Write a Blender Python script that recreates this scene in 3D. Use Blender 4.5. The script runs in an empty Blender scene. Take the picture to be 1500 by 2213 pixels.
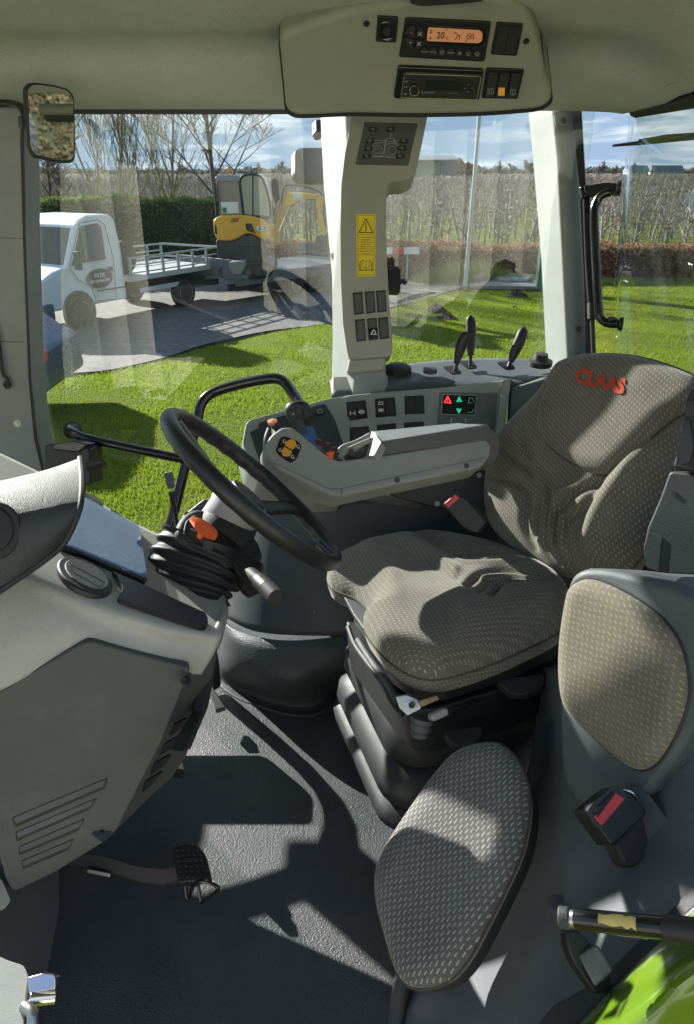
import bpy, bmesh, math, random
import numpy as np
from mathutils import Vector, Matrix
random.seed(7); np.random.seed(7)
SC = bpy.context.scene
COL = SC.collection
R = math.radians; V = Vector

# ------------------------------------------------------------ camera
# the camera stands at the origin; the cab floor is 1.42 m below it, the lawn 3.05 m below it
FPX, CX, CY = 1600.0, 750.0, 1106.5
TH = math.atan(736.5 / FPX)
cam_d = bpy.data.cameras.new('camera'); cam = bpy.data.objects.new('camera', cam_d); COL.objects.link(cam)
cam.location = (0, 0, 0); cam.rotation_euler = (R(90) - TH, 0, 0)
cam_d.sensor_fit = 'VERTICAL'; cam_d.sensor_height = 24.0; cam_d.lens = 24.0 * FPX / 2213.0
cam_d.clip_start = 0.05; cam_d.clip_end = 3000
SC.camera = cam

# ------------------------------------------------------------ light
SUN_EL, SUN_AZ = R(22), R(46.5)             # azimuth measured from -X (the cab's front) towards +Y (its right side)
sun_to = Vector((-math.cos(SUN_EL) * math.cos(SUN_AZ), math.cos(SUN_EL) * math.sin(SUN_AZ), math.sin(SUN_EL)))
sd = bpy.data.lights.new('sun', 'SUN'); sun = bpy.data.objects.new('sun', sd); COL.objects.link(sun)
sd.energy = 5.0; sd.angle = R(0.6); sd.color = (1.0, 0.96, 0.90)
sun.rotation_euler = sun_to.to_track_quat('Z', 'Y').to_euler()
W = bpy.data.worlds.new('World'); SC.world = W; W.use_nodes = True
wn, wl = W.node_tree.nodes, W.node_tree.links
wn.clear()
wo = wn.new('ShaderNodeOutputWorld'); bg = wn.new('ShaderNodeBackground'); sky = wn.new('ShaderNodeTexSky')
sky.sky_type = 'NISHITA'; sky.sun_disc = False; sky.sun_elevation = SUN_EL
sky.sun_rotation = math.atan2(sun_to.x, sun_to.y); sky.air_density = 1.0; sky.dust_density = 0.6; sky.ozone_density = 2.0
bg.inputs[1].default_value = 0.13
tc = wn.new('ShaderNodeTexCoord'); sp = wn.new('ShaderNodeSeparateXYZ'); wl.new(tc.outputs['Generated'], sp.inputs[0])
# cloud layer: project the view direction on a high plane, break it up with noise
mz = wn.new('ShaderNodeMath'); mz.operation = 'MAXIMUM'; mz.inputs[1].default_value = 0.0; wl.new(sp.outputs[2], mz.inputs[0])
ma = wn.new('ShaderNodeMath'); ma.operation = 'ADD'; ma.inputs[1].default_value = 0.10; wl.new(mz.outputs[0], ma.inputs[0])
dx = wn.new('ShaderNodeMath'); dx.operation = 'DIVIDE'; wl.new(sp.outputs[0], dx.inputs[0]); wl.new(ma.outputs[0], dx.inputs[1])
dy = wn.new('ShaderNodeMath'); dy.operation = 'DIVIDE'; wl.new(sp.outputs[1], dy.inputs[0]); wl.new(ma.outputs[0], dy.inputs[1])
cb = wn.new('ShaderNodeCombineXYZ'); wl.new(dx.outputs[0], cb.inputs[0]); wl.new(dy.outputs[0], cb.inputs[1])
n1 = wn.new('ShaderNodeTexNoise'); n1.inputs['Scale'].default_value = 0.62; n1.inputs['Detail'].default_value = 9; n1.inputs['Roughness'].default_value = 0.58
n1.inputs['Distortion'].default_value = 0.35
wl.new(cb.outputs[0], n1.inputs['Vector'])
cr = wn.new('ShaderNodeValToRGB'); cr.color_ramp.elements[0].position = 0.47; cr.color_ramp.elements[1].position = 0.68
wl.new(n1.outputs[0], cr.inputs[0])
n2 = wn.new('ShaderNodeTexNoise'); n2.inputs['Scale'].default_value = 1.1; n2.inputs['Detail'].default_value = 6
wl.new(cb.outputs[0], n2.inputs['Vector'])
cc = wn.new('ShaderNodeValToRGB'); cc.color_ramp.elements[0].color = (1.9, 2.15, 2.45, 1); cc.color_ramp.elements[1].color = (3.7, 3.75, 3.8, 1)
cc.color_ramp.elements[0].position = 0.35; cc.color_ramp.elements[1].position = 0.62
wl.new(n2.outputs[0], cc.inputs[0])
# clouds are a little brighter on the sun's side
dotn = wn.new('ShaderNodeVectorMath'); dotn.operation = 'DOT_PRODUCT'; dotn.inputs[1].default_value = tuple(sun_to)
wl.new(tc.outputs['Generated'], dotn.inputs[0])
bm_ = wn.new('ShaderNodeMath'); bm_.operation = 'MULTIPLY_ADD'; bm_.inputs[1].default_value = 0.22; bm_.inputs[2].default_value = 0.85
wl.new(dotn.outputs['Value'], bm_.inputs[0])
sc_ = wn.new('ShaderNodeVectorMath'); sc_.operation = 'SCALE'; wl.new(cc.outputs[0], sc_.inputs[0]); wl.new(bm_.outputs[0], sc_.inputs['Scale'])
mx = wn.new('ShaderNodeMix'); mx.data_type = 'RGBA'
tint = wn.new('ShaderNodeMix'); tint.data_type = 'RGBA'; tint.blend_type = 'MULTIPLY'; tint.inputs[0].default_value = 1; tint.inputs[7].default_value = (.52, .62, .80, 1)
wl.new(sky.outputs[0], tint.inputs[6])
wl.new(cr.outputs[0], mx.inputs[0]); mn = wn.new('ShaderNodeVectorMath'); mn.operation = 'MINIMUM'; mn.inputs[1].default_value = (.95, 1.35, 1.9)
wl.new(tint.outputs[2], mn.inputs[0]); wl.new(mn.outputs[0], mx.inputs[6]); wl.new(sc_.outputs[0], mx.inputs[7])
wl.new(mx.outputs[2], bg.inputs[0]); wl.new(bg.outputs[0], wo.inputs[0])

vs = SC.view_settings
vs.view_transform = 'Standard'; vs.look = 'None'; vs.gamma = 1; vs.use_curve_mapping = False
vs.exposure = 1.65
SC.render.engine = 'CYCLES'
SC.cycles.use_denoising = True
SC.cycles.max_bounces = 8; SC.cycles.diffuse_bounces = 5; SC.cycles.transparent_max_bounces = 16
SC.cycles.sample_clamp_indirect = 6.0

# ------------------------------------------------------------ placing: pixel of the photo + distance -> point
def ray(u, v):
    x = (u - CX) / FPX; y = (CY - v) / FPX
    return Vector((x, math.cos(TH) + y * math.sin(TH), -math.sin(TH) + y * math.cos(TH)))
def D(u, v, d): return ray(u, v) * d
def onY(u, v, Y): r = ray(u, v); return r * (Y / r.y)
def onZ(u, v, z): r = ray(u, v); return r * (z / r.z)
GZ, FZ = -3.05, -1.42
def G(u, v, dz=0.0): return onZ(u, v, GZ + dz)
class PL:
    """a real plane in the cab, given by three points on it"""
    def __init__(s, a, b, c):
        P = [Vector(D(*q)) if not isinstance(q, Vector) else q for q in (a, b, c)]
        s.p = P[0]; s.n = (P[1] - P[0]).cross(P[2] - P[0]).normalized()
        if s.n.dot(s.p) > 0: s.n = -s.n
    def at(s, u, v, off=0.0):
        r = ray(u, v); t = s.p.dot(s.n) / r.dot(s.n)
        return r * t + s.n * off
def PN(p, n):
    n = Vector(n).normalized(); q = PL.__new__(PL); q.p = Vector(p); q.n = n if n.dot(q.p) < 0 else -n
    return q
def planeY(Y): return PN((0, Y, 0), (0, 1, 0))
def shifted(pl, off): return PN(pl.p + pl.n * off, pl.n)

# ------------------------------------------------------------ outline helpers (2-D)
def smooth(pts, k=6, closed=True):
    n = len(pts); out = []
    rng = range(n) if closed else range(n - 1)
    for i in rng:
        if closed: p0, p1, p2, p3 = pts[i - 1], pts[i], pts[(i + 1) % n], pts[(i + 2) % n]
        else: p0, p1, p2, p3 = pts[max(i - 1, 0)], pts[i], pts[i + 1], pts[min(i + 2, n - 1)]
        for j in range(k):
            t = j / k
            out.append(tuple(0.5 * ((2 * b) + (-a + c) * t + (2 * a - 5 * b + 4 * c - d) * t * t + (-a + 3 * b - 3 * c + d) * t ** 3)
                             for a, b, c, d in zip(p0, p1, p2, p3)))
    if not closed: out.append(tuple(pts[-1]))
    return out
def fil(pts, r, n=4):
    """round the corners of a polygon"""
    out = []; m = len(pts)
    for i in range(m):
        a, b, c = Vector(pts[i - 1]), Vector(pts[i]), Vector(pts[(i + 1) % m])
        rr = min(r, (a - b).length * .45, (c - b).length * .45)
        if rr < .01: out.append(tuple(b)); continue
        p, q = b + (a - b).normalized() * rr, b + (c - b).normalized() * rr
        for j in range(n + 1):
            t = j / n
            out.append(tuple(p * (1 - t) ** 2 + b * 2 * t * (1 - t) + q * t * t))
    return out
def ell(cx, cy, rx, ry, rot=0, n=24, a0=0, a1=360):
    c, s = math.cos(R(rot)), math.sin(R(rot)); o = []
    m = n if a1 - a0 >= 360 else n + 1
    for i in range(m):
        a = R(a0 + (a1 - a0) * i / n); x, y = rx * math.cos(a), ry * math.sin(a)
        o.append((cx + x * c - y * s, cy + x * s + y * c))
    return o
def quad(q, x0, y0, x1, y1):
    """sub-rectangle of a pixel quad (corners TL, TR, BR, BL) in 0..1 coordinates"""
    def b(x, y):
        t = [q[0][k] * (1 - x) + q[1][k] * x for k in (0, 1)]; bb = [q[3][k] * (1 - x) + q[2][k] * x for k in (0, 1)]
        return (t[0] * (1 - y) + bb[0] * y, t[1] * (1 - y) + bb[1] * y)
    return [b(x0, y0), b(x1, y0), b(x1, y1), b(x0, y1)]
def qp(q, x, y): return quad(q, x, y, x, y)[0]

# ------------------------------------------------------------ mesh builder
class MB:
    def __init__(s): s.v = []; s.f = []; s.uv = {}
    def add(s, vs, fs):
        o = len(s.v); s.v += [tuple(x) for x in vs]; s.f += [tuple(i + o for i in f) for f in fs]; return s
    def slab(s, px, pl, th, off=0.0):
        n = len(px)
        fr = [pl.at(u, v, off) for u, v in px]; bk = [p - pl.n * th for p in fr]
        return s.add(fr + bk, [tuple(range(n)), tuple(range(2 * n - 1, n - 1, -1))] + [(i, (i + 1) % n, n + (i + 1) % n, n + i) for i in range(n)])
    def sheet(s, px, pl, off=0.001):
        return s.add([pl.at(u, v, off) for u, v in px], [tuple(range(len(px)))])
    def solid(s, rings, caps=True):
        """loft through closed rings of equal length"""
        n = len(rings[0]); m = len(rings); vs = [p for r in rings for p in r]
        fs = [(a * n + i, a * n + (i + 1) % n, (a + 1) * n + (i + 1) % n, (a + 1) * n + i) for a in range(m - 1) for i in range(n)]
        if caps: fs += [tuple(range(n - 1, -1, -1)), tuple(range((m - 1) * n, m * n))]
        return s.add(vs, fs)
    def box(s, c, sz, rot=None):
        M = rot if rot is not None else Matrix.Identity(3)
        vs = [Vector(c) + M @ Vector((x * sz[0] / 2, y * sz[1] / 2, z * sz[2] / 2)) for x in (-1, 1) for y in (-1, 1) for z in (-1, 1)]
        return s.add(vs, [(0, 1, 3, 2), (4, 6, 7, 5), (0, 4, 5, 1), (2, 3, 7, 6), (0, 2, 6, 4), (1, 5, 7, 3)])
    def tube(s, pts, r, seg=10, k=0, closed=False, squash=1.0):
        pts = [tuple(p) for p in pts]
        if not isinstance(r, (list, tuple)): r = [r] * len(pts)
        if k:
            q = smooth([p + (rr,) for p, rr in zip(pts, r)], k, closed); pts = [p[:3] for p in q]; r = [p[3] for p in q]
        P = [Vector(p) for p in pts]; n = len(P); rings = []
        up = None
        for i in range(n):
            if closed: t = P[(i + 1) % n] - P[i - 1]
            else: t = P[min(i + 1, n - 1)] - P[max(i - 1, 0)]
            t.normalize()
            if up is None:
                up = Vector((0, 0, 1)) if abs(t.z) < .9 else Vector((1, 0, 0))
            a = (up - t * up.dot(t)).normalized(); b = t.cross(a); up = a
            rings.append([P[i] + (a * math.cos(2 * math.pi * j / seg) + b * squash * math.sin(2 * math.pi * j / seg)) * r[i] for j in range(seg)])
        if closed: rings.append(rings[0]); 
        return s.solid(rings, not closed)
    def disc(s, c, n, r, th, seg=20, r2=None):
        n = Vector(n).normalized(); return s.tube([Vector(c), Vector(c) + n * th], [r, r if r2 is None else r2], seg)
    def lathe(s, c, n, prof, seg=24):
        n = Vector(n).normalized(); c = Vector(c); return s.tube([c + n * h for r_, h in prof], [r_ for r_, h in prof], seg)
    def patch(s, rows, k=5, kr=None):
        """smooth sheet through a grid of 3-D points"""
        kr = kr or k
        g = [smooth([tuple(p) for p in r], k, False) for r in rows]
        cols = list(zip(*g)); cols = [smooth(list(c), kr, False) for c in cols]
        nc, nr = len(cols), len(cols[0])
        vs = [cols[i][j] for j in range(nr) for i in range(nc)]
        return s.add(vs, [(j * nc + i, j * nc + i + 1, (j + 1) * nc + i + 1, (j + 1) * nc + i) for j in range(nr - 1) for i in range(nc - 1)])
    def build(s, name, mat, parent=None, bevel=0.0, seg=3, solid=0.0, sharp=38, sub=0, recalc=True, weld=False):
        me = bpy.data.meshes.new(name); me.from_pydata(s.v, [], s.f); 
        bm = bmesh.new(); bm.from_mesh(me)
        if weld: bmesh.ops.remove_doubles(bm, verts=bm.verts, dist=1e-5)
        if recalc and not solid: bmesh.ops.recalc_face_normals(bm, faces=bm.faces)
        if solid:
            bm.normal_update()
            if sum(f.normal.dot(-f.calc_center_median()) * f.calc_area() for f in bm.faces) < 0: bmesh.ops.reverse_faces(bm, faces=bm.faces)
        for f in bm.faces: f.smooth = True
        for e in bm.edges:
            if len(e.link_faces) == 2 and e.calc_face_angle(0) > R(sharp): e.smooth = False
        bm.to_mesh(me); bm.free()
        me.materials.append(mat)
        o = bpy.data.objects.new(name, me); COL.objects.link(o)
        if parent: o.parent = parent
        if solid:
            m = o.modifiers.new('solid', 'SOLIDIFY'); m.thickness = abs(solid); m.offset = -1 if solid > 0 else 1
        if bevel:
            m = o.modifiers.new('bevel', 'BEVEL'); m.width = bevel; m.segments = seg; m.limit_method = 'ANGLE'; m.angle_limit = R(36)
            m.use_clamp_overlap = True
            w = o.modifiers.new('wn', 'WEIGHTED_NORMAL'); w.keep_sharp = False
        return o

def tag(o, label=None, cat=None, group=None, kind=None):
    if label: o['label'] = label
    if cat: o['category'] = cat
    if group: o['group'] = group
    if kind: o['kind'] = kind
    return o
def thing(name, label, cat, loc=(0, 0, 0), group=None):
    """an Empty at the base of a thing; parts built in world coordinates are parented keeping their place"""
    o = bpy.data.objects.new(name, None); COL.objects.link(o); o.empty_display_size = .05
    o['_base'] = tuple(loc)
    return tag(o, label, cat, group)
def settle():
    """move every Empty to its base without moving its parts"""
    for o in list(COL.objects):
        if '_base' in o:
            b = Vector(o['_base']); del o['_base']
            o.location = b
            for c in o.children: c.location = c.location - b
def lab(o, l): o['label'] = l; return o
def U(pl, off): return lambda u, v: pl.at(u, v, off)

_glyph = {}
def text_mesh(txt, bold=0.0):
    key = (txt, bold)
    if key not in _glyph:
        c = bpy.data.curves.new('t', 'FONT'); c.body = txt; c.align_x = 'CENTER'; c.align_y = 'CENTER'; c.offset = bold; c.resolution_u = 3
        o = bpy.data.objects.new('t', c); COL.objects.link(o); bpy.context.view_layer.update()
        me = bpy.data.meshes.new_from_object(o.evaluated_get(bpy.context.evaluated_depsgraph_get()))
        _glyph[key] = ([tuple(v.co) for v in me.vertices], [tuple(p.vertices) for p in me.polygons])
        bpy.data.objects.remove(o); bpy.data.curves.remove(c); bpy.data.meshes.remove(me)
    return _glyph[key]
def put_text(mb, txt, u, v, h, at, ax=(1, 0), ay=(0, -1), bold=0.0, sx=1.0):
    """letters laid on a surface; at(u,v) gives the surface point; h = letter size in photo pixels"""
    vs, fs = text_mesh(txt, bold)
    return mb.add([at(u + (x * sx * ax[0] + y * ay[0]) * h, v + (x * sx * ax[1] + y * ay[1]) * h) for x, y, z in vs], fs)
def strokes(mb, lines, at, w):
    """thin flat pen strokes (photo pixels wide w) on a surface"""
    for ln in lines:
        for (x0, y0), (x1, y1) in zip(ln[:-1], ln[1:]):
            L = math.hypot(x1 - x0, y1 - y0) or 1; nx, ny = -(y1 - y0) / L * w / 2, (x1 - x0) / L * w / 2
            ex, ey = (x1 - x0) / L * w * .4, (y1 - y0) / L * w * .4
            mb.add([at(x0 + nx - ex, y0 + ny - ey), at(x1 + nx + ex, y1 + ny + ey), at(x1 - nx + ex, y1 - ny + ey), at(x0 - nx - ex, y0 - ny - ey)], [(0, 1, 2, 3)])
    return mb

# ------------------------------------------------------------ materials
def mat(name): 
    m = bpy.data.materials.new(name); m.use_nodes = True; nt = m.node_tree; b = nt.nodes['Principled BSDF']; return m, nt, b
def bump(nt, b, src, strength, dist=0.001, prev=None):
    bn = nt.nodes.new('ShaderNodeBump'); bn.inputs['Strength'].default_value = strength; bn.inputs['Distance'].default_value = dist
    nt.links.new(src, bn.inputs['Height'])
    if prev: nt.links.new(prev, bn.inputs['Normal'])
    nt.links.new(bn.outputs[0], b.inputs['Normal']); return bn.outputs[0]
def ocoord(nt): return nt.nodes.new('ShaderNodeTexCoord').outputs['Object']
def noise(nt, vec, scale, detail=3, rough=.5):
    n = nt.nodes.new('ShaderNodeTexNoise'); n.inputs['Scale'].default_value = scale; n.inputs['Detail'].default_value = detail
    n.inputs['Roughness'].default_value = rough; nt.links.new(vec, n.inputs['Vector']); return n.outputs[0]
def ramp(nt, src, stops):
    r_ = nt.nodes.new('ShaderNodeValToRGB'); e = r_.color_ramp.elements
    e[0].position, e[0].color = stops[0][0], tuple(stops[0][1]) + (1,)
    e[1].position, e[1].color = stops[-1][0], tuple(stops[-1][1]) + (1,)
    for p, c in stops[1:-1]:
        q = e.new(p); q.color = tuple(c) + (1,)
    nt.links.new(src, r_.inputs[0]); return r_.outputs[0]
def mul(c, k): return tuple(x * k for x in c)
def plastic(name, col, rough=.5, grain=0.0, gscale=500, spec=.5, wear=.12, dirt=None, big=0.0):
    m, nt, b = mat(name); oc = ocoord(nt)
    n = noise(nt, oc, 9, 5, .65)
    c2 = dirt or mul(col, 1 + wear * 2)
    cl = ramp(nt, n, [(.3, mul(col, 1 - wear)), (.55, col), (.8, c2)])
    nt.links.new(cl, b.inputs['Base Color'])
    rr = nt.nodes.new('ShaderNodeMapRange'); rr.inputs[3].default_value = max(rough - .09, .02); rr.inputs[4].default_value = min(rough + .12, 1)
    nt.links.new(noise(nt, oc, 26, 6, .7), rr.inputs[0]); nt.links.new(rr.outputs[0], b.inputs['Roughness'])
    b.inputs['Specular IOR Level'].default_value = spec
    prev = None
    if grain:
        v = nt.nodes.new('ShaderNodeTexVoronoi'); v.inputs['Scale'].default_value = gscale; v.feature = 'SMOOTH_F1'; nt.links.new(oc, v.inputs['Vector'])
        prev = bump(nt, b, v.outputs['Distance'], grain, .0012)
    if big: bump(nt, b, noise(nt, oc, 6, 2), big, .01, prev)
    return m
def simple(name, col, rough=.5, metal=0.0, emit=0.0, spec=.5, coat=0.0):
    m, nt, b = mat(name); b.inputs['Base Color'].default_value = tuple(col) + (1,); b.inputs['Roughness'].default_value = rough
    b.inputs['Metallic'].default_value = metal; b.inputs['Specular IOR Level'].default_value = spec; b.inputs['Coat Weight'].default_value = coat
    if emit: b.inputs['Emission Color'].default_value = tuple(col) + (1,); b.inputs['Emission Strength'].default_value = emit
    return m
def fabric(name, base, dash, fu=90.0, fv=150.0, fuzz=None, edge=None, dw=.42, dh=.20, amt=.9):
    """woven upholstery with staggered light dashes; UV is in metres on the cushion"""
    m, nt, b = mat(name); L = nt.links; N = nt.nodes
    uv = N.new('ShaderNodeUVMap').outputs[0]
    def math_(op, a, c=None, d=None):
        q = N.new('ShaderNodeMath'); q.operation = op
        for i, x in enumerate((a, c, d)):
            if x is None: continue
            if isinstance(x, (int, float)): q.inputs[i].default_value = x
            else: L.new(x, q.inputs[i])
        return q.outputs[0]
    s = N.new('ShaderNodeSeparateXYZ'); L.new(uv, s.inputs[0])
    wob = noise(nt, uv, 160, 2)
    wv = math_('MULTIPLY', math_('SUBTRACT', wob, .5), .35)
    a = math_('ADD', math_('MULTIPLY', s.outputs[0], fu), wv); c = math_('ADD', math_('MULTIPLY', s.outputs[1], fv), wv)
    row = math_('FLOOR', c); off = math_('MULTIPLY', math_('MODULO', math_('ABSOLUTE', row), 2.0), .5)
    fa = math_('FRACT', math_('ADD', a, off)); fc = math_('FRACT', c)
    ma_ = math_('LESS_THAN', math_('ABSOLUTE', math_('SUBTRACT', fa, .5)), dw / 2)
    mc = math_('LESS_THAN', math_('ABSOLUTE', math_('SUBTRACT', fc, .5)), dh)
    # slight slant of each dash
    mk = math_('MULTIPLY', ma_, mc)
    mk = math_('MULTIPLY', mk, math_('MULTIPLY_ADD', noise(nt, uv, 240, 2), 1.9, amt - 1.05))
    weave = N.new('ShaderNodeTexVoronoi'); weave.inputs['Scale'].default_value = 620; L.new(uv, weave.inputs['Vector'])
    patch_ = noise(nt, uv, 7, 4, .6)
    col = ramp(nt, patch_, [(.3, mul(base, .82)), (.55, base), (.8, fuzz or mul(base, 1.3))])
    w2 = N.new('ShaderNodeMix'); w2.data_type = 'RGBA'; w2.blend_type = 'MULTIPLY'; w2.inputs[0].default_value = .8
    L.new(col, w2.inputs[6]); L.new(ramp(nt, weave.outputs['Distance'], [(0, (1.25, 1.22, 1.18)), (.6, (.72, .72, .72))]), w2.inputs[7])
    mxx = N.new('ShaderNodeMix'); mxx.data_type = 'RGBA'; L.new(mk, mxx.inputs[0]); L.new(w2.outputs[2], mxx.inputs[6]); mxx.inputs[7].default_value = tuple(dash) + (1,)
    L.new(mxx.outputs[2], b.inputs['Base Color'])
    b.inputs['Roughness'].default_value = .92; b.inputs['Specular IOR Level'].default_value = .2
    b.inputs['Sheen Weight'].default_value = .35; b.inputs['Sheen Roughness'].default_value = .4; b.inputs['Sheen Tint'].default_value = (.8, .78, .7, 1)
    h = math_('ADD', math_('MULTIPLY', weave.outputs['Distance'], -.6), math_('MULTIPLY', mk, .6))
    bump(nt, b, h, .7, .0009)
    return m

BEIGE = (.285, .275, .222)
M = {}
M['headliner'] = plastic('headliner', (.44, .435, .42), .9, .9, 260, .1, .06)
M['trim'] = plastic('trim', (.29, .285, .245), .55, .25, 900, .4, .07)
M['pillar'] = plastic('pillar', (.235, .245, .24), .6, .35, 800, .4, .10)
M['pillar_dark'] = plastic('pillar_dark', (.30, .30, .275), .6, .3, 800, .4, .08)
M['dash_tan'] = plastic('dash_tan', (.36, .352, .33), .55, .5, 620, .4, .12)
M['dash_grey'] = plastic('dash_grey', (.078, .081, .081), .6, .45, 620, .35, .12)
M['grey_gloss'] = plastic('grey_gloss', (.040, .044, .049), .52, .6, 780, .4, .1)
M['console'] = plastic('console', (.275, .278, .262), .5, .2, 800, .4, .08)
M['console_dark'] = plastic('console_dark', (.12, .125, .125), .5, .3, 700, .4, .12)
M['slate'] = plastic('slate', (.078, .086, .096), .55, .45, 560, .4, .16)
M['slate_dark'] = plastic('slate_dark', (.042, .047, .054), .5, .4, 560, .4, .2)
M['pad_top'] = plastic('pad_top', (.20, .21, .225), .5, .3, 700, .4, .1)
M['pad_edge'] = plastic('pad_edge', (.13, .125, .112), .6, .4, 700, .3, .1)
M['hub'] = plastic('hub_grey', (.30, .30, .31), .45, .3, 700, .4, .1)
M['black'] = plastic('black', (.016, .016, .017), .48, .2, 900, .5, .15)
M['black_soft'] = plastic('black_soft', (.028, .028, .03), .6, .3, 900, .4, .2)
M['gloss_black'] = simple('gloss_black', (.012, .012, .013), .18, 0, 0, .6)
M['wheel'] = plastic('wheel', (.015, .015, .016), .36, .35, 800, .5, .15)
M['rubber'] = plastic('rubber', (.02, .022, .025), .55, .15, 900, .4, .25, dirt=(.06, .055, .045))
M['metal'] = simple('metal', (.45, .44, .42), .35, 1)
M['chrome'] = simple('chrome', (.75, .73, .68), .15, 1)
M['orange'] = simple('orange', (.75, .12, .035), .35, 0, 0, .5)
M['amber'] = simple('amber', (.75, .33, .03), .4)
M['red'] = simple('red', (.55, .045, .05), .4)
M['white'] = simple('white_print', (.75, .75, .72), .6)
M['grey_print'] = simple('grey_print', (.33, .34, .33), .6)
M['yellow'] = simple('sticker_yellow', (.68, .52, .03), .5)
M['ink'] = simple('ink', (.012, .012, .012), .6)
M['lcd'] = simple('lcd_backlight', (.62, .27, .13), .4, 0, .08)
M['screen'] = simple('screen_blue', (.012, .03, .07), .12, 0, .35)
M['led_red'] = simple('led_red', (.9, .03, .05), .4, 0, .9)
M['led_green'] = simple('led_green', (.02, .35, .2), .4, 0, .35)
M['led_amber'] = simple('led_amber', (.6, .27, .04), .4, 0, .1)
M['fab_seat'] = fabric('fab_seat', (.150, .137, .118), (.32, .30, .26), 84, 165, dw=.42, dh=.12)
M['fab_blue'] = fabric('fab_blue', (.125, .122, .12), (.36, .36, .36), 70, 160, dw=.55, dh=.13)
M['fab_tan'] = fabric('fab_tan', (.185, .165, .14), (.30, .27, .15), 70, 150, fuzz=(.23, .195, .15), dw=.45, dh=.14)
M['piping'] = plastic('piping', (.07, .06, .05), .85, .3, 900, .2)

def floor_mat():
    m, nt, b = mat('rubber_mat'); oc = ocoord(nt)
    cl = ramp(nt, noise(nt, oc, 3.2, 6, .62), [(.3, (.034, .039, .045)), (.5, (.05, .056, .063)), (.63, (.066, .069, .07)), (.75, (.115, .102, .08))])
    nt.links.new(cl, b.inputs['Base Color'])
    b.inputs['Specular IOR Level'].default_value = .5
    nt.links.new(ramp(nt, noise(nt, oc, 8, 5, .6), [(.35, (.42, .42, .42)), (.7, (.66, .66, .66))]), b.inputs['Roughness'])
    v = nt.nodes.new('ShaderNodeTexVoronoi'); v.inputs['Scale'].default_value = 310; v.feature = 'SMOOTH_F1'
    w = nt.nodes.new('ShaderNodeVectorMath'); w.operation = 'ADD'
    nz = nt.nodes.new('ShaderNodeTexNoise'); nz.inputs['Scale'].default_value = 120; nt.links.new(oc, nz.inputs['Vector'])
    sv = nt.nodes.new('ShaderNodeVectorMath'); sv.operation = 'SCALE'; sv.inputs['Scale'].default_value = .008; nt.links.new(nz.outputs['Color'], sv.inputs[0])
    nt.links.new(oc, w.inputs[0]); nt.links.new(sv.outputs[0], w.inputs[1]); nt.links.new(w.outputs[0], v.inputs['Vector'])
    bump(nt, b, v.outputs['Distance'], .8, .0016); return m
M['mat'] = floor_mat()

def glass(name, tint=(.93, .96, .94), dirt=.028, rough=0.0):
    m, nt, b = mat(name); N, L = nt.nodes, nt.links; N.remove(b)
    out = N['Material Output']; tr = N.new('ShaderNodeBsdfTransparent'); tr.inputs[0].default_value = tuple(tint) + (1,)
    gl = N.new('ShaderNodeBsdfGlossy'); gl.inputs['Roughness'].default_value = rough; fr = N.new('ShaderNodeFresnel'); ge = N.new('ShaderNodeNewGeometry'); io = N.new('ShaderNodeMapRange'); io.inputs[3].default_value = 1.5; io.inputs[4].default_value = 1 / 1.5
    L.new(ge.outputs['Backfacing'], io.inputs[0]); L.new(io.outputs[0], fr.inputs[0])
    df = N.new('ShaderNodeBsdfDiffuse'); df.inputs[0].default_value = (.8, .8, .78, 1)
    m1 = N.new('ShaderNodeMixShader'); m2 = N.new('ShaderNodeMixShader')
    fm = N.new('ShaderNodeMath'); fm.operation = 'MULTIPLY'; fm.inputs[1].default_value = 1.0; L.new(fr.outputs[0], fm.inputs[0])
    L.new(fm.outputs[0], m1.inputs[0]); L.new(tr.outputs[0], m1.inputs[1]); L.new(gl.outputs[0], m1.inputs[2])
    oc = ocoord(nt); sm = ramp(nt, noise(nt, oc, 5, 6, .7), [(.45, (0, 0, 0)), (.8, (dirt,) * 3)])
    L.new(sm, m2.inputs[0]); L.new(m1.outputs[0], m2.inputs[1]); L.new(df.outputs[0], m2.inputs[2])
    L.new(m2.outputs[0], out.inputs[0]); return m
M['glass'] = glass('window_glass')
M['dial_glass'] = glass('dial_glass', (.8, .85, .9), .02)
M['dark_glass'] = simple('dark_glass', (.02, .03, .035), .06, 0, 0, .7)
M['mirror'] = simple('mirror_glass', (.82, .84, .84), .02, 1)

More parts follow.
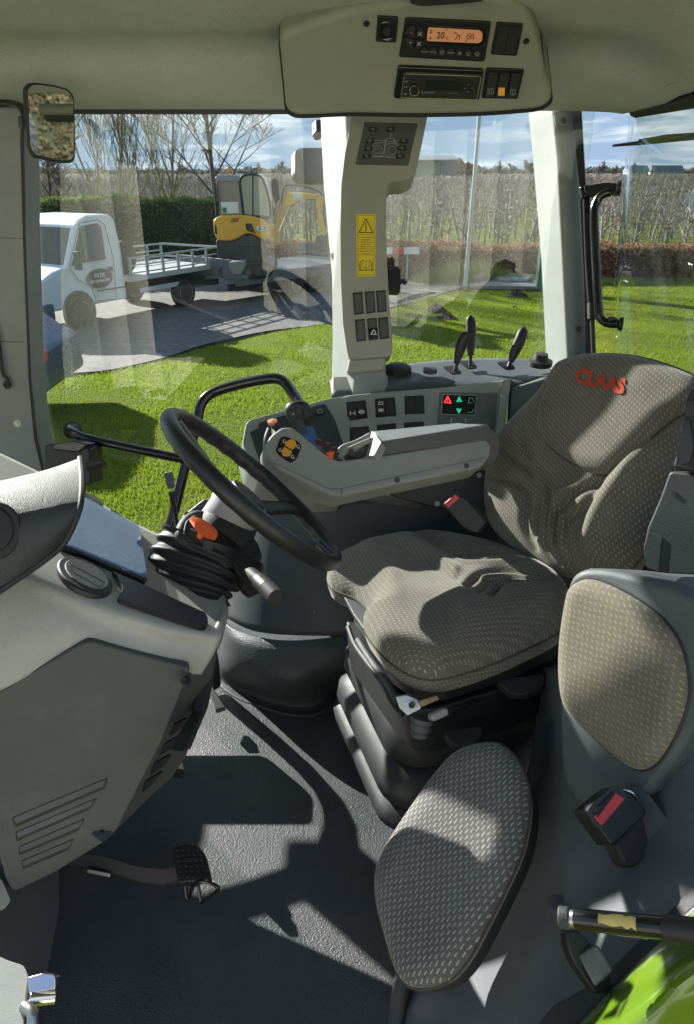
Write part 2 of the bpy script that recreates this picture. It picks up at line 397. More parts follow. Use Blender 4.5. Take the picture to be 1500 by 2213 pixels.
# ------------------------------------------------------------ upholstered pad
def pad(name, out_px, pl, H, rnd, m, parent, centre=None, th=.05, feats=(), K=4, rings=42, uvrot=0.0, smooth_in=True, bend=None):
    """out_px: outline on the plane; H: puff height; rnd: edge rounding in metres; feats: (polyline_px, width_px, height_m) ridges (+) and grooves (-)"""
    o = np.array(smooth(out_px, K) if smooth_in else out_px, float)
    c = np.array(centre if centre else o.mean(0), float)
    n = len(o); S = np.linspace(0, 1, rings + 1)[1:]
    sc = (pl.at(c[0] + 5, c[1]) - pl.at(c[0] - 5, c[1])).length / 10
    def seg_dist(P, a, b_):
        a = np.array(a, float); b_ = np.array(b_, float); ab = b_ - a
        t = np.clip(((P - a) @ ab) / max(ab @ ab, 1e-9), 0, 1)
        return np.linalg.norm(P - (a + t[:, None] * ab), axis=1)
    def height(P):
        P = np.atleast_2d(np.array(P, float))
        de = np.full(len(P), 1e9)
        for i in range(0, n): de = np.minimum(de, seg_dist(P, o[i], o[(i + 1) % n]))
        q = np.clip(de * sc / rnd, 0, 1); h = H * np.sqrt(np.clip(1 - (1 - q) ** 2, 0, 1))
        for ln, w, a in feats:
            if len(ln) == 1: d = np.linalg.norm(P - np.array(ln[0]), axis=1)
            else:
                ln = smooth(ln, 5, False)
                d = np.min([seg_dist(P, ln[i], ln[i + 1]) for i in range(len(ln) - 1)], axis=0)
            h = h + a * np.exp(-(d / w) ** 2) * np.minimum(q * 1.2, 1)
        if bend is not None: h = h + np.array([bend(x, y) for x, y in P])
        return h
    px = [c + (p - c) * 0 for p in o[:1]]
    vs2 = [c]
    for s_ in S:
        t = s_ ** .8
        vs2 += [c + (p - c) * t for p in o]
    vs2 = np.array(vs2); hh = height(vs2)
    V = [pl.at(x, y, h) for (x, y), h in zip(vs2, hh)]
    F = [(0, 1 + i, 1 + (i + 1) % n) for i in range(n)]
    for a in range(rings - 1):
        b0, b1 = 1 + a * n, 1 + (a + 1) * n
        F += [(b0 + i, b1 + i, b1 + (i + 1) % n, b0 + (i + 1) % n) for i in range(n)]
    last = 1 + (rings - 1) * n
    cc = pl.at(*c)
    side = []
    for j, (dd, sh) in enumerate(((.35, 1.0), (.8, .985), (1.0, .95))):
        b = len(V)
        for i in range(n):
            e = V[last + i]; V.append(cc + (e - cc) * sh - pl.n * th * dd)
        p0 = last if j == 0 else b - n
        F += [(p0 + i, b + i, b + (i + 1) % n, p0 + (i + 1) % n) for i in range(n)]
    F.append(tuple(range(len(V) - n, len(V))))
    me = bpy.data.meshes.new(name); me.from_pydata([tuple(v) for v in V], [], F)
    # UV in metres
    ax = (pl.at(c[0] + 50, c[1]) - pl.at(*c)); ax = (ax - pl.n * ax.dot(pl.n)).normalized(); ay = pl.n.cross(ax)
    cr_, sr_ = math.cos(R(uvrot)), math.sin(R(uvrot))
    uvl = me.uv_layers.new(name='UVMap')
    co = []
    for v in V:
        q = v - cc; x, y, z = q.dot(ax), q.dot(ay), q.dot(pl.n); z = min(z, 0)
        rad = math.hypot(x, y) or 1; x += -z * x / rad; y += -z * y / rad
        co.append((x * cr_ - y * sr_, x * sr_ + y * cr_))
    for lp in me.loops: uvl.data[lp.index].uv = co[lp.vertex_index]
    bm = bmesh.new(); bm.from_mesh(me); bmesh.ops.recalc_face_normals(bm, faces=bm.faces)
    for f in bm.faces: f.smooth = True
    bm.to_mesh(me); bm.free(); me.materials.append(m)
    ob = bpy.data.objects.new(name, me); COL.objects.link(ob); ob.parent = parent
    def surf(u, v, extra=.001): return pl.at(u, v, float(height([(u, v)])[0]) + extra)
    def edge(off=0.0, frac=1.0, k=3): return [cc + (V[last + i] - cc) * frac + pl.n * off for i in range(0, n, k)]
    return ob, surf, edge
# ============================================================ THE CAB SHELL

cab = thing('tractor_cab', 'tractor cab shell with beige lining, grey pillars and large tinted windows', 'tractor cab', (0, 1.4, FZ))
fl = MB().box((-.15, 1.42, FZ - .03), (2.3, 1.75, .06)).build('floor_mat', M['mat'], cab)
# roof lining: profiles from the right-hand rim up and across the cab
rows = []
for X, dz, dY in ((-1.3, -.09, 0), (-1.12, -.05, 0), (-.98, -.01, 0), (-.8, .0, 0), (-.3, 0, 0), (.3, 0, 0), (.58, -.005, 0), (.70, -.05, -.02), (.745, -.115, -.03)):
    rows.append([(X, Y + dY, z + dz * min(1, max(0, (z - .14) / .12))) for Y, z in
                 ((2.30, .150), (2.255, .150), (2.20, .156), (2.14, .168), (2.06, .206), (2.00, .250), (1.93, .268), (1.84, .272), (1.74, .292), (1.60, .322), (1.2, .345), (.7, .345), (.42, .33))])
MB().patch(rows, 4, 4).build('roof_lining', M['headliner'], cab, solid=.012)
MB().box((-.2, 1.4, .395), (2.3, 1.95, .05)).build('roof', M['pillar'], cab, bevel=.02)
# rear rim strip of the lining above the rear window and black rear window frame
MB().tube([(.735, 2.28, .17), (.735, 2.16, .183), (.76, 1.8, .186), (.79, 1.4, .18), (.80, .9, .175)], .022, 10, 3).build('rear_header', M['trim'], cab)
MB().tube([(.765, 2.22, .15), (.785, 1.8, .15), (.81, 1.4, .15), (.83, .9, .15)], .022, 10, 3).build('window_frame', M['black_soft'], cab)
# seal above the right-hand window
MB().box((-.55, 2.262, .146), (1.0, .02, .012)).build('window_seal', M['black'], cab)
# front right pillar (left edge of the picture)
A0 = planeY(2.14)
ap = MB().slab([(-14, 222), (47, 228), (50, 300), (54, 520), (66, 820), (80, 950), (98, 1030), (-14, 1030)], A0, .12, 0)
ap = ap.build('front_pillar', M['pillar'], cab, bevel=.012)
sc_ = MB(); sc_.disc(A0.at(38, 915, 0), A0.n, .0115, .003, 20); sc_.disc(A0.at(38, 915, .003), A0.n, .006, .003, 6); sc_.build('screw', M['metal'], ap, bevel=.001)
MB().sheet([(47, 240), (52, 240), (56, 520), (68, 820), (82, 950), (100, 1030), (94, 1030), (74, 950), (62, 820), (50, 520), (44, 300)], A0, .001).build('pillar_seal', M['black_soft'], ap)
for v_ in (514, 738): strokes(MB(), [[(-13, v_), (50, v_ + 1)]], lambda a, b_: A0.at(a, b_, .0012), 1.6).build('panel_joint', M['dash_grey'], ap)
# middle pillar
pl_l = PL((700, 400, 2.19), (760, 400, 2.05), (722, 800, 2.19))
def ring(*q): return [D(*x) for x in q]
mp = MB().solid([ring((692, 236, 2.20), (748, 236, 2.06), (852, 236, 2.06), (852, 236, 2.22), (692, 236, 2.26)),
                 ring((700, 400, 2.20), (752, 400, 2.06), (835, 400, 2.06), (835, 400, 2.22), (700, 400, 2.26)),
                 ring((718, 600, 2.20), (762, 600, 2.06), (832, 600, 2.06), (832, 600, 2.22), (718, 600, 2.26)),
                 ring((719, 740, 2.20), (775, 740, 2.06), (832, 740, 2.06), (832, 740, 2.22), (719, 740, 2.26)),
                 ring((716, 870, 2.20), (760, 870, 2.06), (836, 870, 2.06), (836, 870, 2.22), (716, 870, 2.26))])
mp = mp.build('middle_pillar', M['pillar'], cab, bevel=.012)
pll = PL((700, 400, 2.2), (752, 400, 2.06), (718, 600, 2.2))
for (u, v) in ((719, 552), (723, 660)):
    s_ = MB(); s_.disc(pll.at(u, v, 0), pll.n, .013, .003, 20); s_.build('screw', M['metal'], mp, bevel=.001); MB().disc(pll.at(u, v, .003), pll.n, .0065, .002, 16).build('screw_socket', M['black'], mp)
MB().disc(pll.at(722, 725, 0), pll.n, .010, .002, 20).build('hole_plug', M['black'], mp)
g_ = MB(); strokes(g_, [smooth([(725, 260), (727, 400), (738, 600), (747, 700), (746, 745), (735, 765), (728, 800)], 5, False)], lambda a, b_: pll.at(a, b_, .004), 1.5)
# rear pillar
rp = MB().solid([ring((1138, 200, 2.20), (1192, 200, 2.06), (1236, 190, 2.08), (1250, 190, 2.2), (1140, 200, 2.3)),
                 ring((1152, 340, 2.20), (1205, 340, 2.06), (1246, 340, 2.08), (1258, 340, 2.2), (1154, 340, 2.3)),
                 ring((1170, 560, 2.20), (1216, 560, 2.06), (1264, 560, 2.08), (1274, 560, 2.2), (1172, 560, 2.3)),
                 ring((1182, 800, 2.20), (1228, 800, 2.06), (1284, 800, 2.08), (1292, 800, 2.2), (1184, 800, 2.3)),
                 ring((1184, 900, 2.20), (1232, 900, 2.06), (1290, 900, 2.08), (1298, 900, 2.2), (1186, 900, 2.3))])
rp = rp.build('rear_pillar', M['pillar'], cab, bevel=.012)
rpl = PL((1205, 340, 2.06), (1246, 340, 2.08), (1228, 800, 2.06))
for (u, v, q) in ((1216, 262, ((1196, 249), (1226, 246), (1228, 272), (1200, 275))), (1248, 712, ((1238, 700), (1266, 698), (1268, 722), (1244, 726)))):
    MB().slab(fil(q, 6), rpl, .004, .004).build('screw_pad', M['pillar'], rp, bevel=.001)
    MB().disc(rpl.at(u, v, .004), rpl.n, .008, .003, 16).build('screw', M['dash_grey'], rp)
# black rear window frame post
MB().slab([(1230, 195), (1254, 200), (1266, 400), (1278, 600), (1287, 770), (1292, 840), (1268, 840), (1262, 600), (1252, 400)], PL((1240, 300, 2.04), (1262, 300, 2.03), (1275, 700, 2.03)), .03).build('window_frame', M['black'], cab, bevel=.004)
# glass
gb = MB().box((-.50, 2.272, -.62), (1.0, .005, 1.55)).build('window_glass', M['glass'], cab); lab(gb, 'large right-hand door window with reflections')
MB().box((.34, 2.272, -.32), (.66, .005, .95)).build('window_glass', M['glass'], cab)
rg = MB().patch([[(.755, 2.25, .16), (.775, 1.8, .16), (.80, 1.3, .16), (.82, .8, .16)], [(.80, 2.25, -.6), (.83, 1.8, -.6), (.86, 1.3, -.6), (.88, .8, -.6)]], 5, 1).build('window_glass', M['glass'], cab, solid=.004)
lab(rg, 'curved rear window behind the driver seat')
MB().box((-1.22, 1.5, -.35), (.005, 1.4, 1.1)).build('windscreen', M['glass'], cab)
# lower walls
MB().box((.30, 2.26, -1.12), (1.0, .05, .62)).build('side_wall', M['slate_dark'], cab)
MB().box((.90, 1.35, -1.02), (.06, 1.9, .82)).build('rear_wall', M['slate_dark'], cab)
MB().box((-1.25, 1.5, -1.2), (.06, 1.5, .6)).build('front_wall', M['slate_dark'], cab)
MB().box((-.6, 2.27, -1.43), (1.3, .05, .08)).build('door_sill', M['black_soft'], cab, bevel=.006)
# rubber covered step over the wheel housing
wa = [[D(455, 1350, 2.55), D(472, 1340, 2.26), D(520, 1366, 2.13), D(620, 1384, 2.08), D(760, 1372, 2.08), D(900, 1350, 2.10)],
      [D(448, 1372, 2.55), D(468, 1364, 2.27), D(516, 1394, 2.11), D(620, 1410, 2.055), D(760, 1402, 2.06), D(900, 1390, 2.10)],
      [D(445, 1420, 2.52), D(468, 1410, 2.29), D(520, 1446, 2.12), D(620, 1474, 2.04), D(730, 1450, 2.08), D(900, 1440, 2.10)],
      [D(440, 1450, 2.50), onZ(462, 1452, FZ + .012), onZ(530, 1490, FZ + .012), onZ(650, 1522, FZ + .012), onZ(715, 1492, FZ + .012), onZ(760, 1440, FZ + .012)],
      [onZ(430, 1460, FZ + .003), onZ(455, 1470, FZ + .003), onZ(525, 1514, FZ + .003), onZ(660, 1548, FZ + .003), onZ(735, 1506, FZ + .003), onZ(780, 1450, FZ + .003)]]
MB().patch(wa, 6, 5).build('wheel_housing', M['mat'], cab, solid=.01)
# left door post at the lower left of the picture with its striker
dp = PL((0, 2000, 1.40), (120, 2000, 1.44), (60, 2200, 1.30))
post = MB().slab([(-120, 1905), (60, 1905), (100, 1850), (132, 1850), (134, 2000), (122, 2260), (-120, 2260)], PL((0, 1900, 1.46), (130, 1900, 1.62), (60, 2230, 1.33)), .05).build('left_door_post', M['console_dark'], cab, bevel=.01)
MB().slab(fil([(-60, 1880), (4, 1900), (24, 1946), (10, 1965), (-60, 1975)], 6), PL((0, 1900, 1.35), (30, 1900, 1.36), (10, 1970, 1.33)), .03).build('trim_cap', M['console'], post, bevel=.004)

# ============================================================ OVERHEAD CONSOLE
oc_ = thing('overhead_console', 'beige overhead console housing with climate panel, radio and rocker switches under the roof', 'overhead console', D(900, 240, 1.75))
OP = PL((620, 0, 1.42), (1180, 0, 1.42), (900, 240, 1.67))
out = smooth([(604, 100), (608, 80), (640, 62), (760, 22), (900, 2), (1010, -12), (1090, -4), (1128, 14), (1154, 50), (1170, 110), (1180, 165), (1192, 200), (1190, 222), (1172, 236)], 4, False) + smooth([(1150, 241), (1040, 249), (900, 252), (760, 250), (660, 254), (632, 250), (618, 236), (614, 200), (608, 140)], 4, False)
MB().slab([((x - 900) * 1.006 + 900, (y - 120) * 1.012 + 120) for x, y in out], shifted(OP, -.020), .16).build('gap_shade_slab', M['black_soft'], oc_)  # added black slab whose rim draws the dark gap line round the housing
hs = MB().slab(out, OP, .015).build('front_frame', M['trim'], oc_, bevel=.006) if False else MB().slab(out, OP, .22).build('housing', M['trim'], oc_, bevel=.018, seg=4)
def SCR(pl, u, v, r, par, m='black', pad_=True, off=0):
    if pad_: MB().disc(pl.at(u, v, off), pl.n, r * 1.7, .0015, 20).build('screw_recess', M['trim'], par)
    MB().disc(pl.at(u, v, off + (.0015 if pad_ else 0)), pl.n, r, .002, 16).build('screw', M[m], par)
SCR(OP, 792, 49, .0065, hs); SCR(OP, 1137, 87, .0065, hs)

# mirror adjuster switch
q = [(816, 32), (861, 35), (856, 89), (812, 87)]
sw = MB().slab(fil(q, 4), OP, .008, .005).build('mirror_switch', M['black'], oc_, bevel=.0015)
MB().slab(fil(quad(q, .14, .14, .86, .86), 8), OP, .004, .007).build('rocker', M['gloss_black'], sw, bevel=.001)
k_ = MB().slab(ell(835, 60, 9, 9), OP, .006, .011).build('knob', M['black_soft'], sw, bevel=.001)
for a, b_, c_ in (((822, 45), (829, 41), (843, 41)), ((826, 79), (838, 82), (848, 76))): MB().add([OP.at(*a, .0075), OP.at(*b_, .0075), OP.at(*c_, .0075)], [(0, 1, 2)]).build('arrow_print', M['grey_print'], sw)
# climate panel
q = [(876, 36), (1062, 45), (1047, 131), (862, 121)]
cp = MB().slab(fil(q, 6), OP, .008, .004).build('climate_panel', M['black'], oc_, bevel=.0015)
MB().slab(fil([(922, 50), (1046, 56), (1053, 76), (1042, 95), (1020, 96), (918, 90)], 8), OP, .003, .006).build('display_frame', M['gloss_black'], cp, bevel=.0008)
lc = MB().slab(fil([(925, 54), (1036, 60), (1043, 66), (1041, 84), (1033, 88), (922, 83)], 5), OP, .002, .0068).build('display', M['lcd'], cp)
t_ = MB(); put_text(t_, '20', 952, 71, 21, U(OP, .0075), (1, .05), (.12, -1), .01, .85); put_text(t_, 'c', 966, 75, 15, U(OP, .0075), (1, .05), (.12, -1), 0, .9)
put_text(t_, '°', 965, 62, 14, U(OP, .0075))
strokes(t_, [[(983, 80), (989, 72), (987, 68)], [(989, 72), (994, 70), (992, 79)], [(980, 66), (986, 64)], [(928, 60), (933, 60), (933, 65), (928, 65)], [(930, 74), (930, 79)], [(927, 77), (933, 76)]], U(OP, .0075), 1.6)
strokes(t_, [ell(1016, 74, 7.5, 7.5, 0, 16, 150, 390)], U(OP, .0075), 1.5); strokes(t_, [[(1012, 70), (1020, 78)], [(1020, 70), (1012, 78)], [(1006, 84), (1010, 80)]], U(OP, .0075), 1.5)
t_.build('lettering', M['ink'], lc)
for i, (a0, gl) in enumerate(((-85, 'f'), (5, 'F'), (95, 'v'), (185, '>'))):
    p_ = [(899, 78)] + ell(896, 76, 22, 26, 5, 8, a0 + 6, a0 + 84)
    b_ = MB().slab([(x * .93 + 897 * .07 + (2 if a0 in (-85, 5) else -2), y * .93 + 77 * .07 + (2 if a0 in (5, 95) else -2)) for x, y in p_], OP, .004, .008).build('button', M['black_soft'], cp, bevel=.001)
    cx_, cy_ = 897 + 13 * math.cos(R(a0 + 45)), 76 + 15 * math.sin(R(a0 + 45)); g = MB()
    if i < 2: strokes(g, [[(cx_ - 3, cy_ - 4), (cx_ + 3, cy_ + 4)], [(cx_ + 4, cy_ - 3), (cx_ - 4, cy_ + 3)]], U(OP, .0088), 2)
    else: g.add([OP.at(cx_ - 3, cy_ - 2, .0088), OP.at(cx_ + 3, cy_ - 2, .0088), OP.at(cx_, cy_ + 3, .0088)], [(0, 1, 2)])
    g.build('symbol', M['grey_print'] if i < 3 else M['red'], b_)
for i, w_ in enumerate(('WARM', 'COOL', '⏻', 'AUTO', '✳', 'D', 'G')):
    u, v = 917 + i * 19, 105 + i * 1.0
    b_ = MB().slab(ell(u, v, 8.2, 8.8, 0, 18), OP, .004, .0075).build('button', M['black_soft'], cp, bevel=.0008)
    g = MB()
    if len(w_) > 1: put_text(g, w_, u, v, 5.4, U(OP, .0083))
    elif i == 2: strokes(g, [ell(u, v, 3.6, 3.8, 0, 12, -60, 240), [(u, v - 5), (u, v)]], U(OP, .0083), 1)
    elif i == 4:
        for a in (0, 60, 120): strokes(g, [[(u - 4 * math.cos(R(a)), v - 4 * math.sin(R(a))), (u + 4 * math.cos(R(a)), v + 4 * math.sin(R(a)))]], U(OP, .0083), 1)
    else: strokes(g, [[(u - 4, v - 2), (u, v - 4), (u + 4, v - 2), (u + 2, v + 3), (u - 2, v + 3), (u - 4, v - 2)], [(u - 1, v), (u + 1, v + 4)]], U(OP, .0083), 1)
    g.build('symbol', M['grey_print'], b_)
# radio
q = [(860, 138), (1046, 146), (1035, 212), (850, 207)]
rd = MB().slab(fil(q, 7), OP, .01, .009).build('radio', M['gloss_black'], oc_, bevel=.003)
q2 = [(874, 151), (1040, 157), (1030, 208), (866, 203)]
MB().tube([OP.at(x, y, .0105) for x, y in fil(q2, 4, 3)], .0009, 6, closed=True).build('chrome_rim', M['chrome'], rd)
MB().slab(fil(q2, 4), OP, .002, .0102).build('faceplate', M['black_soft'], rd)
MB().slab(fil(quad(q2, .28, .22, .78, .62), 3), OP, .001, .0106).build('display', simple('radio_lcd', (.012, .018, .015), .3), rd)
kn = MB().slab(ell(895, 183, 10, 11), OP, .008, .017).build('knob', M['black'], rd, bevel=.001)
MB().tube([OP.at(x, y, .0165) for x, y in ell(895, 183, 10, 11)], .0009, 6, closed=True).build('knob_ring', M['chrome'], kn)
MB().slab(ell(1012, 181, 12, 13), OP, .003, .012).build('navigation_ring', M['black'], rd, bevel=.001)
g = MB(); put_text(g, 'BLAUPUNKT', 925, 192, 5.2, U(OP, .0107), bold=.01)
put_text(g, 'ALICANTE 140', 978, 193, 3.4, U(OP, .0107))
for i, w_ in enumerate(('1', '2', '3', '4', '5', '6')): put_text(g, w_, 908 + i * 19.5, 203 + i * .6, 4.5, U(OP, .0107))
for i, v in enumerate((168, 180, 195)): strokes(g, [[(875 - i, v), (881 - i, v)]], U(OP, .0107), 1.6)
for a in range(4): strokes(g, [[(1012 + 8 * math.cos(a * 1.57) - 1, 181 + 8 * math.sin(a * 1.57)), (1012 + 8 * math.cos(a * 1.57) + 1, 181 + 8 * math.sin(a * 1.57))]], U(OP, .0122), 1.6)
g.build('lettering', M['grey_print'], rd)
# blank cover
q = [(1073, 46), (1131, 50), (1117, 119), (1060, 115)]
b1 = MB().slab(fil(q, 5), OP, .008, .004).build('blank_cover', M['black'], oc_, bevel=.0015)
MB().slab(fil(quad(q, .10, .1, .48, .9), 2), OP, .003, .0055).build('blank_insert', M['black_soft'], b1, bevel=.0006)
MB().slab(fil(quad(q, .52, .1, .9, .9), 2), OP, .003, .0055).build('blank_insert', M['black_soft'], b1, bevel=.0006)
# three rockers
q = [(1051, 145), (1133, 148), (1118, 212), (1041, 210)]
b1 = MB().slab(fil(q, 4), OP, .008, .004).build('switch_frame', M['black'], oc_, bevel=.0015)
for i in range(3):
    x0 = .07 + i * .305
    rk = MB().slab(fil(quad(q, x0, .1, x0 + .26, .9), 2), OP, .005, .009 if i < 2 else .010).build('rocker_switch', M['black_soft'], b1, bevel=.0012)
    cx_, cy_ = qp(q, x0 + .13, .68); g = MB()
    if i == 0: strokes(g, [ell(cx_ + 2, cy_, 4.5, 6, 0, 14), [(cx_ + 2, cy_ - 3), (cx_ + 2, cy_ + 3)]] + [[(cx_ - 7, cy_ - 6 + j * 4), (cx_ - 4, cy_ - 5 + j * 4)] for j in range(4)], U(OP, .0095), 1.1)
    if i == 1:
        MB().slab([(cx_ - 7, cy_ - 8), (cx_ + 7, cy_ - 8), (cx_ + 6, cy_ + 9), (cx_ - 8, cy_ + 9)], OP, .001, .0097).build('lit_lens', M['led_amber'], rk)
        strokes(g, [[(cx_ - 4, cy_ - 4), (cx_ + 4, cy_ - 4), (cx_ + 4, cy_ + 4), (cx_ - 4, cy_ + 4), (cx_ - 4, cy_ - 4)], [(cx_ - 4, cy_), (cx_ + 4, cy_)]], U(OP, .0100), 1.1)
    if i == 2: strokes(g, [fil([(cx_ - 5, cy_ - 5), (cx_ + 5, cy_ - 5), (cx_ + 5, cy_ + 5), (cx_ - 5, cy_ + 5)], 3) + [(cx_ - 5, cy_)], [(cx_ - 3, cy_ - 7), (cx_ + 2, cy_ + 7)]], U(OP, .0105), 1.1)
    g.build('symbol', M['grey_print'] if i != 1 else M['yellow'], rk)
MB().slab(fil([(872, -30), (1060, -36), (1046, 4), (1000, 9), (915, 15), (888, 10)], 8), shifted(OP, .03), .03).build('lamp_cover', M['black_soft'], oc_, bevel=.006)

# ============================================================ PILLAR CONSOLE
pc = thing('pillar_console', 'tall grey switch console on the middle pillar with light panel at its top', 'pillar console', D(800, 770, 2.0))
CP = PL((760, 300, 1.955), (900, 300, 1.955), (800, 760, 1.99))
out = [(762, 246), (924, 252)] + fil([(924, 252), (908, 330), (903, 352), (893, 380), (872, 391), (846, 391), (836, 402), (834, 420)], 6)[3:-2] + [(834, 430), (836, 560), (842, 660), (849, 752)] + fil([(849, 752), (845, 770), (760, 777), (750, 768)], 8)[3:-3] + [(750, 760), (741, 700), (736, 600), (735, 500), (737, 400), (745, 330)]
ho = MB().slab(out, CP, .10).build('housing', M['trim'], pc, bevel=.014, seg=4)
MB().slab([(755, 770), (835, 768), (832, 800), (748, 806)], shifted(CP, -.03), .07).build('foot', M['pillar_dark'], pc, bevel=.01)
q = [(788, 264), (903, 267), (882, 358), (768, 356)]
lp = MB().slab(fil(q, 3), CP, .004, .002).build('light_panel', M['dash_grey'], pc, bevel=.0008)
g = MB(); a = U(CP, .0026)
strokes(g, [ell(816, 327, 11.5, 12, 0, 18), ell(816, 327, 6, 6, 0, 12), ell(847, 326, 16, 16, 0, 22), ell(847, 326, 9, 9, 0, 16),
            [(806, 318), (808, 311), (832, 308)], [(832, 312), (836, 300), (852, 300), (854, 311)], [(833, 302), (831, 320), (829, 330)], smooth([(832, 316), (842, 306), (856, 309), (863, 317)], 4, False),
            [(843, 300), (846, 288)], [(803, 304), (834, 304)], [(854, 304), (872, 304)], [(803, 340), (870, 340)], [(830, 330), (829, 338), (806, 339)], [(850, 306), (850, 300)]], a, .9)
g.build('tractor_drawing', M['grey_print'], lp)
for (u, v) in ((806, 281), (844, 281), (799, 306), (872, 306), (796, 322), (868, 321), (792, 338), (864, 338)):
    b_ = MB().slab(fil([(u - 8, v - 5), (u + 10, v - 5), (u + 9, v + 5), (u - 9, v + 5)], 2), CP, .003, .0035).build('button', M['black'], lp, bevel=.0006)
    g = MB(); strokes(g, [ell(u + 1, v, 2.5, 2.5, 0, 8), [(u - 5, v - 1), (u - 1, v - 1)]], U(CP, .004), .9); g.build('symbol', M['grey_print'], b_)
# warning sticker
q = [(770, 463), (812, 463), (811, 597), (771, 598)]
st = MB().slab(fil(q, 2.5), CP, .0005, .0008).build('warning_sticker', M['yellow'], pc); lab(st, 'yellow warning sticker with triangle, small print and open book')
g = MB(); a = U(CP, .0011)
strokes(g, [[(773, 466), (809, 466), (808, 594), (774, 595), (773, 466)], [(773, 508), (809, 508)], [(773, 551), (809, 551)]], a, .7)
strokes(g, [[(791, 473), (806, 503), (776, 503), (791, 473), (806, 503)]], a, 2.0); strokes(g, [[(791, 482), (791, 494)]], a, 2.2); strokes(g, [[(791, 497), (791, 499)]], a, 2.4)
for i, w_ in enumerate(('(U moet het systeem', 'stentaut buiten', 'werking zetten met', 'behulp van de', 'schakelaar zodra de', 'hydrauliek niet meer', 'gebruikt wordt (op', 'de weg, enz.)')):
    put_text(g, w_, 791, 513.5 + i * 4.9, 4.1, a, bold=.012, sx=.9)
strokes(g, [[(783, 562), (791, 565), (799, 562), (799, 577), (791, 580), (783, 577), (783, 562)], [(791, 565), (791, 580)], [(781, 565), (779, 565), (779, 583), (790, 582), (791, 583), (792, 582), (803, 583), (803, 565), (801, 565)], [(779, 568), (777, 568), (777, 585), (805, 585), (805, 568), (803, 568)]], a, 1.0)
g.build('print', M['ink'], st)
for j, (vv, us) in enumerate((((632, 680), (762, 788, 812)), ((690, 738), (767, 793, 817)))):
    for i, u in enumerate(us):
        t0, t1 = vv[0] - i * 2, vv[1] - i * 2.5
        q = [(u, t0 + 1), (u + 21, t0 - 1), (u + 24, t1 - 2), (u + 4, t1 + 1)]
        fr_ = MB().slab(fil(q, 1.5), CP, .006, .0025).build('switch_frame', M['black'], pc, bevel=.0008)
        hz = (j == 1 and i == 1)
        if hz:
            rk = MB().slab(fil(quad(q, .12, .08, .9, .5), 1.5), CP, .004, .004).build('rocker_switch', M['dash_grey'], fr_, bevel=.0008)
            r2 = MB().slab(fil(quad(q, .08, .46, 1.0, .94), 1.5), CP, .006, .008).build('hazard_switch', M['gloss_black'], fr_, bevel=.0012)
            c0 = qp(q, .58, .68); g = MB(); strokes(g, [[(c0[0], c0[1] - 6), (c0[0] + 6, c0[1] + 4), (c0[0] - 6, c0[1] + 4), (c0[0], c0[1] - 6)]], U(CP, .0084), 1.6)
            g.build('triangle_symbol', M['white'], r2)
        else: MB().slab(fil(quad(q, .14, .09, .9, .93), 1.5), CP, .004, .004).build('blank_insert', M['dash_grey'], fr_, bevel=.0008)
# black connector box on the pillar
cx_ = thing('connector_box', 'small black socket box clipped to the right side of the switch pillar', 'connector', D(853, 625, 2.05))
BP = PL((838, 600, 2.03), (868, 600, 2.03), (850, 625, 2.03))
bx = MB().slab([(838, 583), (862, 580), (866, 584), (866, 624), (860, 627), (841, 626)], BP, .05).build('body', M['black'], cx_, bevel=.002)
MB().tube([BP.at(864, 604, -.02), BP.at(874, 602, -.02), BP.at(878, 608, -.02)], .007, 8).build('plug', M['black_soft'], cx_)
# rounded black sensor plate left of the pillar
mm = thing('outside_mirror', 'back of a dark rounded mirror seen left of the middle pillar', 'mirror', D(670, 385, 2.34))
MP = PL((640, 350, 2.34), (700, 350, 2.40), (670, 380, 2.36))
MB().slab(fil([(638, 324), (652, 318), (712, 318), (712, 390), (652, 390), (638, 376)], 10), MP, .03).build('housing', plastic('mirror_back', (.028, .026, .024), .4), mm, bevel=.006)
MB().disc(MP.at(656, 340, 0), MP.n, .010, .004, 18).build('screw', M['black'], mm, bevel=.001)
MB().slab([(683, 258), (700, 258), (700, 292), (690, 292), (684, 282)], MP, .03).build('bracket', M['black'], mm, bevel=.003)

# ============================================================ INSIDE MIRROR
im = thing('rear_view_mirror', 'black framed rectangular rear-view mirror on a bracket at the front pillar', 'mirror', D(60, 260, 1.75))
mc = D(110, 266, 1.72)
MPL = PN(mc, V((.62, -.80, -.02)))
px = [(54, 190), (64, 179), (80, 178), (120, 184), (148, 192), (161, 208), (164, 300), (163, 345), (154, 353), (130, 353), (72, 340), (60, 322)]
ms = MB().slab(fil(px, 8), MPL, .022).build('housing', M['black'], im, bevel=.004)
px2 = [((x - 110) * .91 + 111, (y - 266) * .93 + 265) for x, y in px]
MB().slab(fil(px2, 8), MPL, .002, .0012).build('mirror_glass', M['mirror'], im)
MB().tube([D(-20, 224, 1.80), D(20, 224, 1.80), D(42, 230, 1.78), D(54, 248, 1.765), D(52, 275, 1.76)], .009, 10, 4).build('arm', M['black'], im)
MB().slab(fil([(46, 250), (60, 250), (62, 276), (48, 278)], 4), shifted(MPL, -.02), .03).build('clamp', M['black'], im, bevel=.003)

# ============================================================ RIGHT DOOR FURNITURE
wr = thing('washer_rod', 'thin black rod with hooked end on the front pillar at the left edge', 'rod', D(18, 830, 2.05))
MB().tube([A0.at(-4, 700, .012), A0.at(4, 760, .012), A0.at(10, 806, .012), A0.at(18, 815, .012), A0.at(21, 832, .012)], .0055, 8, 3).build('rod', M['black'], wr)
MB().tube([A0.at(x, y, .012) for x, y in ell(19, 829, 6, 7, 0, 12)], .004, 6, closed=True).build('ring', M['black'], wr)

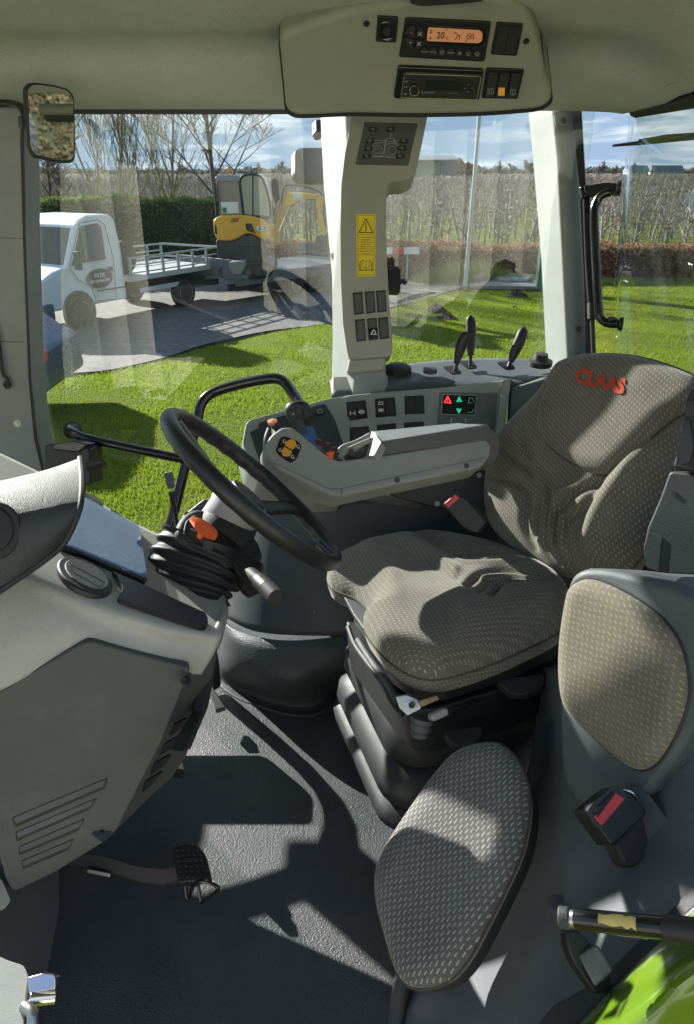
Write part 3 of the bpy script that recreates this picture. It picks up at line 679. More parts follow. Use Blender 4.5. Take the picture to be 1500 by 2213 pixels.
gr = thing('door_grab_rail', 'black tubular grab rail bent across the right-hand door window', 'grab rail', D(400, 1150, 2.2))
RL = .0155
MB().tube([D(352, 1175, 2.2), D(372, 1120, 2.2), D(405, 990, 2.2), D(425, 915, 2.2), D(436, 872, 2.2), D(462, 848, 2.2), D(520, 830, 2.18), D(585, 818, 2.15), D(612, 824, 2.14), D(630, 846, 2.12), D(650, 876, 2.08)], RL, 14, 5).build('upright_rail', M['gloss_black'], gr)
MB().tube([D(152, 926, 2.24), D(162, 936, 2.19), D(190, 948, 2.17), D(280, 968, 2.17), D(404, 994, 2.19)], .0135, 14, 5).build('cross_rail', M['gloss_black'], gr)
MB().lathe(D(157, 930, 2.26), ray(157, 930) * -1, [(0, 0), (.026, .002), (.027, .012), (.019, .02), (.014, .045), (0, .046)]).build('end_boss', M['black'], gr)
dl = thing('door_latch', 'black door latch box with lever beside the front pillar', 'door latch', D(160, 1045, 2.1))
LP_ = PL((100, 1000, 2.12), (200, 1000, 2.10), (150, 1040, 2.12))
MB().slab([(96, 962), (118, 958), (168, 954), (195, 972), (196, 1046), (176, 1050), (96, 1040)], LP_, .08).build('case', M['black'], dl, bevel=.006)
MB().slab([(112, 972), (170, 978), (190, 960), (160, 952), (118, 958)], shifted(LP_, .01), .05).build('top_cover', M['gloss_black'], dl, bevel=.004)
MB().tube([D(186, 1010, 2.04), D(206, 1004, 2.04), D(222, 1000, 2.04), D(228, 1012, 2.04)], [.013, .012, .011, .006], 8, 3, squash=.6).build('lever', M['black'], dl)

# gas strut and handle at the rear window
gs = thing('window_gas_strut', 'long black gas strut running down beside the rear pillar', 'gas strut', D(1276, 760, 1.98))
MB().tube([D(1267, 425, 1.97), D(1272, 560, 1.96), D(1279, 665, 1.96)], .0105, 12).build('cylinder', M['gloss_black'], gs)
MB().tube([D(1279, 665, 1.96), D(1283, 770, 1.97)], .0065, 10).build('piston_rod', M['black'], gs)
MB().tube([D(1279, 656, 1.96), D(1280, 690, 1.96)], .0125, 12).build('end_sleeve', M['black'], gs, bevel=.001)
MB().tube([D(1262, 404, 1.97), D(1267, 428, 1.97)], .014, 12).build('ball_joint', M['gloss_black'], gs, bevel=.003)
rh = thing('rear_window_handle', 'bent black tube handle on the rear window', 'handle', D(1300, 700, 1.95))
MB().tube([D(1318, 415, 1.90), D(1300, 422, 1.91), D(1288, 440, 1.92), D(1284, 470, 1.92), D(1289, 580, 1.92), D(1294, 670, 1.92), D(1300, 690, 1.92), D(1316, 699, 1.91), D(1340, 700, 1.89)], .0112, 12, 5).build('tube', M['gloss_black'], rh)
MB().slab(fil([(1262, 402), (1285, 398), (1310, 394), (1333, 396), (1334, 416), (1310, 414), (1280, 424), (1264, 416)], 3), PL((1270, 405, 1.94), (1330, 405, 1.90), (1300, 420, 1.92)), .03).build('hinge_bracket', M['black'], rh, bevel=.003)
MB().lathe(D(1333, 405, 1.90), (1, -.3, 0), [(0, 0), (.016, 0), (.018, .01), (0, .012)], 14).build('cap', M['black'], rh)
MB().lathe(D(1337, 700, 1.89), (1, -.3, 0), [(0, 0), (.016, 0), (.018, .01), (0, .012)], 14).build('cap', M['black'], rh)
MB().slab(fil([(1312, 686), (1326, 684), (1344, 694), (1340, 710), (1320, 706)], 3), PL((1310, 690, 1.90), (1340, 690, 1.89), (1325, 705, 1.90)), .01).build('lock_tab', M['black'], rh, bevel=.002)
wi = thing('rear_wiper', 'black wiper blade lying on the outside of the rear window', 'wiper', D(1420, 310, 1.95))
MB().tube([D(1324, 315, 1.98), D(1400, 307, 1.93), D(1520, 296, 1.85)], [.003, .006, .005], 6).build('blade', M['black_soft'], wi)
MB().tube([D(1380, 304, 1.93), D(1440, 296, 1.90), D(1530, 290, 1.85)], [.003, .006, .006], 6).build('wiper_arm', M['black'], wi)
lr = thing('work_light', 'underside of a round grey work light above the rear window', 'light', D(1335, 200, 2.1))
MB().lathe(D(1325, 165, 2.05) , (0, 0, 1), [(0, -.055), (.045, -.048), (.072, -.02), (.075, .03), (0, .03)]).build('housing', plastic('lamp_body', (.12, .13, .13), .5), lr)
# ============================================================ DASHBOARD
da = thing('dashboard', 'beige and grey dashboard with instrument glass, round air vents and slotted lower panel', 'dashboard', (-.6, 1.2, FZ))
TPN = PL((180, 1065, 1.44), (310, 1255, 1.235), (480, 1305, 1.285))
def T(u, v, off=0): return TPN.at(u, v, off)
def td(u, v):   # depth on the top plane
    p = T(u, v); return p.dot(V((0, math.cos(TH), -math.sin(TH))))
rows = [[T(-160, 900, -.004), T(20, 984, -.004), T(178, 1062, -.004), T(296, 1128, -.004), T(372, 1162, -.004), T(425, 1186, -.004), T(470, 1225, -.004)],
        [T(-160, 960, -.004), T(20, 1040, -.004), T(160, 1110, -.004), T(280, 1180, -.004), T(350, 1215, -.004), T(410, 1240, -.004), T(482, 1270, -.004)],
        [T(-160, 1040, -.004), T(0, 1110, -.004), T(120, 1180, -.004), T(225, 1230, -.004), T(310, 1268, -.004), T(400, 1300, -.004), T(489, 1328, -.004)],
        [T(-160, 1130, -.008), T(0, 1190, -.008), T(110, 1246, -.007), T(190, 1284, -.006), T(290, 1322, -.005), T(380, 1350, -.004), T(482, 1366, -.006)],
        [D(-160, 1250, 1.095), D(0, 1262, 1.10), D(100, 1300, 1.105), D(180, 1334, 1.115), D(280, 1370, 1.135), D(370, 1392, 1.16), D(470, 1398, 1.20)],
        [D(-160, 1400, 1.06), D(0, 1390, 1.075), D(90, 1376, 1.092), D(180, 1372, 1.108), D(280, 1402, 1.13), D(370, 1426, 1.158), D(454, 1428, 1.197)],
        [D(-160, 1560, 1.06), D(0, 1493, 1.075), D(90, 1444, 1.095), D(192, 1390, 1.112), D(290, 1422, 1.133), D(360, 1452, 1.158), D(436, 1458, 1.20)]]
tp = MB().patch(rows, 7, 6).build('upper_moulding', M['dash_tan'], da, solid=.012)
# right end cap of the tan moulding
ec = MB().slab([(470, 1225), (489, 1318), (478, 1356), (462, 1396), (430, 1455), (400, 1466), (440, 1500), (520, 1400), (520, 1300)], PL((489, 1318, 1.29), (462, 1396, 1.215), (560, 1300, 1.62)), .02)
end = MB().patch([[T(470, 1225), D(484, 1218, 1.5)], [T(489, 1318), D(494, 1312, 1.5)], [T(478, 1356, -.002), D(488, 1352, 1.5)], [D(468, 1392, 1.205), D(476, 1394, 1.5)], [D(452, 1424, 1.20), D(460, 1420, 1.5)], [D(436, 1452, 1.20), D(440, 1450, 1.5)]], 4).build('end_cap', M['dash_tan'], da, solid=.01)
# tan lip catching the corner
# instrument glass
q = [(176, 1088), (294, 1148), (312, 1256), (132, 1182)]
gf = MB().slab(fil([(172, 1078), (298, 1142), (316, 1262), (122, 1182)], 6), TPN, .012, .006).build('instrument_frame', M['gloss_black'], da, bevel=.002)
MB().slab(fil(q, 4), TPN, .003, .0068).build('instrument_face', simple('instrument_face', (.07, .16, .34), .5), gf)  # blue face colour stands in for sky mirrored in the glass
g = MB(); a = U(TPN, .0073)
strokes(g, [ell(190, 1182, 42, 20, 32, 26, 150, 400), ell(254, 1217, 34, 15, 33, 26, 150, 420), [(180, 1186), (192, 1180)], [(250, 1218), (262, 1214)]] +
        [[(190 + 36 * math.cos(R(t)) * .85 - 17 * math.sin(R(t)) * .5, 1182 + 36 * math.cos(R(t)) * .52 + 17 * math.sin(R(t)) * .85), (190 + 40 * math.cos(R(t)) * .85 - 19 * math.sin(R(t)) * .5, 1182 + 40 * math.cos(R(t)) * .52 + 19 * math.sin(R(t)) * .85)] for t in range(150, 400, 25)], a, 1.2)
g.build('dial_markings', M['white'], gf)
gm, nt_, b_ = mat('instrument_glass'); b_.inputs['Base Color'].default_value = (.05, .12, .25, 1); b_.inputs['Roughness'].default_value = .04; b_.inputs['Specular IOR Level'].default_value = 1.0
b_.inputs['Alpha'].default_value = .45; b_.inputs['Coat Weight'].default_value = 1; b_.inputs['IOR'].default_value = 1.8
MB().slab(fil([(175, 1083), (296, 1146), (313, 1258), (129, 1182)], 4), TPN, .0015, .0115).build('instrument_glass', gm, gf)
def vent(u, v, rx, ry, rot, pl, par, off=.004, k=1.0):
    o = MB().slab(ell(u, v, rx, ry, rot, 32), pl, .014, off).build('air_vent', M['black'], par, bevel=.004)
    MB().slab(ell(u + 3, v, rx * .80, ry * .78, rot, 32), pl, .006, off + .002).build('flap', M['grey_gloss'], o, bevel=.002)
    c, s_ = math.cos(R(rot)), math.sin(R(rot)); g = MB()
    def tr_(x, y): return (u + 3 + x * rx * c - y * ry * s_, v + x * rx * s_ + y * ry * c)
    strokes(g, [[tr_(-.6, -.05), tr_(.6, -.05)], [tr_(-.6, -.05), tr_(-.5, .35)], [tr_(.6, -.05), tr_(.55, .4)], [tr_(-.5, .35), tr_(.55, .4)]], U(pl, off + .0024), 1.8)
    g.build('slot', M['ink'], o); return o
vent(183, 1247, 66, 32, 28, TPN, da)
vent(196, 1086, 32, 13, 32, TPN, da)
MB().slab(fil([(236, 1103), (246, 1106), (302, 1146), (298, 1152), (240, 1118)], 2), TPN, .006, .003).build('slot_frame', M['black'], da, bevel=.001)
MB().slab(fil([(247, 1112), (288, 1141), (286, 1145), (246, 1118)], 1), TPN, .002, .0045).build('slot_flap', M['grey_gloss'], da, bevel=.001)
ins = MB().slab(fil(smooth([(241, 1242), (258, 1250), (330, 1282), (440, 1332)], 3, False) + smooth([(445, 1342), (445, 1358), (436, 1362), (400, 1352), (300, 1318), (262, 1304), (253, 1296), (262, 1284), (260, 1268), (250, 1252)], 3, False), 1), TPN, .008, .0075).build('dark_inlay', simple('inlay', (.008, .010, .016), .4, spec=.25), da, bevel=.0015)
# far small rocker next to the column
MB().slab([(328, 1180), (352, 1182), (346, 1208), (332, 1202)], TPN, .008, .004).build('rocker_switch', M['black'], da, bevel=.001)
# lower panels
LPn = PL((0, 1495, 1.085), (410, 1440, 1.155), (150, 1850, 1.20))
lower = [(-200, 1600), (0, 1493), (175, 1392), (190, 1386), (206, 1388), (400, 1440), (412, 1446), (352, 1600), (250, 1800), (222, 1822), (120, 1885), (30, 1928), (12, 1900), (-40, 1700), (-200, 1640)]
lwp = MB().slab(fil(lower, 14), LPn, .05, .002).build('lower_panel', M['dash_grey'], da, bevel=.01, seg=4)
LQ = shifted(LPn, -.004)
corner = [(408, 1456), (436, 1460), (455, 1430), (468, 1402), (470, 1412), (462, 1450), (440, 1540), (400, 1640), (372, 1680), (330, 1718), (222, 1824), (250, 1796), (352, 1600)]
cpn = PL((410, 1445, 1.16), (465, 1400, 1.225), (240, 1808, 1.20))
cw = MB().slab(fil(corner, 6), cpn, .025, -.001).build('corner_panel', M['dash_grey'], da, bevel=.008, seg=4)
MB().slab([(470, 1392), (468, 1430), (450, 1530), (412, 1620), (396, 1625), (440, 1540), (462, 1450)], PL((462, 1430, 1.27), (440, 1560, 1.27), (480, 1440, 1.45)), .02).build('speaker_cover', M['black_soft'], da, bevel=.003)
MB().solid([[D(-100, 1500, 1.2), D(430, 1450, 1.26), D(470, 1400, 1.75), D(-100, 1400, 1.9)], [D(-100, 1700, 1.2), D(400, 1560, 1.28), D(440, 1500, 1.75), D(-100, 1500, 1.9)], [D(-100, 1900, 1.28), D(230, 1800, 1.30), D(330, 1690, 1.6), D(-100, 1650, 1.9)]]).build('core', M['black_soft'], da)
MB().box((-.67, 1.68, -1.27), (.54, .10, .09)).build('hidden_shade_block', M['black_soft'], da, bevel=.02)  # added unseen behind the dash to break up the sun on the floor
MB().tube([(-.95, 1.72, -1.05), (-.6, 1.75, -1.10), (-.42, 1.78, -1.2), (-.40, 1.8, -1.4)], .022, 8, 4).build('hose_or_shade_tube', M['black_soft'], da)  # unseen added tube, makes the floor shadow's edge ragged
# slots: recessed dark strips with a light liner
def slot(q, par, liner):
    o = MB().slab(fil(q, 3), LPn, .002, .0032).build('louvre', M['ink'], par)
    MB().slab(quad(q, .02, .05, .97, .66), LPn, .001, .0036).build('louvre_blade', M['slate'] if liner else M['dash_grey'], o)
    return o
for q, l in ((((26, 1765), (234, 1678), (226, 1702), (34, 1785)), 1), (((34, 1796), (210, 1722), (196, 1745), (36, 1816)), 1), (((40, 1828), (184, 1766), (170, 1792), (42, 1846)), 0), (((46, 1858), (160, 1810), (148, 1834), (50, 1876)), 0)):
    slot(q, lwp, l)
for q in (((376, 1564), (404, 1550), (394, 1570), (366, 1590)), ((356, 1606), (388, 1588), (376, 1612), (344, 1632)), ((334, 1648), (370, 1628), (356, 1652), (324, 1674)), ((314, 1688), (352, 1664), (332, 1690), (306, 1712))):
    o = MB().slab(fil(q, 3), cpn, .002, .0016).build('louvre', M['ink'], cw)
    MB().slab(quad(q, .04, .08, .95, .6), cpn, .001, .002).build('louvre_blade', M['black_soft'], o)
for u, v, pl in ((396, 1466, cpn), (218, 1798, LPn)):
    MB().slab(ell(u, v, 11, 13, 30), pl, .002, .003).build('screw_recess', M['dash_grey'], lwp, bevel=.001)
    MB().slab(ell(u + 1, v, 6, 9, 30), pl, .008, .008).build('screw', M['black'], lwp, bevel=.001)
# small dark window at the left edge below the panel
# near cover (instrument hood) at the left edge
hood = thing('left_dash_cover', 'grained dark grey cover with round vent at the left edge in front of the dashboard', 'dash cover', D(40, 1300, .95))
HR = [[D(-200, 1085, 1.10), D(-60, 1052, 1.12), D(40, 1030, 1.14), D(110, 1012, 1.16), D(172, 990, 1.18)],
      [D(-200, 1110, 1.02), D(-60, 1080, 1.04), D(40, 1060, 1.06), D(112, 1044, 1.08), D(176, 1030, 1.10)],
      [D(-200, 1180, .98), D(-60, 1150, 1.00), D(40, 1120, 1.015), D(112, 1100, 1.03), D(175, 1080, 1.05)],
      [D(-200, 1280, .975), D(-60, 1235, .99), D(40, 1190, 1.005), D(110, 1160, 1.02), D(164, 1118, 1.04)],
      [D(-200, 1400, .985), D(-60, 1315, .995), D(20, 1262, 1.01), D(90, 1214, 1.03), D(136, 1174, 1.045)]]
hd_ = MB().patch(HR, 8, 7).build('cover', M['grey_gloss'], hood, solid=.018)
MB().tube([D(-200, 1402, .985), D(-60, 1317, .995), D(20, 1264, 1.01), D(90, 1216, 1.03), D(138, 1175, 1.045), D(166, 1118, 1.04), D(176, 1080, 1.05), D(177, 1030, 1.10), D(173, 990, 1.18)], .0045, 8, 4).build('edge_lip', M['black_soft'], hood)
HV = PL((-20, 1100, 1.005), (46, 1140, 1.012), (-10, 1200, .995))
MB().slab(ell(-8, 1146, 56, 62, 0, 40), HV, .02, .003).build('vent_ring', M['black_soft'], hood, bevel=.005)
o = MB().slab(ell(-12, 1144, 44, 48, 0, 40), HV, .01, .006).build('air_vent', M['black'], hood, bevel=.004)

# ============================================================ STEERING COLUMN AND WHEEL
sw = thing('steering_wheel', 'black steering wheel with finger grips on a tilting column with rubber bellows', 'steering wheel', D(440, 1290, 1.28))
wc = D(550, 1056, 1.38); vw_ = wc.normalized(); wa_ = V((.750, -.276, -.602)); wa_ = (wa_ - vw_ * wa_.dot(vw_)).normalized()
bb_ = wa_.cross(vw_); bb_ = bb_ if bb_.z > 0 else -bb_
wnrm = (bb_ * math.sqrt(1 - .165 ** 2) - vw_ * .165).normalized(); wr_ = .1995; wb_ = wnrm.cross(wa_)
N_ = 180
MBw = MB(); cs_ = [wc + (wa_ * math.cos(2 * math.pi * i / N_) + wb_ * math.sin(2 * math.pi * i / N_)) * wr_ for i in range(N_)]
# rim with grips moulded on its underside
rings = []
for i in range(N_):
    t = 2 * math.pi * i / N_; rad = (cs_[i] - wc).normalized()
    grip = .0022 * (0.5 + .5 * math.cos(t * 30)) 
    ring_ = []
    for j in range(14):
        a = 2 * math.pi * j / 14; c_, s_ = math.cos(a), math.sin(a)
        rr = .0150 + (grip * max(0, -c_ * .9 - s_ * .6))
        ring_.append(cs_[i] + rad * (c_ * rr) + wnrm * (s_ * rr * 1.08))
    rings.append(ring_)
rings.append(rings[0]); MBw.solid(rings, False)
rim = MBw.build('rim', M['wheel'], sw, sharp=180)
hubc = wc - wnrm * .055
hu = MB().lathe(hubc - wnrm * .03, wnrm, [(0, -.03), (.040, -.03), (.046, -.01), (.050, .02), (.058, .045), (.056, .058), (.040, .068), (0, .072)], 28).build('hub', M['hub'], sw)
MB().lathe(hubc + wnrm * .036, wnrm, [(0, 0), (.040, 0), (.038, .006), (0, .010)], 28).build('hub_cap', M['black'], hu)
def spoke(ang, w):
    dirv = wa_ * math.cos(R(ang)) + wb_ * math.sin(R(ang)); sd_ = wnrm.cross(dirv)
    pts = [(hubc + dirv * .035 + wnrm * .015, w * 1.3), (hubc + dirv * .09 + wnrm * .028, w), (wc + dirv * .15 - wnrm * .012, w * .8), (wc + dirv * .205, w * .95)]
    rs_ = []
    for p, ww in pts:
        rs_.append([p + sd_ * ww * math.cos(2 * math.pi * k / 10) + wnrm * .009 * math.sin(2 * math.pi * k / 10) for k in range(10)])
    return MB().solid(rs_).build('spoke', M['wheel'], sw)
for a_, w_ in ((178, .026), (62, .022), (-60, .022), (5, .024)): spoke(a_, w_)
lab(MB().tube([wc + wa_ * .20 + wb_ * .0, wc + wa_ * .155], .013, 10).build('spoke_end', M['gloss_black'], sw), 'shiny spoke root')
# column housing
cdir = (D(408, 1250, 1.33) - hubc).normalized()
CHP = PL((378, 1150, 1.30), (560, 1200, 1.36), (440, 1225, 1.285))
ch = MB().slab(fil([(380, 1148), (386, 1128), (400, 1108), (424, 1096), (470, 1104), (530, 1136), (562, 1170), (572, 1200), (558, 1226), (508, 1216), (490, 1226), (446, 1202), (386, 1164)], 10), CHP, .10).build('column_housing', M['black_soft'], sw, bevel=.014, seg=4)
MB().slab(fil([(400, 1128), (420, 1112), (470, 1138), (506, 1174), (498, 1196), (478, 1208), (442, 1192), (394, 1158)], 8), CHP, .006, .004).build('column_face', M['black_soft'], ch, bevel=.003)
MB().tube([D(470, 1170, 1.38), D(500, 1125, 1.40), hubc - wnrm * .03], [.062, .052, .045], 24, 4).build('column_neck', M['black_soft'], sw)
# tilt lever (orange)
ol = MB().solid([[V(p) for p in smooth([tuple(D(*q)) for q in r], 3)] for r in (
    ((409, 1122, 1.275), (420, 1116, 1.28), (425, 1124, 1.275), (414, 1131, 1.268)),
    ((420, 1134, 1.262), (438, 1122, 1.275), (444, 1138, 1.265), (428, 1150, 1.255)),
    ((436, 1148, 1.258), (456, 1134, 1.272), (462, 1150, 1.262), (446, 1164, 1.252)),
    ((452, 1160, 1.258), (464, 1146, 1.270), (471, 1152, 1.264), (464, 1168, 1.252)))]).build('tilt_lever', M['orange'], sw, bevel=.002)
MB().slab([(428, 1150), (440, 1156), (434, 1168), (424, 1162)], PL((428, 1150, 1.262), (440, 1156, 1.262), (430, 1168, 1.27)), .02).build('lever_stem', M['orange'], sw, bevel=.002)
HP_ = PL((400, 1170, 1.30), (470, 1215, 1.275), (440, 1200, 1.273))
MB().slab(fil([(408, 1142), (424, 1150), (425, 1166), (412, 1162)], 4), PL((408, 1142, 1.288), (424, 1150, 1.282), (412, 1165, 1.29)), .006).build('lever_slot', M['ink'], sw)
MB().slab(fil([(440, 1166), (462, 1172), (458, 1190), (438, 1186)], 5), PL((440, 1166, 1.262), (462, 1172, 1.262), (440, 1188, 1.266)), .004).build('lever_slot', M['ink'], sw)
# light grey collar left of the head
MB().slab([(390, 1118), (440, 1078), (462, 1080), (470, 1100), (440, 1108), (404, 1112), (392, 1140)], PL((390, 1120, 1.50), (462, 1080, 1.50), (400, 1130, 1.50)), .05).build('collar_cover', M['slate'], sw, bevel=.006)
# bellows
rows_ = []
ca, cbp = D(440, 1172, 1.365), D(404, 1276, 1.35)
ax_ = (cbp - ca).normalized(); lu = (T(500, 1300) - T(360, 1215)).normalized(); lu = (lu - ax_ * lu.dot(ax_)).normalized(); lv = ax_.cross(lu)
nf = 5
for i in range(nf * 8 + 1):
    t = i / (nf * 8); ph = 2 * math.pi * t * nf
    k = 1 + .10 * math.cos(ph) if True else 1
    cc_ = ca + (cbp - ca) * (t * 1.1 - .05) + lu * (-.004)
    hx, hy = (.074 + .010 * t) * (1 + .045 * (math.cos(ph))), (.060 + .008 * t) * (1 + .055 * math.cos(ph))
    wob = .002 * math.sin(3 * t * 6)
    rr_ = []
    for j in range(40):
        a = 2 * math.pi * j / 40; c_, s_ = math.cos(a), math.sin(a); e = .8
        rr_.append(cc_ + lu * (math.copysign(abs(c_) ** e, c_) * hx) + lv * (math.copysign(abs(s_) ** e, s_) * (hy + wob)) + ax_ * .003 * math.sin(2 * a + t * 4))
    rows_.append(rr_)
MB().solid(rows_).build('bellows', M['rubber'], sw, sharp=80)
# stalk
st0, st1, st2 = D(545, 1226, 1.30), D(566, 1262, 1.24), D(602, 1300, 1.19)
MB().slab(fil([(500, 1212), (520, 1198), (552, 1204), (570, 1218), (562, 1236), (528, 1252), (512, 1240)], 5), PL((500, 1215, 1.31), (565, 1215, 1.31), (530, 1250, 1.29)), .07).build('stalk_mount', M['black'], sw, bevel=.005)
stk_ = MB().tube([D(535, 1234, 1.29), D(560, 1255, 1.255)], [.0135, .0125], 18).build('indicator_stalk', simple('stalk_black', (.012, .012, .013), .6, spec=.3), sw, bevel=.001)
MB().tube([D(560, 1255, 1.255), D(578, 1272, 1.23)], [.0148, .0148], 18).build('stalk_ring', M['black'], stk_, bevel=.001)
MB().tube([D(578, 1272, 1.23), D(597, 1292, 1.205), D(598, 1293, 1.203)], [.0150, .0146, .0120], 20).build('stalk_end', simple('stalk_tip', (.02, .02, .022), .65, spec=.3), stk_, bevel=.001)
# long shift lever at the left of the column
gl = thing('reverser_lever', 'slim black lever with a grey tip standing left of the steering column', 'lever', D(385, 1150, 1.5))
MB().tube([D(382, 1142, 1.50), D(376, 1100, 1.49), D(370, 1062, 1.48)], .0055, 10, 4).build('rod', M['gloss_black'], gl)
MB().solid([[D(*q) for q in ((362, 1054, 1.475), (377, 1050, 1.475), (378, 1054, 1.49), (364, 1058, 1.49))], [D(*q) for q in ((354, 1026, 1.465), (374, 1022, 1.465), (375, 1024, 1.485), (356, 1028, 1.485))], [D(*q) for q in ((356, 1021, 1.465), (371, 1019, 1.465), (371, 1021, 1.485), (357, 1023, 1.485))]]).build('knob', M['slate'], gl, bevel=.002)

# ============================================================ PEDALS
bp_ = thing('brake_pedal', 'black ribbed rubber pedal on a bent arm with a wire loop below it', 'pedal', D(430, 1940, 1.5))
MB().solid([[D(u, v, d) for u, v, d in r] for r in (
    ((150, 1838, 1.56), (150, 1870, 1.56), (150, 1872, 1.60), (150, 1840, 1.60)), ((230, 1850, 1.54), (232, 1886, 1.54), (232, 1888, 1.58), (230, 1852, 1.58)),
    ((300, 1872, 1.53), (302, 1908, 1.53), (302, 1910, 1.57), (300, 1874, 1.57)), ((350, 1876, 1.53), (352, 1914, 1.53), (352, 1915, 1.57), (350, 1878, 1.57)), ((392, 1868, 1.52), (394, 1904, 1.52), (394, 1906, 1.55), (392, 1870, 1.55)))]).build('arm', M['black_soft'], bp_, bevel=.004)
MB().slab(fil([(188, 1878), (238, 1888), (237, 1897), (187, 1887)], 2), PL((188, 1878, 1.535), (238, 1888, 1.53), (188, 1888, 1.535)), .006).build('arm_stop', M['metal'], bp_, bevel=.0015)
PP = PL((372, 1830, 1.51), (440, 1830, 1.51), (400, 1905, 1.46))
q = [(374, 1828), (436, 1826), (456, 1902), (384, 1904)]
pd = MB().slab(fil([(372, 1830), (400, 1822), (430, 1828), (446, 1850), (457, 1898), (420, 1904), (386, 1908), (378, 1880)], 6), PP, .022).build('pedal_pad', M['black'], bp_, bevel=.004)
for i in range(6):
    for j in range(5):
        MB().slab(quad(q, .08 + j * .18, .06 + i * .155, .08 + j * .18 + .12, .06 + i * .155 + .10), PP, .003, .003).build('tread_block', M['rubber'], pd, bevel=.0008)
MB().tube([D(398, 1905, 1.475), D(402, 1938, 1.478), D(408, 1940, 1.478), D(420, 1912, 1.465), D(440, 1905, 1.455), D(468, 1915, 1.452), D(470, 1924, 1.455), D(440, 1948, 1.47), D(434, 1944, 1.475), D(428, 1912, 1.48)], .0038, 8, 4).build('wire_loop', M['gloss_black'], bp_)
ap_ = thing('clutch_pedal', 'small dark ribbed pedal half hidden behind the dashboard corner', 'pedal', D(385, 1660, 1.75))
q = [(372, 1635), (392, 1638), (398, 1664), (374, 1658)]
p_ = MB().slab(fil(q, 3), PL((372, 1635, 1.74), (392, 1638, 1.74), (374, 1660, 1.71)), .03).build('pedal_pad', M['black'], ap_, bevel=.003)
MB().tube([D(382, 1650, 1.75), D(360, 1600, 1.78), D(320, 1560, 1.8)], .01, 8).build('arm', M['black_soft'], ap_)
tp_ = thing('throttle_pedal', 'flat grey pedal plate standing on the floor behind the dashboard corner', 'pedal', D(465, 1530, 2.1))
MB().slab([(446, 1478), (456, 1478), (487, 1528), (466, 1534)], PL((446, 1478, 2.12), (456, 1478, 2.12), (470, 1532, 2.06)), .02).build('pedal_plate', M['slate'], tp_, bevel=.003)

# ============================================================ SIDE CONSOLE
sc = thing('side_console', 'grey right-hand side console with rows of black switches, a screen and lever deck', 'side console', (.2, 1.95, FZ))
lo = [[D(512, 1050, 2.55), D(520, 1052, 2.30), D(570, 1066, 2.14), D(700, 1076, 2.06), D(880, 1068, 2.04), D(1060, 1050, 2.06), D(1260, 1000, 2.1)],
      [D(500, 1190, 2.50), D(508, 1196, 2.28), D(562, 1216, 2.12), D(700, 1230, 2.05), D(880, 1220, 2.04), D(1060, 1200, 2.06), D(1260, 1180, 2.1)],
      [D(482, 1330, 2.44), D(494, 1338, 2.24), D(560, 1366, 2.10), D(700, 1374, 2.05), D(880, 1366, 2.05), D(1060, 1340, 2.07), D(1260, 1320, 2.1)]]
MB().patch(lo, 7, 6).build('lower_housing', M['slate_dark'], sc, solid=.01)
lw = PL((560, 1340, 2.11), (700, 1350, 2.06), (640, 1100, 2.09))
MB().slab(fil([(668, 1308), (691, 1310), (690, 1332), (668, 1330)], 2), lw, .006, .012).build('socket', M['black'], sc, bevel=.001)
MB().slab(ell(679, 1320, 4, 4), lw, .003, .014).build('socket_pin', M['metal'], sc)
# front frame, cross-section rounded; one plane for the switch field, one turned for the screen
FP = PL((745, 880, 2.02), (1075, 860, 2.02), (900, 1000, 1.98))
FQ = PL((540, 930, 1.93), (745, 880, 2.02), (620, 1030, 1.90))
body = [(700, 868), (760, 852), (850, 844), (960, 836), (1100, 819), (1104, 830), (1090, 950), (1085, 1060), (900, 1080), (752, 1060), (700, 1050)]
bd = MB().slab(fil(body, 8), FP, .12).build('switch_fascia', M['console'], sc, bevel=.012, seg=4)
scn = [(532, 912), (548, 904), (640, 880), (705, 862), (760, 852), (752, 1060), (690, 1062), (560, 1040), (536, 1000), (524, 955)]
sq = MB().slab(fil(scn, 8), FQ, .14).build('screen_surround', M['console'], sc, bevel=.012, seg=4)
# dark side slot of the surround
MB().slab([(540, 935), (560, 925), (600, 1040), (590, 1046), (562, 1000)], FQ, .004, .003).build('side_inlay', M['slate_dark'], sq, bevel=.001)
bz = MB().slab(fil([(556, 916), (702, 872), (722, 905), (750, 985), (756, 1040), (600, 1034)], 8), FQ, .006, .004).build('monitor_bezel', M['slate_dark'], sq, bevel=.002)
scr = MB().slab(fil([(622, 932), (676, 922), (700, 985), (690, 1000), (640, 1000)], 3), FQ, .002, .0055).build('screen', M['screen'], bz)
for q, w_ in (([(656, 893), (674, 890), (679, 903), (661, 907)], 'ESC'), ([(680, 888), (696, 884), (702, 897), (685, 901)], '')):
    b_ = MB().slab(fil(q, 3), FQ, .004, .008).build('button', M['black_soft'], bz, bevel=.001); g = MB(); c0 = qp(q, .5, .5)
    if w_: put_text(g, w_, c0[0], c0[1], 8, U(FQ, .0085), (1, -.22), (.25, -1))
    else: strokes(g, [[(c0[0] - 5, c0[1] + 4), (c0[0] - 6, c0[1] - 3), (c0[0] + 4, c0[1] - 5), (c0[0] + 5, c0[1] + 2), (c0[0] - 5, c0[1] + 4)]], U(FQ, .0085), 1)
    g.build('symbol', M['grey_print'], b_)
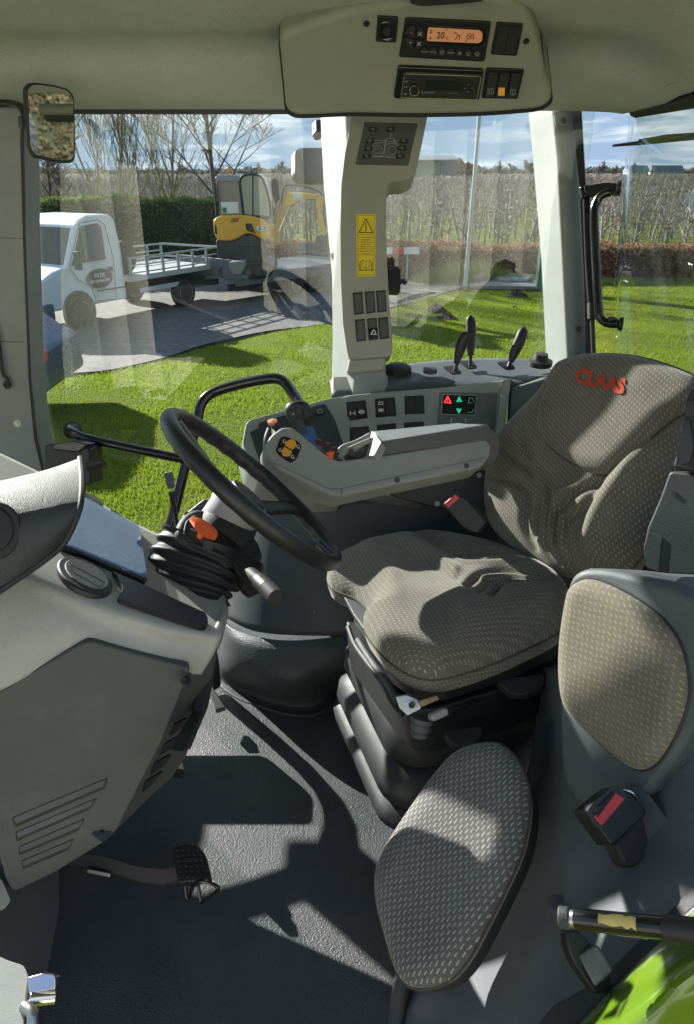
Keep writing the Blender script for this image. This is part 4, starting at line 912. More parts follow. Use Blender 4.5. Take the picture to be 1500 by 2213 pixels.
# switches in the fascia
def swp(q, kinds, sym=None):
    f_ = MB().slab(fil(q, 2), FP, .005, .003).build('switch_frame', M['black'], sc, bevel=.0008)
    n = len(kinds)
    for i, k_ in enumerate(kinds):
        x0 = .06 + i * .9 / n
        rk = MB().slab(fil(quad(q, x0, .08, x0 + .84 / n, .92), 1.5), FP, .005, .0065 if k_ else .005).build('rocker_switch' if k_ else 'blank_insert', M['black_soft'], f_, bevel=.001)
        if k_:
            low = MB().slab(fil(quad(q, x0, .5, x0 + .84 / n, .92), 1.5), FP, .004, .0095).build('rocker_lip', M['black'], rk, bevel=.001)
            c0 = qp(q, x0 + .42 / n, .68); g = MB(); a = U(FP, .010)
            if k_ == 1: strokes(g, [[(c0[0] - 5, c0[1] - 4), (c0[0] - 5, c0[1] + 4)], [(c0[0] - 5, c0[1]), (c0[0] + 5, c0[1])], [(c0[0] + 5, c0[1] - 4), (c0[0] + 5, c0[1] + 4)]], a, 1.3)
            if k_ == 2: strokes(g, [ell(c0[0], c0[1], 6, 3.2, 0, 10), [(c0[0] - 6, c0[1]), (c0[0] + 6, c0[1])], [(c0[0], c0[1] - 5), (c0[0], c0[1])]], a, 1.3)
            if k_ == 3: strokes(g, [[(c0[0] - 5, c0[1] - 3), (c0[0] + 5, c0[1] + 3)], [(c0[0] + 5, c0[1] - 3), (c0[0] - 5, c0[1] + 3)], [(c0[0], c0[1] - 4), (c0[0], c0[1] + 4)], [(c0[0] - 6, c0[1]), (c0[0] + 6, c0[1])]], a, 1.2); strokes(g, [[(c0[0] - 5, c0[1] - 18), (c0[0] + 4, c0[1] - 18), (c0[0] + 4, c0[1] - 13), (c0[0] - 5, c0[1] - 13), (c0[0] - 5, c0[1] - 18)]], U(FP, .0072), 1.2)
            g.build('symbol', M['white'], rk)
MB().slab(fil([(738, 872), (928, 850), (930, 925), (744, 945)], 5), FP, .002, .0012).build('switch_field', M['console'], sc, bevel=.0005)
swp([(748, 870), (790, 865), (795, 904), (752, 910)], (1, 2)); swp([(810, 863), (853, 859), (857, 899), (812, 903)], (3, 0)); swp([(874, 857), (916, 855), (918, 894), (875, 896)], (0, 0))
swp([(755, 925), (797, 921), (800, 960), (758, 962)], (0, 0)); swp([(814, 919), (856, 915), (858, 955), (816, 958)], (0, 0)); swp([(873, 914), (916, 911), (918, 950), (875, 953)], (0, 0))
q = [(950, 848), (1075, 850), (1067, 935), (944, 925)]
pn_ = MB().slab(fil(q, 3), FP, .003, .003).build('status_panel', M['console_dark'], sc, bevel=.0008)
wf = MB().slab(fil([(956, 853), (1030, 855), (1026, 899), (953, 897)], 3), FP, .001, .0036).build('display_rim', M['grey_print'], pn_)
MB().slab(fil([(957.5, 854.5), (1028.5, 856.5), (1024.5, 897.5), (954.5, 895.5)], 2.5), FP, .001, .0041).build('display', M['gloss_black'], pn_)
g = MB(); strokes(g, [[(967, 858), (974, 872), (960, 871), (967, 858), (974, 872)], [(967, 863), (967, 868)]], U(FP, .0046), 1.8); g.build('warning_light', M['led_red'], pn_)
g = MB(); g.add([FP.at(992, 857, .0046), FP.at(999, 870, .0046), FP.at(985, 870, .0046)], [(0, 1, 2)]).add([FP.at(985, 884, .0046), FP.at(998, 885, .0046), FP.at(991, 896, .0046)], [(0, 1, 2)]); g.build('arrow_light', M['led_green'], pn_)
g = MB(); strokes(g, [[(1012, 870), (1014, 861), (1021, 862), (1024, 869)], [(1011, 872), (1018, 872)], [(1010, 892), (1020, 893), (1022, 886)]], U(FP, .0046), 1.5); g.build('symbol', simple('led_dim', (.02, .16, .12), .4, 0, .2), pn_)
for q in ([(1034, 862), (1059, 862), (1057, 877), (1033, 876)], [(1034, 890), (1057, 892), (1055, 906), (1032, 903)]):
    MB().slab(fil(q, 2.5), FP, .003, .0052).build('button', M['console_dark'], pn_, bevel=.0008)
dn = MB().lathe(FP.at(990, 916, .003), FP.n, [(0, 0), (.018, 0), (.018, .010), (.015, .014), (0, .014)], 24).build('dial', M['console_dark'], sc)
g = MB()
for a in range(0, 360, 30): strokes(g, [[(990 + 15 * math.cos(R(a)), 914 + 8 * math.sin(R(a))), (990 + 18 * math.cos(R(a)), 914 + 10 * math.sin(R(a)))]], U(FP, .012), 2)
g.build('dial_markings', M['white'], sc)
MB().solid([[D(1086, 822, 2.01), D(1104, 818, 1.99), D(1104, 818, 2.15), D(1086, 822, 2.15)], [D(1070, 950, 1.97), D(1090, 950, 1.95), D(1090, 950, 2.1), D(1070, 950, 2.1)], [D(1062, 1060, 1.95), D(1078, 1060, 1.93), D(1080, 1060, 2.1), D(1062, 1060, 2.1)]]).build('end_rib', M['console'], sc, bevel=.004)
# rear block right of the rib
MB().solid([[D(1104, 840, 2.02), D(1180, 822, 2.02), D(1240, 790, 2.03), D(1240, 790, 2.2), D(1100, 830, 2.2)], [D(1094, 950, 2.02), D(1170, 950, 2.02), D(1240, 930, 2.02), D(1240, 900, 2.2), D(1100, 900, 2.2)], [D(1080, 1150, 1.99), D(1150, 1150, 1.99), D(1250, 1130, 1.99), D(1250, 1130, 2.2), D(1080, 1130, 2.2)]]).build('rear_block', M['console_dark'], sc, bevel=.008)
# lever deck
dk = [[D(712, 822, 2.22), D(800, 806, 2.22), D(842, 796, 2.24), D(900, 784, 2.26), D(1000, 776, 2.28), D(1100, 774, 2.28), D(1196, 782, 2.26)],
      [D(714, 830, 2.12), D(800, 824, 2.12), D(842, 818, 2.13), D(905, 812, 2.14), D(1000, 812, 2.14), D(1100, 806, 2.14), D(1200, 806, 2.12)],
      [D(716, 846, 2.07), D(800, 844, 2.07), D(842, 836, 2.07), D(908, 826, 2.08), D(1000, 832, 2.08), D(1100, 826, 2.07), D(1204, 812, 2.06)],
      [D(716, 880, 2.06), D(800, 870, 2.06), D(842, 860, 2.06), D(910, 850, 2.07), D(1000, 850, 2.07), D(1100, 850, 2.06), D(1206, 846, 2.05)]]
MB().patch(dk, 5, 5).build('lever_deck', M['slate'], sc, solid=.01)
DP = PL((850, 806, 2.17), (1100, 788, 2.19), (950, 822, 2.10))
MB().slab([(716, 812), (838, 806), (838, 838), (716, 848)], PL((716, 812, 2.11), (838, 806, 2.10), (716, 848, 2.07)), .1).build('pillar_foot_cover', M['console'], sc, bevel=.008)
MB().lathe(D(860, 797, 2.16), (0, -.1, 1), [(.040, -.01), (.040, .004), (.030, .010), (0, .014)], 26).build('deck_cap', M['black_soft'], sc)
MB().lathe(D(1168, 782, 2.12), (0, -.1, 1), [(.034, -.01), (.034, .004), (.022, .008), (.018, .024), (0, .026)], 24).build('rubber_grommet', M['black_soft'], sc)
MB().lathe(D(930, 797, 2.13), (0, -.15, 1), [(.020, -.01), (.020, .002), (0, .004)], 22).build('blind_plug', M['slate'], sc)
def lever(label, base, tip, knob, wid):
    t = thing('hydraulic_lever', label, 'lever', D(*base), 'spool levers on the rear console deck')
    MB().slab(fil([(base[0] - 26, base[1] - 10), (base[0] + 4, base[1] - 12), (base[0] + 16, base[1] + 4), (base[0] - 4, base[1] + 6)], 4), PN(D(base[0], base[1], base[2]), (0, -.25, 1)), .004, .006).build('gate', M['ink'], t)
    MB().tube([D(*base), D(*tip)], .0055, 10).build('stem', M['black'], t)
    MB().tube([D(*k[:3]) for k in knob], [k[3] * wid for k in knob], 12, 4, squash=.75).build('grip', M['black'], t)
lever('short black plastic lever tilted left, nearest the front of the deck', (982, 806, 2.10), (989, 780, 2.09), [(986, 786, 2.09, .008), (992, 764, 2.08, .013), (1000, 740, 2.07, .016), (1008, 724, 2.06, .013), (1012, 719, 2.06, .004)], 1)
lever('upright black plastic lever, tallest on the lever deck', (1016, 794, 2.17), (1017, 766, 2.17), [(1017, 768, 2.17, .009), (1017, 740, 2.17, .014), (1018, 705, 2.17, .015), (1016, 688, 2.17, .012), (1014, 682, 2.17, .004)], 1)
lever('black plastic lever leaning right, nearest the rear pillar', (1098, 796, 2.12), (1106, 774, 2.12), [(1104, 782, 2.12, .008), (1112, 762, 2.11, .014), (1124, 736, 2.10, .016), (1131, 716, 2.10, .014), (1132, 706, 2.10, .004)], 1)

# ============================================================ ARMREST
ar = thing('armrest', 'beige multifunction armrest with padded grey top and orange buttons beside the driver seat', 'armrest', D(1040, 1060, 1.78))
AP = PL((620, 960, 1.60), (1060, 960, 1.74), (740, 1060, 1.60))
side = [(586, 940), (610, 922), (632, 922), (655, 940), (700, 978), (730, 995), (772, 990), (810, 985), (960, 962), (1050, 936), (1066, 940), (1068, 985), (1050, 1000), (1040, 1010), (860, 1046), (740, 1072), (716, 1070), (690, 1058), (600, 1012), (576, 985), (572, 962)]
sb = MB().slab(fil(side, 8), AP, .075).build('side_shell', M['console'], ar, bevel=.010, seg=4)
g = MB(); strokes(g, [[(590, 1000), (712, 1057), (738, 1056), (1046, 990)], [(738, 1056), (739, 1072)]], U(AP, .0006), 1.2); g.build('panel_joint', M['dash_grey'], sb)
for (u, v) in ((858, 1038), (1008, 1007)): MB().disc(AP.at(u, v, 0), AP.n, .0065, .0015, 16).build('screw', M['dash_grey'], sb)
# padded top
tpad = [[AP.at(800, 968, -.004), AP.at(850, 958, -.002), AP.at(960, 936, .0), AP.at(1040, 922, 0), AP.at(1080, 950, -.004)],
        [AP.at(802, 950, .0), AP.at(850, 944, .004), AP.at(960, 924, .006), AP.at(1045, 912, .004), AP.at(1078, 930, 0)],
        [AP.at(806, 946, -.02), AP.at(850, 934, -.018), AP.at(950, 918, -.018), AP.at(1040, 908, -.018), AP.at(1070, 915, -.02)],
        [AP.at(800, 944, -.06), AP.at(850, 930, -.065), AP.at(940, 914, -.07), AP.at(1020, 904, -.075), AP.at(1054, 910, -.075)],
        [AP.at(800, 950, -.085), AP.at(850, 938, -.095), AP.at(940, 922, -.10), AP.at(1020, 912, -.10), AP.at(1054, 920, -.10)]]
top = [(792, 972), (806, 938), (830, 926), (920, 917), (985, 912), (1030, 920), (1062, 934), (1080, 954), (1078, 980), (1064, 1002), (1052, 1004), (1064, 985), (1060, 955), (1050, 938), (1030, 938), (960, 950), (840, 976), (806, 986)]
band = [(812, 962), (826, 954), (940, 937), (1050, 922), (1068, 934), (1080, 958), (1076, 984), (1064, 1003), (1048, 1004), (1058, 985), (1060, 965), (1050, 952), (975, 963), (880, 975), (805, 987)]
MB().slab(fil(band, 5), AP, .03, .003).build('pad_edge', M['pad_edge'], ar, bevel=.004)
zA = -.545
pa, pb, pcc, pdd = AP.at(822, 957, .002), AP.at(1052, 923, .002), onZ(990, 911, zA), onZ(804, 930, zA)
pe_, pf_ = AP.at(1072, 940, .002), onZ(1040, 918, zA - .01)
MB().solid([[pa, pb, pe_, pf_, pcc, pdd], [p - V((0, 0, .035)) for p in (pa, pb, pe_, pf_, pcc, pdd)]]).build('padded_top', M['pad_top'], ar, bevel=.007, seg=4)
MB().slab(fil([(803, 930), (824, 955), (808, 985), (790, 984), (796, 968), (800, 950)], 4), PL((803, 930, 1.70), (824, 955, 1.645), (800, 985, 1.64)), .02).build('pad_nose', M['console'], ar, bevel=.003)
# recess between pad and head with two small levers
MB().slab(fil([(742, 985), (770, 972), (800, 955), (806, 975), (780, 992), (748, 996)], 4), PL((742, 985, 1.66), (800, 955, 1.68), (760, 996, 1.66)), .02).build('recess', M['dash_grey'], ar, bevel=.003)
MB().tube([D(733, 975, 1.68), D(742, 966, 1.69), D(770, 956, 1.70), D(800, 940, 1.71)], .006, 8, 3).build('recess_rim', M['console'], ar)
MB().tube([D(736, 988, 1.645), D(750, 974, 1.66), D(780, 960, 1.67), D(806, 950, 1.68)], .006, 8, 3).build('recess_rim', M['console'], ar)
MB().solid([[D(756, 990, 1.655), D(770, 988, 1.655), D(770, 988, 1.67), D(756, 990, 1.67)], [D(753, 972, 1.648), D(764, 970, 1.648), D(764, 970, 1.66), D(753, 972, 1.66)]]).build('thumb_lever', M['black'], ar, bevel=.002)
# button cluster
cl = [(600, 960), (610, 942), (632, 944), (652, 962), (650, 985), (630, 1008), (612, 1000), (596, 985)]
cl2 = MB().slab(fil([(596, 975), (606, 946), (618, 944), (646, 956), (652, 966), (640, 994), (628, 1002), (602, 984)], 7), AP, .004, .003).build('button_cluster', M['gloss_black'], ar, bevel=.001)
for q, m__ in (([(615, 958), (628, 950), (639, 956), (640, 965), (632, 974), (614, 964)], 'amber'), ([(609, 974), (613, 967), (631, 977), (626, 988), (612, 988), (608, 982)], 'amber'),
               ([(603, 966), (610, 949), (620, 949), (622, 953), (612, 962)], 'black'), ([(598, 976), (602, 968), (611, 966), (608, 980), (602, 982)], 'black'),
               ([(641, 957), (649, 963), (645, 976), (635, 974)], 'black'), ([(632, 980), (642, 984), (636, 996), (624, 996), (622, 990)], 'black')):
    b_ = MB().slab(fil(q, 3), AP, .003, .0055).build('button', M[m__], cl2, bevel=.001)
    if m__ == 'black':
        cx_ = sum(x for x, y in q) / len(q); cy_ = sum(y for x, y in q) / len(q); g = MB()
        strokes(g, [ell(cx_, cy_, 3, 3, 0, 8, 0, 300), [(cx_ + 2, cy_ + 2), (cx_ + 4, cy_ + 4)]], U(AP, .006), 1.1); g.build('symbol', M['white'], b_)
MB().slab(fil([(704, 980), (722, 977), (718, 996), (712, 990)], 1.5), AP, .006, .006).build('trigger_button', M['orange'], ar, bevel=.001)
for (u, v) in ((688, 955), (706, 963), (722, 972)): MB().lathe(D(u, v, 1.66), (0, -.2, 1), [(0, -.004), (.008, -.004), (.008, .004), (0, .006)], 14).build('push_button', plastic('dark_red', (.09, .022, .018), .5), ar)
MB().tube([AP.at(640, 925, -.03), AP.at(665, 950, -.03), AP.at(720, 985, -.03)], .012, 8, 3).build('top_strip', M['slate_dark'], ar)
# curled front tip with orange button
MB().tube([D(603, 950, 1.63), D(598, 930, 1.64), D(594, 915, 1.645)], [.016, .012, .010], 10, 3).build('tip', M['slate_dark'], ar)
MB().lathe(D(589, 913, 1.64), (-.1, -.2, 1), [(0, -.004), (.010, -.004), (.011, .004), (0, .006)], 16).build('tip_button', plastic('faded_orange', (.50, .16, .09), .5), ar)
MB().tube([D(580, 925, 1.62), D(573, 945, 1.61), D(570, 965, 1.605), D(572, 985, 1.61)], .0022, 6, 3).build('wire_edge', M['console'], ar)
# joystick
js = thing('joystick', 'grey joystick with two round thumb buttons standing behind the armrest head', 'joystick', D(650, 930, 1.72))
MB().tube([D(655, 935, 1.73), D(645, 916, 1.72), D(638, 898, 1.71), D(636, 884, 1.70), D(640, 874, 1.70)], [.012, .014, .020, .022, .012], 16, 4, squash=.9).build('grip', M['slate_dark'], js)
MB().tube([D(632, 878, 1.70), D(656, 880, 1.71), D(658, 900, 1.72), D(652, 918, 1.73)], [.012, .014, .013, .006], 12, 4).build('rear_grip', M['black'], js)
JP = PN(D(636, 885, 1.678), V((0, -1, .2)))
for (u, v) in ((631, 882), (639, 899)):
    MB().lathe(onY(u, v, D(636, 885, 1.672).y), (0, -1, .3), [(0, 0), (.0085, 0), (.0085, .003), (.006, .005), (0, .0045)], 18).build('thumb_button', M['black'], js)
# ============================================================ DRIVER SEAT
ds = thing('driver_seat', 'worn grey fabric driver seat with red lettering on its headrest, on black rubber bellows', 'driver seat', (.22, 1.46, FZ))
CPn = PL((720, 1240, 1.86), (850, 1450, 1.42), (1225, 1350, 1.52))
co = [(708, 1240), (735, 1215), (800, 1184), (880, 1166), (960, 1166), (1060, 1188), (1150, 1222), (1215, 1268), (1232, 1310), (1214, 1362), (1120, 1412), (1020, 1452), (945, 1470), (890, 1462), (840, 1430), (800, 1385), (785, 1350), (800, 1330), (770, 1296), (735, 1282), (712, 1268)]
ridge = .010
feats = []
for i in range(4):      # far group of pleats
    feats.append(([(878 + i * 10, 1158 + i * 16), (925 + i * 12, 1196 + i * 15), (975 + i * 12, 1222 + i * 14), (1060 + i * 10, 1226 + i * 13), (1130 + i * 8, 1216 + i * 12)], 8, -.011))
    feats.append(([(882 + i * 10, 1168 + i * 16), (930 + i * 12, 1205 + i * 15), (980 + i * 12, 1231 + i * 14), (1062 + i * 10, 1234 + i * 13), (1134 + i * 8, 1223 + i * 12)], 6, .006))
for i in range(3):      # near group
    feats.append(([(1216, 1312 + i * 15), (1150 + i * 12, 1298 + i * 15), (1090 + i * 16, 1294 + i * 15), (1040 + i * 22, 1304 + i * 14), (1012 + i * 26, 1330 + i * 12)], 8, -.011))
    feats.append(([(1216, 1320 + i * 15), (1150 + i * 12, 1306 + i * 15), (1092 + i * 16, 1302 + i * 15), (1044 + i * 22, 1312 + i * 14)], 6, .006))
feats += [([(790, 1205), (860, 1222), (930, 1252), (985, 1290)], 14, .010), ([(800, 1220), (870, 1240), (940, 1275), (990, 1310)], 10, -.006),
         ([(990, 1345), (900, 1335), (820, 1350)], 34, .008), ([(930, 1300)], 80, -.010), ([(1010, 1395), (1110, 1372), (1200, 1345)], 28, .010), ([(740, 1235), (790, 1260), (850, 1300)], 26, .008)]
feats = [(l_, w_, a_ * (1.5 if w_ < 10 else 1.2)) for l_, w_, a_ in feats]
cu, cs, ce = pad('cushion', co, CPn, .075, .075, M['fab_seat'], ds, centre=(985, 1315), th=.035, feats=feats, rings=60, K=11, uvrot=20)
MB().tube(ce(.0, .995, 5), .0035, 6, closed=True).build('piping', M['piping'], cu)
BPn = PL((1080, 1130, 1.86), (1350, 1235, 1.56), (1330, 780, 1.70))
bo = [(1052, 1090), (1054, 1040), (1068, 990), (1090, 940), (1130, 892), (1165, 858), (1192, 822), (1215, 788), (1255, 772), (1310, 766), (1380, 773), (1450, 793), (1515, 822), (1530, 870), (1500, 960), (1462, 1060), (1420, 1150), (1380, 1210), (1350, 1240), (1290, 1250), (1232, 1250), (1180, 1225), (1120, 1190), (1075, 1148)]
bf = [([(1090, 965), (1140, 1000), (1190, 1040), (1203, 1085), (1200, 1170)], 8, -.010), ([(1100, 1045), (1160, 1062), (1178, 1090), (1176, 1150), (1190, 1195)], 8, -.010),
      ([(1165, 940), (1180, 1000), (1215, 1050), (1222, 1100), (1216, 1190), (1236, 1232)], 8, -.009),
      ([(1330, 1060), (1275, 1085), (1248, 1110), (1240, 1150), (1246, 1225)], 8, -.011), ([(1315, 1105), (1275, 1130), (1262, 1160), (1264, 1230)], 8, -.010),
      ([(1420, 960), (1370, 1010), (1325, 1080), (1300, 1140), (1285, 1240)], 12, -.014), ([(1440, 1000), (1390, 1050), (1340, 1120), (1310, 1200)], 26, .022),
      ([(1080, 1010), (1130, 1060)], 22, .008), ([(1190, 1010), (1210, 1100), (1208, 1180)], 8, .006), ([(1256, 1130), (1254, 1220)], 8, .009), ([(1290, 1070), (1240, 1080), (1230, 1150)], 9, .006),
      ([(1240, 1010), (1250, 1100)], 40, -.012), ([(1100, 1120)], 60, .006)]
bf = [(l_, w_, a_ * (1.5 if w_ < 11 else 1.0)) for l_, w_, a_ in bf]
bk, bs, be = pad('backrest', bo, BPn, .075, .10, M['fab_seat'], ds, centre=(1270, 1010), th=.05, feats=bf, rings=60, K=10, uvrot=82)
MB().tube(be(-.002, 1.0, 5), .0035, 6, closed=True).build('piping', M['piping'], bk)
HPn = shifted(BPn, .070)
ho_ = [(1206, 800), (1240, 778), (1300, 766), (1370, 770), (1440, 788), (1500, 815), (1520, 850), (1492, 885), (1445, 915), (1400, 955), (1362, 995), (1335, 1018), (1310, 1027), (1270, 1018), (1222, 990), (1186, 962), (1168, 930), (1166, 890), (1180, 850)]
hd, hsf, he = pad('headrest', ho_, HPn, .030, .04, M['fab_seat'], ds, centre=(1320, 890), th=.045, feats=[([(1400, 830)], 60, .008)], rings=46, K=5, uvrot=82)
MB().tube(he(.0, 1.0, 2), .0028, 6, closed=True).build('piping', M['piping'], hd)
tx = MB()
tv, tf = text_mesh('CLAAS', .062); tb = bmesh.new(); tvs = [tb.verts.new(p) for p in tv]
for f in tf:
    try: tb.faces.new([tvs[i] for i in f])
    except ValueError: pass
bmesh.ops.remove_doubles(tb, verts=tb.verts, dist=1e-5); bmesh.ops.triangulate(tb, faces=tb.faces)
for _ in range(4):
    le = [e for e in tb.edges if e.calc_length() > .09]
    if le: bmesh.ops.subdivide_edges(tb, edges=le, cuts=1); bmesh.ops.triangulate(tb, faces=tb.faces)
tb.verts.index_update()
tx.add([hsf(1317 + (v.co.x * .92 * .93 + v.co.y * .22) * 42, 836 + (v.co.x * .92 * .24 - v.co.y) * 42, .0030) for v in tb.verts], [tuple(v.index for v in f.verts) for f in tb.faces]); tb.free()
tx.build('lettering', plastic('lettering_red', (.42, .07, .045), .8, .4, 900, .1), hd)
lab(hd, 'raised headrest pad with the red letters')
# black seat pan, side rails and suspension
Z0 = lambda u, v, z: onZ(u, v, z)
sp_ = MB(); shp = [(790, 1345), (830, 1440), (890, 1478), (960, 1484), (1110, 1436), (1222, 1385), (1230, 1320), (1060, 1230), (830, 1240)]
sp_.slab(shp, shifted(CPn, -.034), .035).build('seat_pan', M['black'], ds, bevel=.006)
MB().solid([[D(*q) for q in ((735, 1275, 1.78), (762, 1268, 1.80), (770, 1300, 1.79), (750, 1310, 1.76))], [D(*q) for q in ((762, 1325, 1.66), (792, 1318, 1.67), (805, 1345, 1.66), (772, 1350, 1.64))],
            [D(*q) for q in ((788, 1362, 1.57), (812, 1350, 1.58), (815, 1380, 1.57), (795, 1385, 1.55))]]).build('front_slide_cover', M['grey_gloss'], ds, bevel=.004)
fr = MB()
for p, r_ in (([(745, 1330, 1.72), (775, 1395, 1.60), (838, 1490, 1.45), (880, 1540, 1.40)], .010), ([(760, 1385, 1.66), (800, 1440, 1.55), (850, 1520, 1.44)], .007)):
    fr.tube([D(*q) for q in p], r_, 8, 3)
fr = MB().slab([(748, 1340), (770, 1345), (800, 1400), (850, 1470), (890, 1500), (940, 1505), (1100, 1460), (1215, 1410), (1215, 1430), (1110, 1482), (940, 1532), (892, 1532), (848, 1495), (790, 1418), (755, 1372)], PL((760, 1380, 1.72), (880, 1540, 1.43), (1215, 1430, 1.56)), .10).build('slide_frame', M['black'], ds, bevel=.006)
MB().tube([D(775, 1385, 1.64), D(800, 1425, 1.56), D(842, 1485, 1.46), D(862, 1520, 1.42)], .009, 10, 4).build('slide_rail', M['grey_gloss'], ds)
MB().tube([D(752, 1355, 1.69), D(770, 1400, 1.62), D(822, 1470, 1.49), D(850, 1520, 1.43), D(872, 1545, 1.41)], .006, 8, 4).build('hose_or_shade_tube', M['black'], ds)
brk = MB().slab([(853, 1505), (880, 1500), (905, 1512), (912, 1532), (880, 1548), (862, 1530)], PL((853, 1505, 1.38), (905, 1512, 1.37), (880, 1548, 1.37)), .02).build('slide_bracket', M['metal'], ds, bevel=.003)
MB().disc(D(890, 1524, 1.362), ray(890, 1524) * -1, .006, .003, 12).build('bolt', M['black'], brk)
MB().slab([(905, 1516), (945, 1504), (950, 1512), (912, 1528)], PL((905, 1516, 1.36), (945, 1504, 1.37), (912, 1528, 1.36)), .012).build('rusty_clip', plastic('rust', (.30, .2, .12), .7), ds, bevel=.001)
MB().slab(fil([(932, 1543), (964, 1529), (970, 1534), (970, 1546), (940, 1560), (932, 1554)], 4), PL((932, 1543, 1.33), (970, 1535, 1.34), (945, 1560, 1.33)), .02).build('adjusting_lever', plastic('lever_grey', (.22, .22, .21), .45), ds, bevel=.004)
MB().tube([D(966, 1540, 1.35), D(1000, 1528, 1.40), D(1040, 1510, 1.5)], .006, 8).build('lever_rod', M['black'], ds)
kb = MB().lathe(D(912, 1556, 1.37), (-.2, -.4, -1), [(0, -.006), (.02, -.004), (.021, .004), (.017, .008), (.019, .013), (.019, .018), (.014, .022), (.017, .027), (.013, .033), (0, .034)]).build('adjusting_knob', M['dash_grey'], ds)
for (u, v, d, w) in ((1000, 1590, 1.40, 46), (1125, 1478, 1.44, 56)):
    MB().slab(fil([(u - w, v - 10), (u + w, v - 24), (u + w - 6, v + 8), (u + 10, v + 22), (u - 20, v + 22)], 12), PL((u - w, v, d + .02), (u + w, v - 20, d + .03), (u, v + 22, d)), .02).build('adjusting_handle', M['black_soft'], ds, bevel=.006)
# bellows: stacked rounded trays
e1, e2 = V((.957, .29, 0)), V((-.29, .957, 0))
def tray(cx, cy, hx, hy, z, n=7, rr=.075):
    pts = []
    for (sx, sy, a0) in ((1, 1, 0), (-1, 1, 90), (-1, -1, 180), (1, -1, 270)):
        for i in range(n):
            a = R(a0 + 90 * i / (n - 1)); pts.append(V((cx, cy, z)) + e1 * (sx * (hx - rr) + rr * math.cos(a)) + e2 * (sy * (hy - rr) + rr * math.sin(a)))
    return pts
cbx, cby = .262, 1.455
lay = []
for (z, g_) in ((-1.315, .232), (-1.305, .246), (-1.285, .248), (-1.272, .236), (-1.262, .222), (-1.252, .234), (-1.238, .240), (-1.205, .236), (-1.180, .214), (-1.172, .196),
                (-1.160, .212), (-1.142, .224), (-1.100, .222), (-1.065, .200), (-1.055, .180), (-1.040, .196), (-1.02, .206), (-.985, .204), (-.95, .180), (-.93, .150)):
    lay.append(tray(cbx + .02 * (g_ < .0), cby, g_ + .01, g_ - .005, z))
bl = MB().solid(lay).build('bellows', M['rubber'], ds, sharp=60, sub=0)
g = MB(); 
BL = PN(cbx_ := V((cbx, cby, -1.1)) - e2 * .221, -e2)
put_text(g, '(G GRAMMER', 0, 0, .034, lambda x, y: V((cbx - .01, cby, -1.122)) + e1 * x - e2 * .2215 + V((0, 0, -y)), (1, 0), (0, -1), .02)
g.build('embossed_letters', M['black'], bl)
MB().box((cbx, cby, -1.368), (.36, .34, .10), Matrix.Rotation(R(17), 3, 'Z')).build('plinth', M['black_soft'], ds, bevel=.01)
# shell behind the backrest
sh = MB().slab(fil([(1500, 815), (1560, 850), (1560, 1080), (1490, 1130), (1440, 1250), (1380, 1290), (1330, 1270), (1400, 1150)], 20), shifted(BPn, -.06), .05).build('back_shell', M['black_soft'], ds, bevel=.012)

# seat belt reel housing standing at the right behind the backrest
bh = thing('seat_belt_housing', 'dark grey seat belt housing at the right edge beside the backrest', 'seat belt housing', D(1450, 1240, 1.36))
HB = PL((1400, 1200, 1.42), (1500, 1200, 1.36), (1480, 900, 1.36))
MB().slab(fil([(1446, 1018), (1500, 1022), (1600, 1022), (1600, 1246), (1440, 1244), (1398, 1232), (1388, 1190), (1398, 1140), (1424, 1080)], 10), HB, .07).build('cover', M['slate_dark'], bh, bevel=.016, seg=4)
MB().slab(fil([(1402, 1150), (1432, 1160), (1424, 1236), (1398, 1225), (1392, 1190)], 3), HB, .002, .0022).build('cover_plate', M['slate_dark'], bh, bevel=.0008)
MB().disc(HB.at(1458, 1068, 0), HB.n, .005, .002, 14).build('screw', M['black'], bh)
hg = MB().slab(fil([(1470, 950), (1486, 850), (1498, 838), (1600, 838), (1600, 1030), (1500, 1022), (1452, 1012)], 10), shifted(HB, .03), .06).build('recline_grip', M['black'], bh, bevel=.012, seg=4)
MB().slab(fil([(1462, 985), (1480, 908), (1492, 905), (1500, 960), (1490, 1000), (1470, 1005)], 6), shifted(HB, .03), .003, .003).build('grip_inset', M['gloss_black'], hg, bevel=.002)
MB().slab(fil([(1484, 868), (1510, 862), (1516, 900), (1484, 900)], 4), shifted(HB, .03), .006, .006).build('grip_collar', M['grey_gloss'], hg, bevel=.002)
# black seat-side bracket with red buckle under the armrest
sbk = thing('armrest_bracket', 'black steel plate under the armrest carrying bolts', 'bracket', D(1010, 1130, 1.78))
KP = PL((840, 1060, 1.82), (1050, 1030, 1.86), (1000, 1140, 1.82))
bp = MB().slab(fil([(838, 1062), (1048, 1014), (1050, 1100), (1046, 1150), (1020, 1150), (960, 1096), (930, 1092), (848, 1070)], 5), KP, .012).build('plate', M['black'], sbk, bevel=.002)
for (u, v) in ((1034, 1028), (1032, 1138), (944, 1090)): MB().disc(KP.at(u, v, 0), KP.n, .007, .006, 6).build('bolt', M['metal'], bp)
MB().slab([(878, 1047), (1000, 1023), (1000, 1026), (878, 1051)], KP, .006, .006).build('lip', M['metal'], bp)
def buckle(label, pl, body, red, slot, sleeve, loc, cat='seat belt buckle'):
    t = thing('seat_belt_buckle', label, cat, loc)
    if sleeve: MB().slab(fil(sleeve, 12), shifted(pl, -.018), .03).build('sleeve', M['black_soft'], t, bevel=.006)
    b = MB().slab(fil(body, 6), pl, .035).build('body', M['black'], t, bevel=.004)
    MB().slab(fil(slot, 4), pl, .003, .001).build('frame', M['grey_gloss'], t, bevel=.0012)
    MB().slab(fil(red, 3), pl, .006, .004).build('release_button', M['red'], t, bevel=.002)
    return t
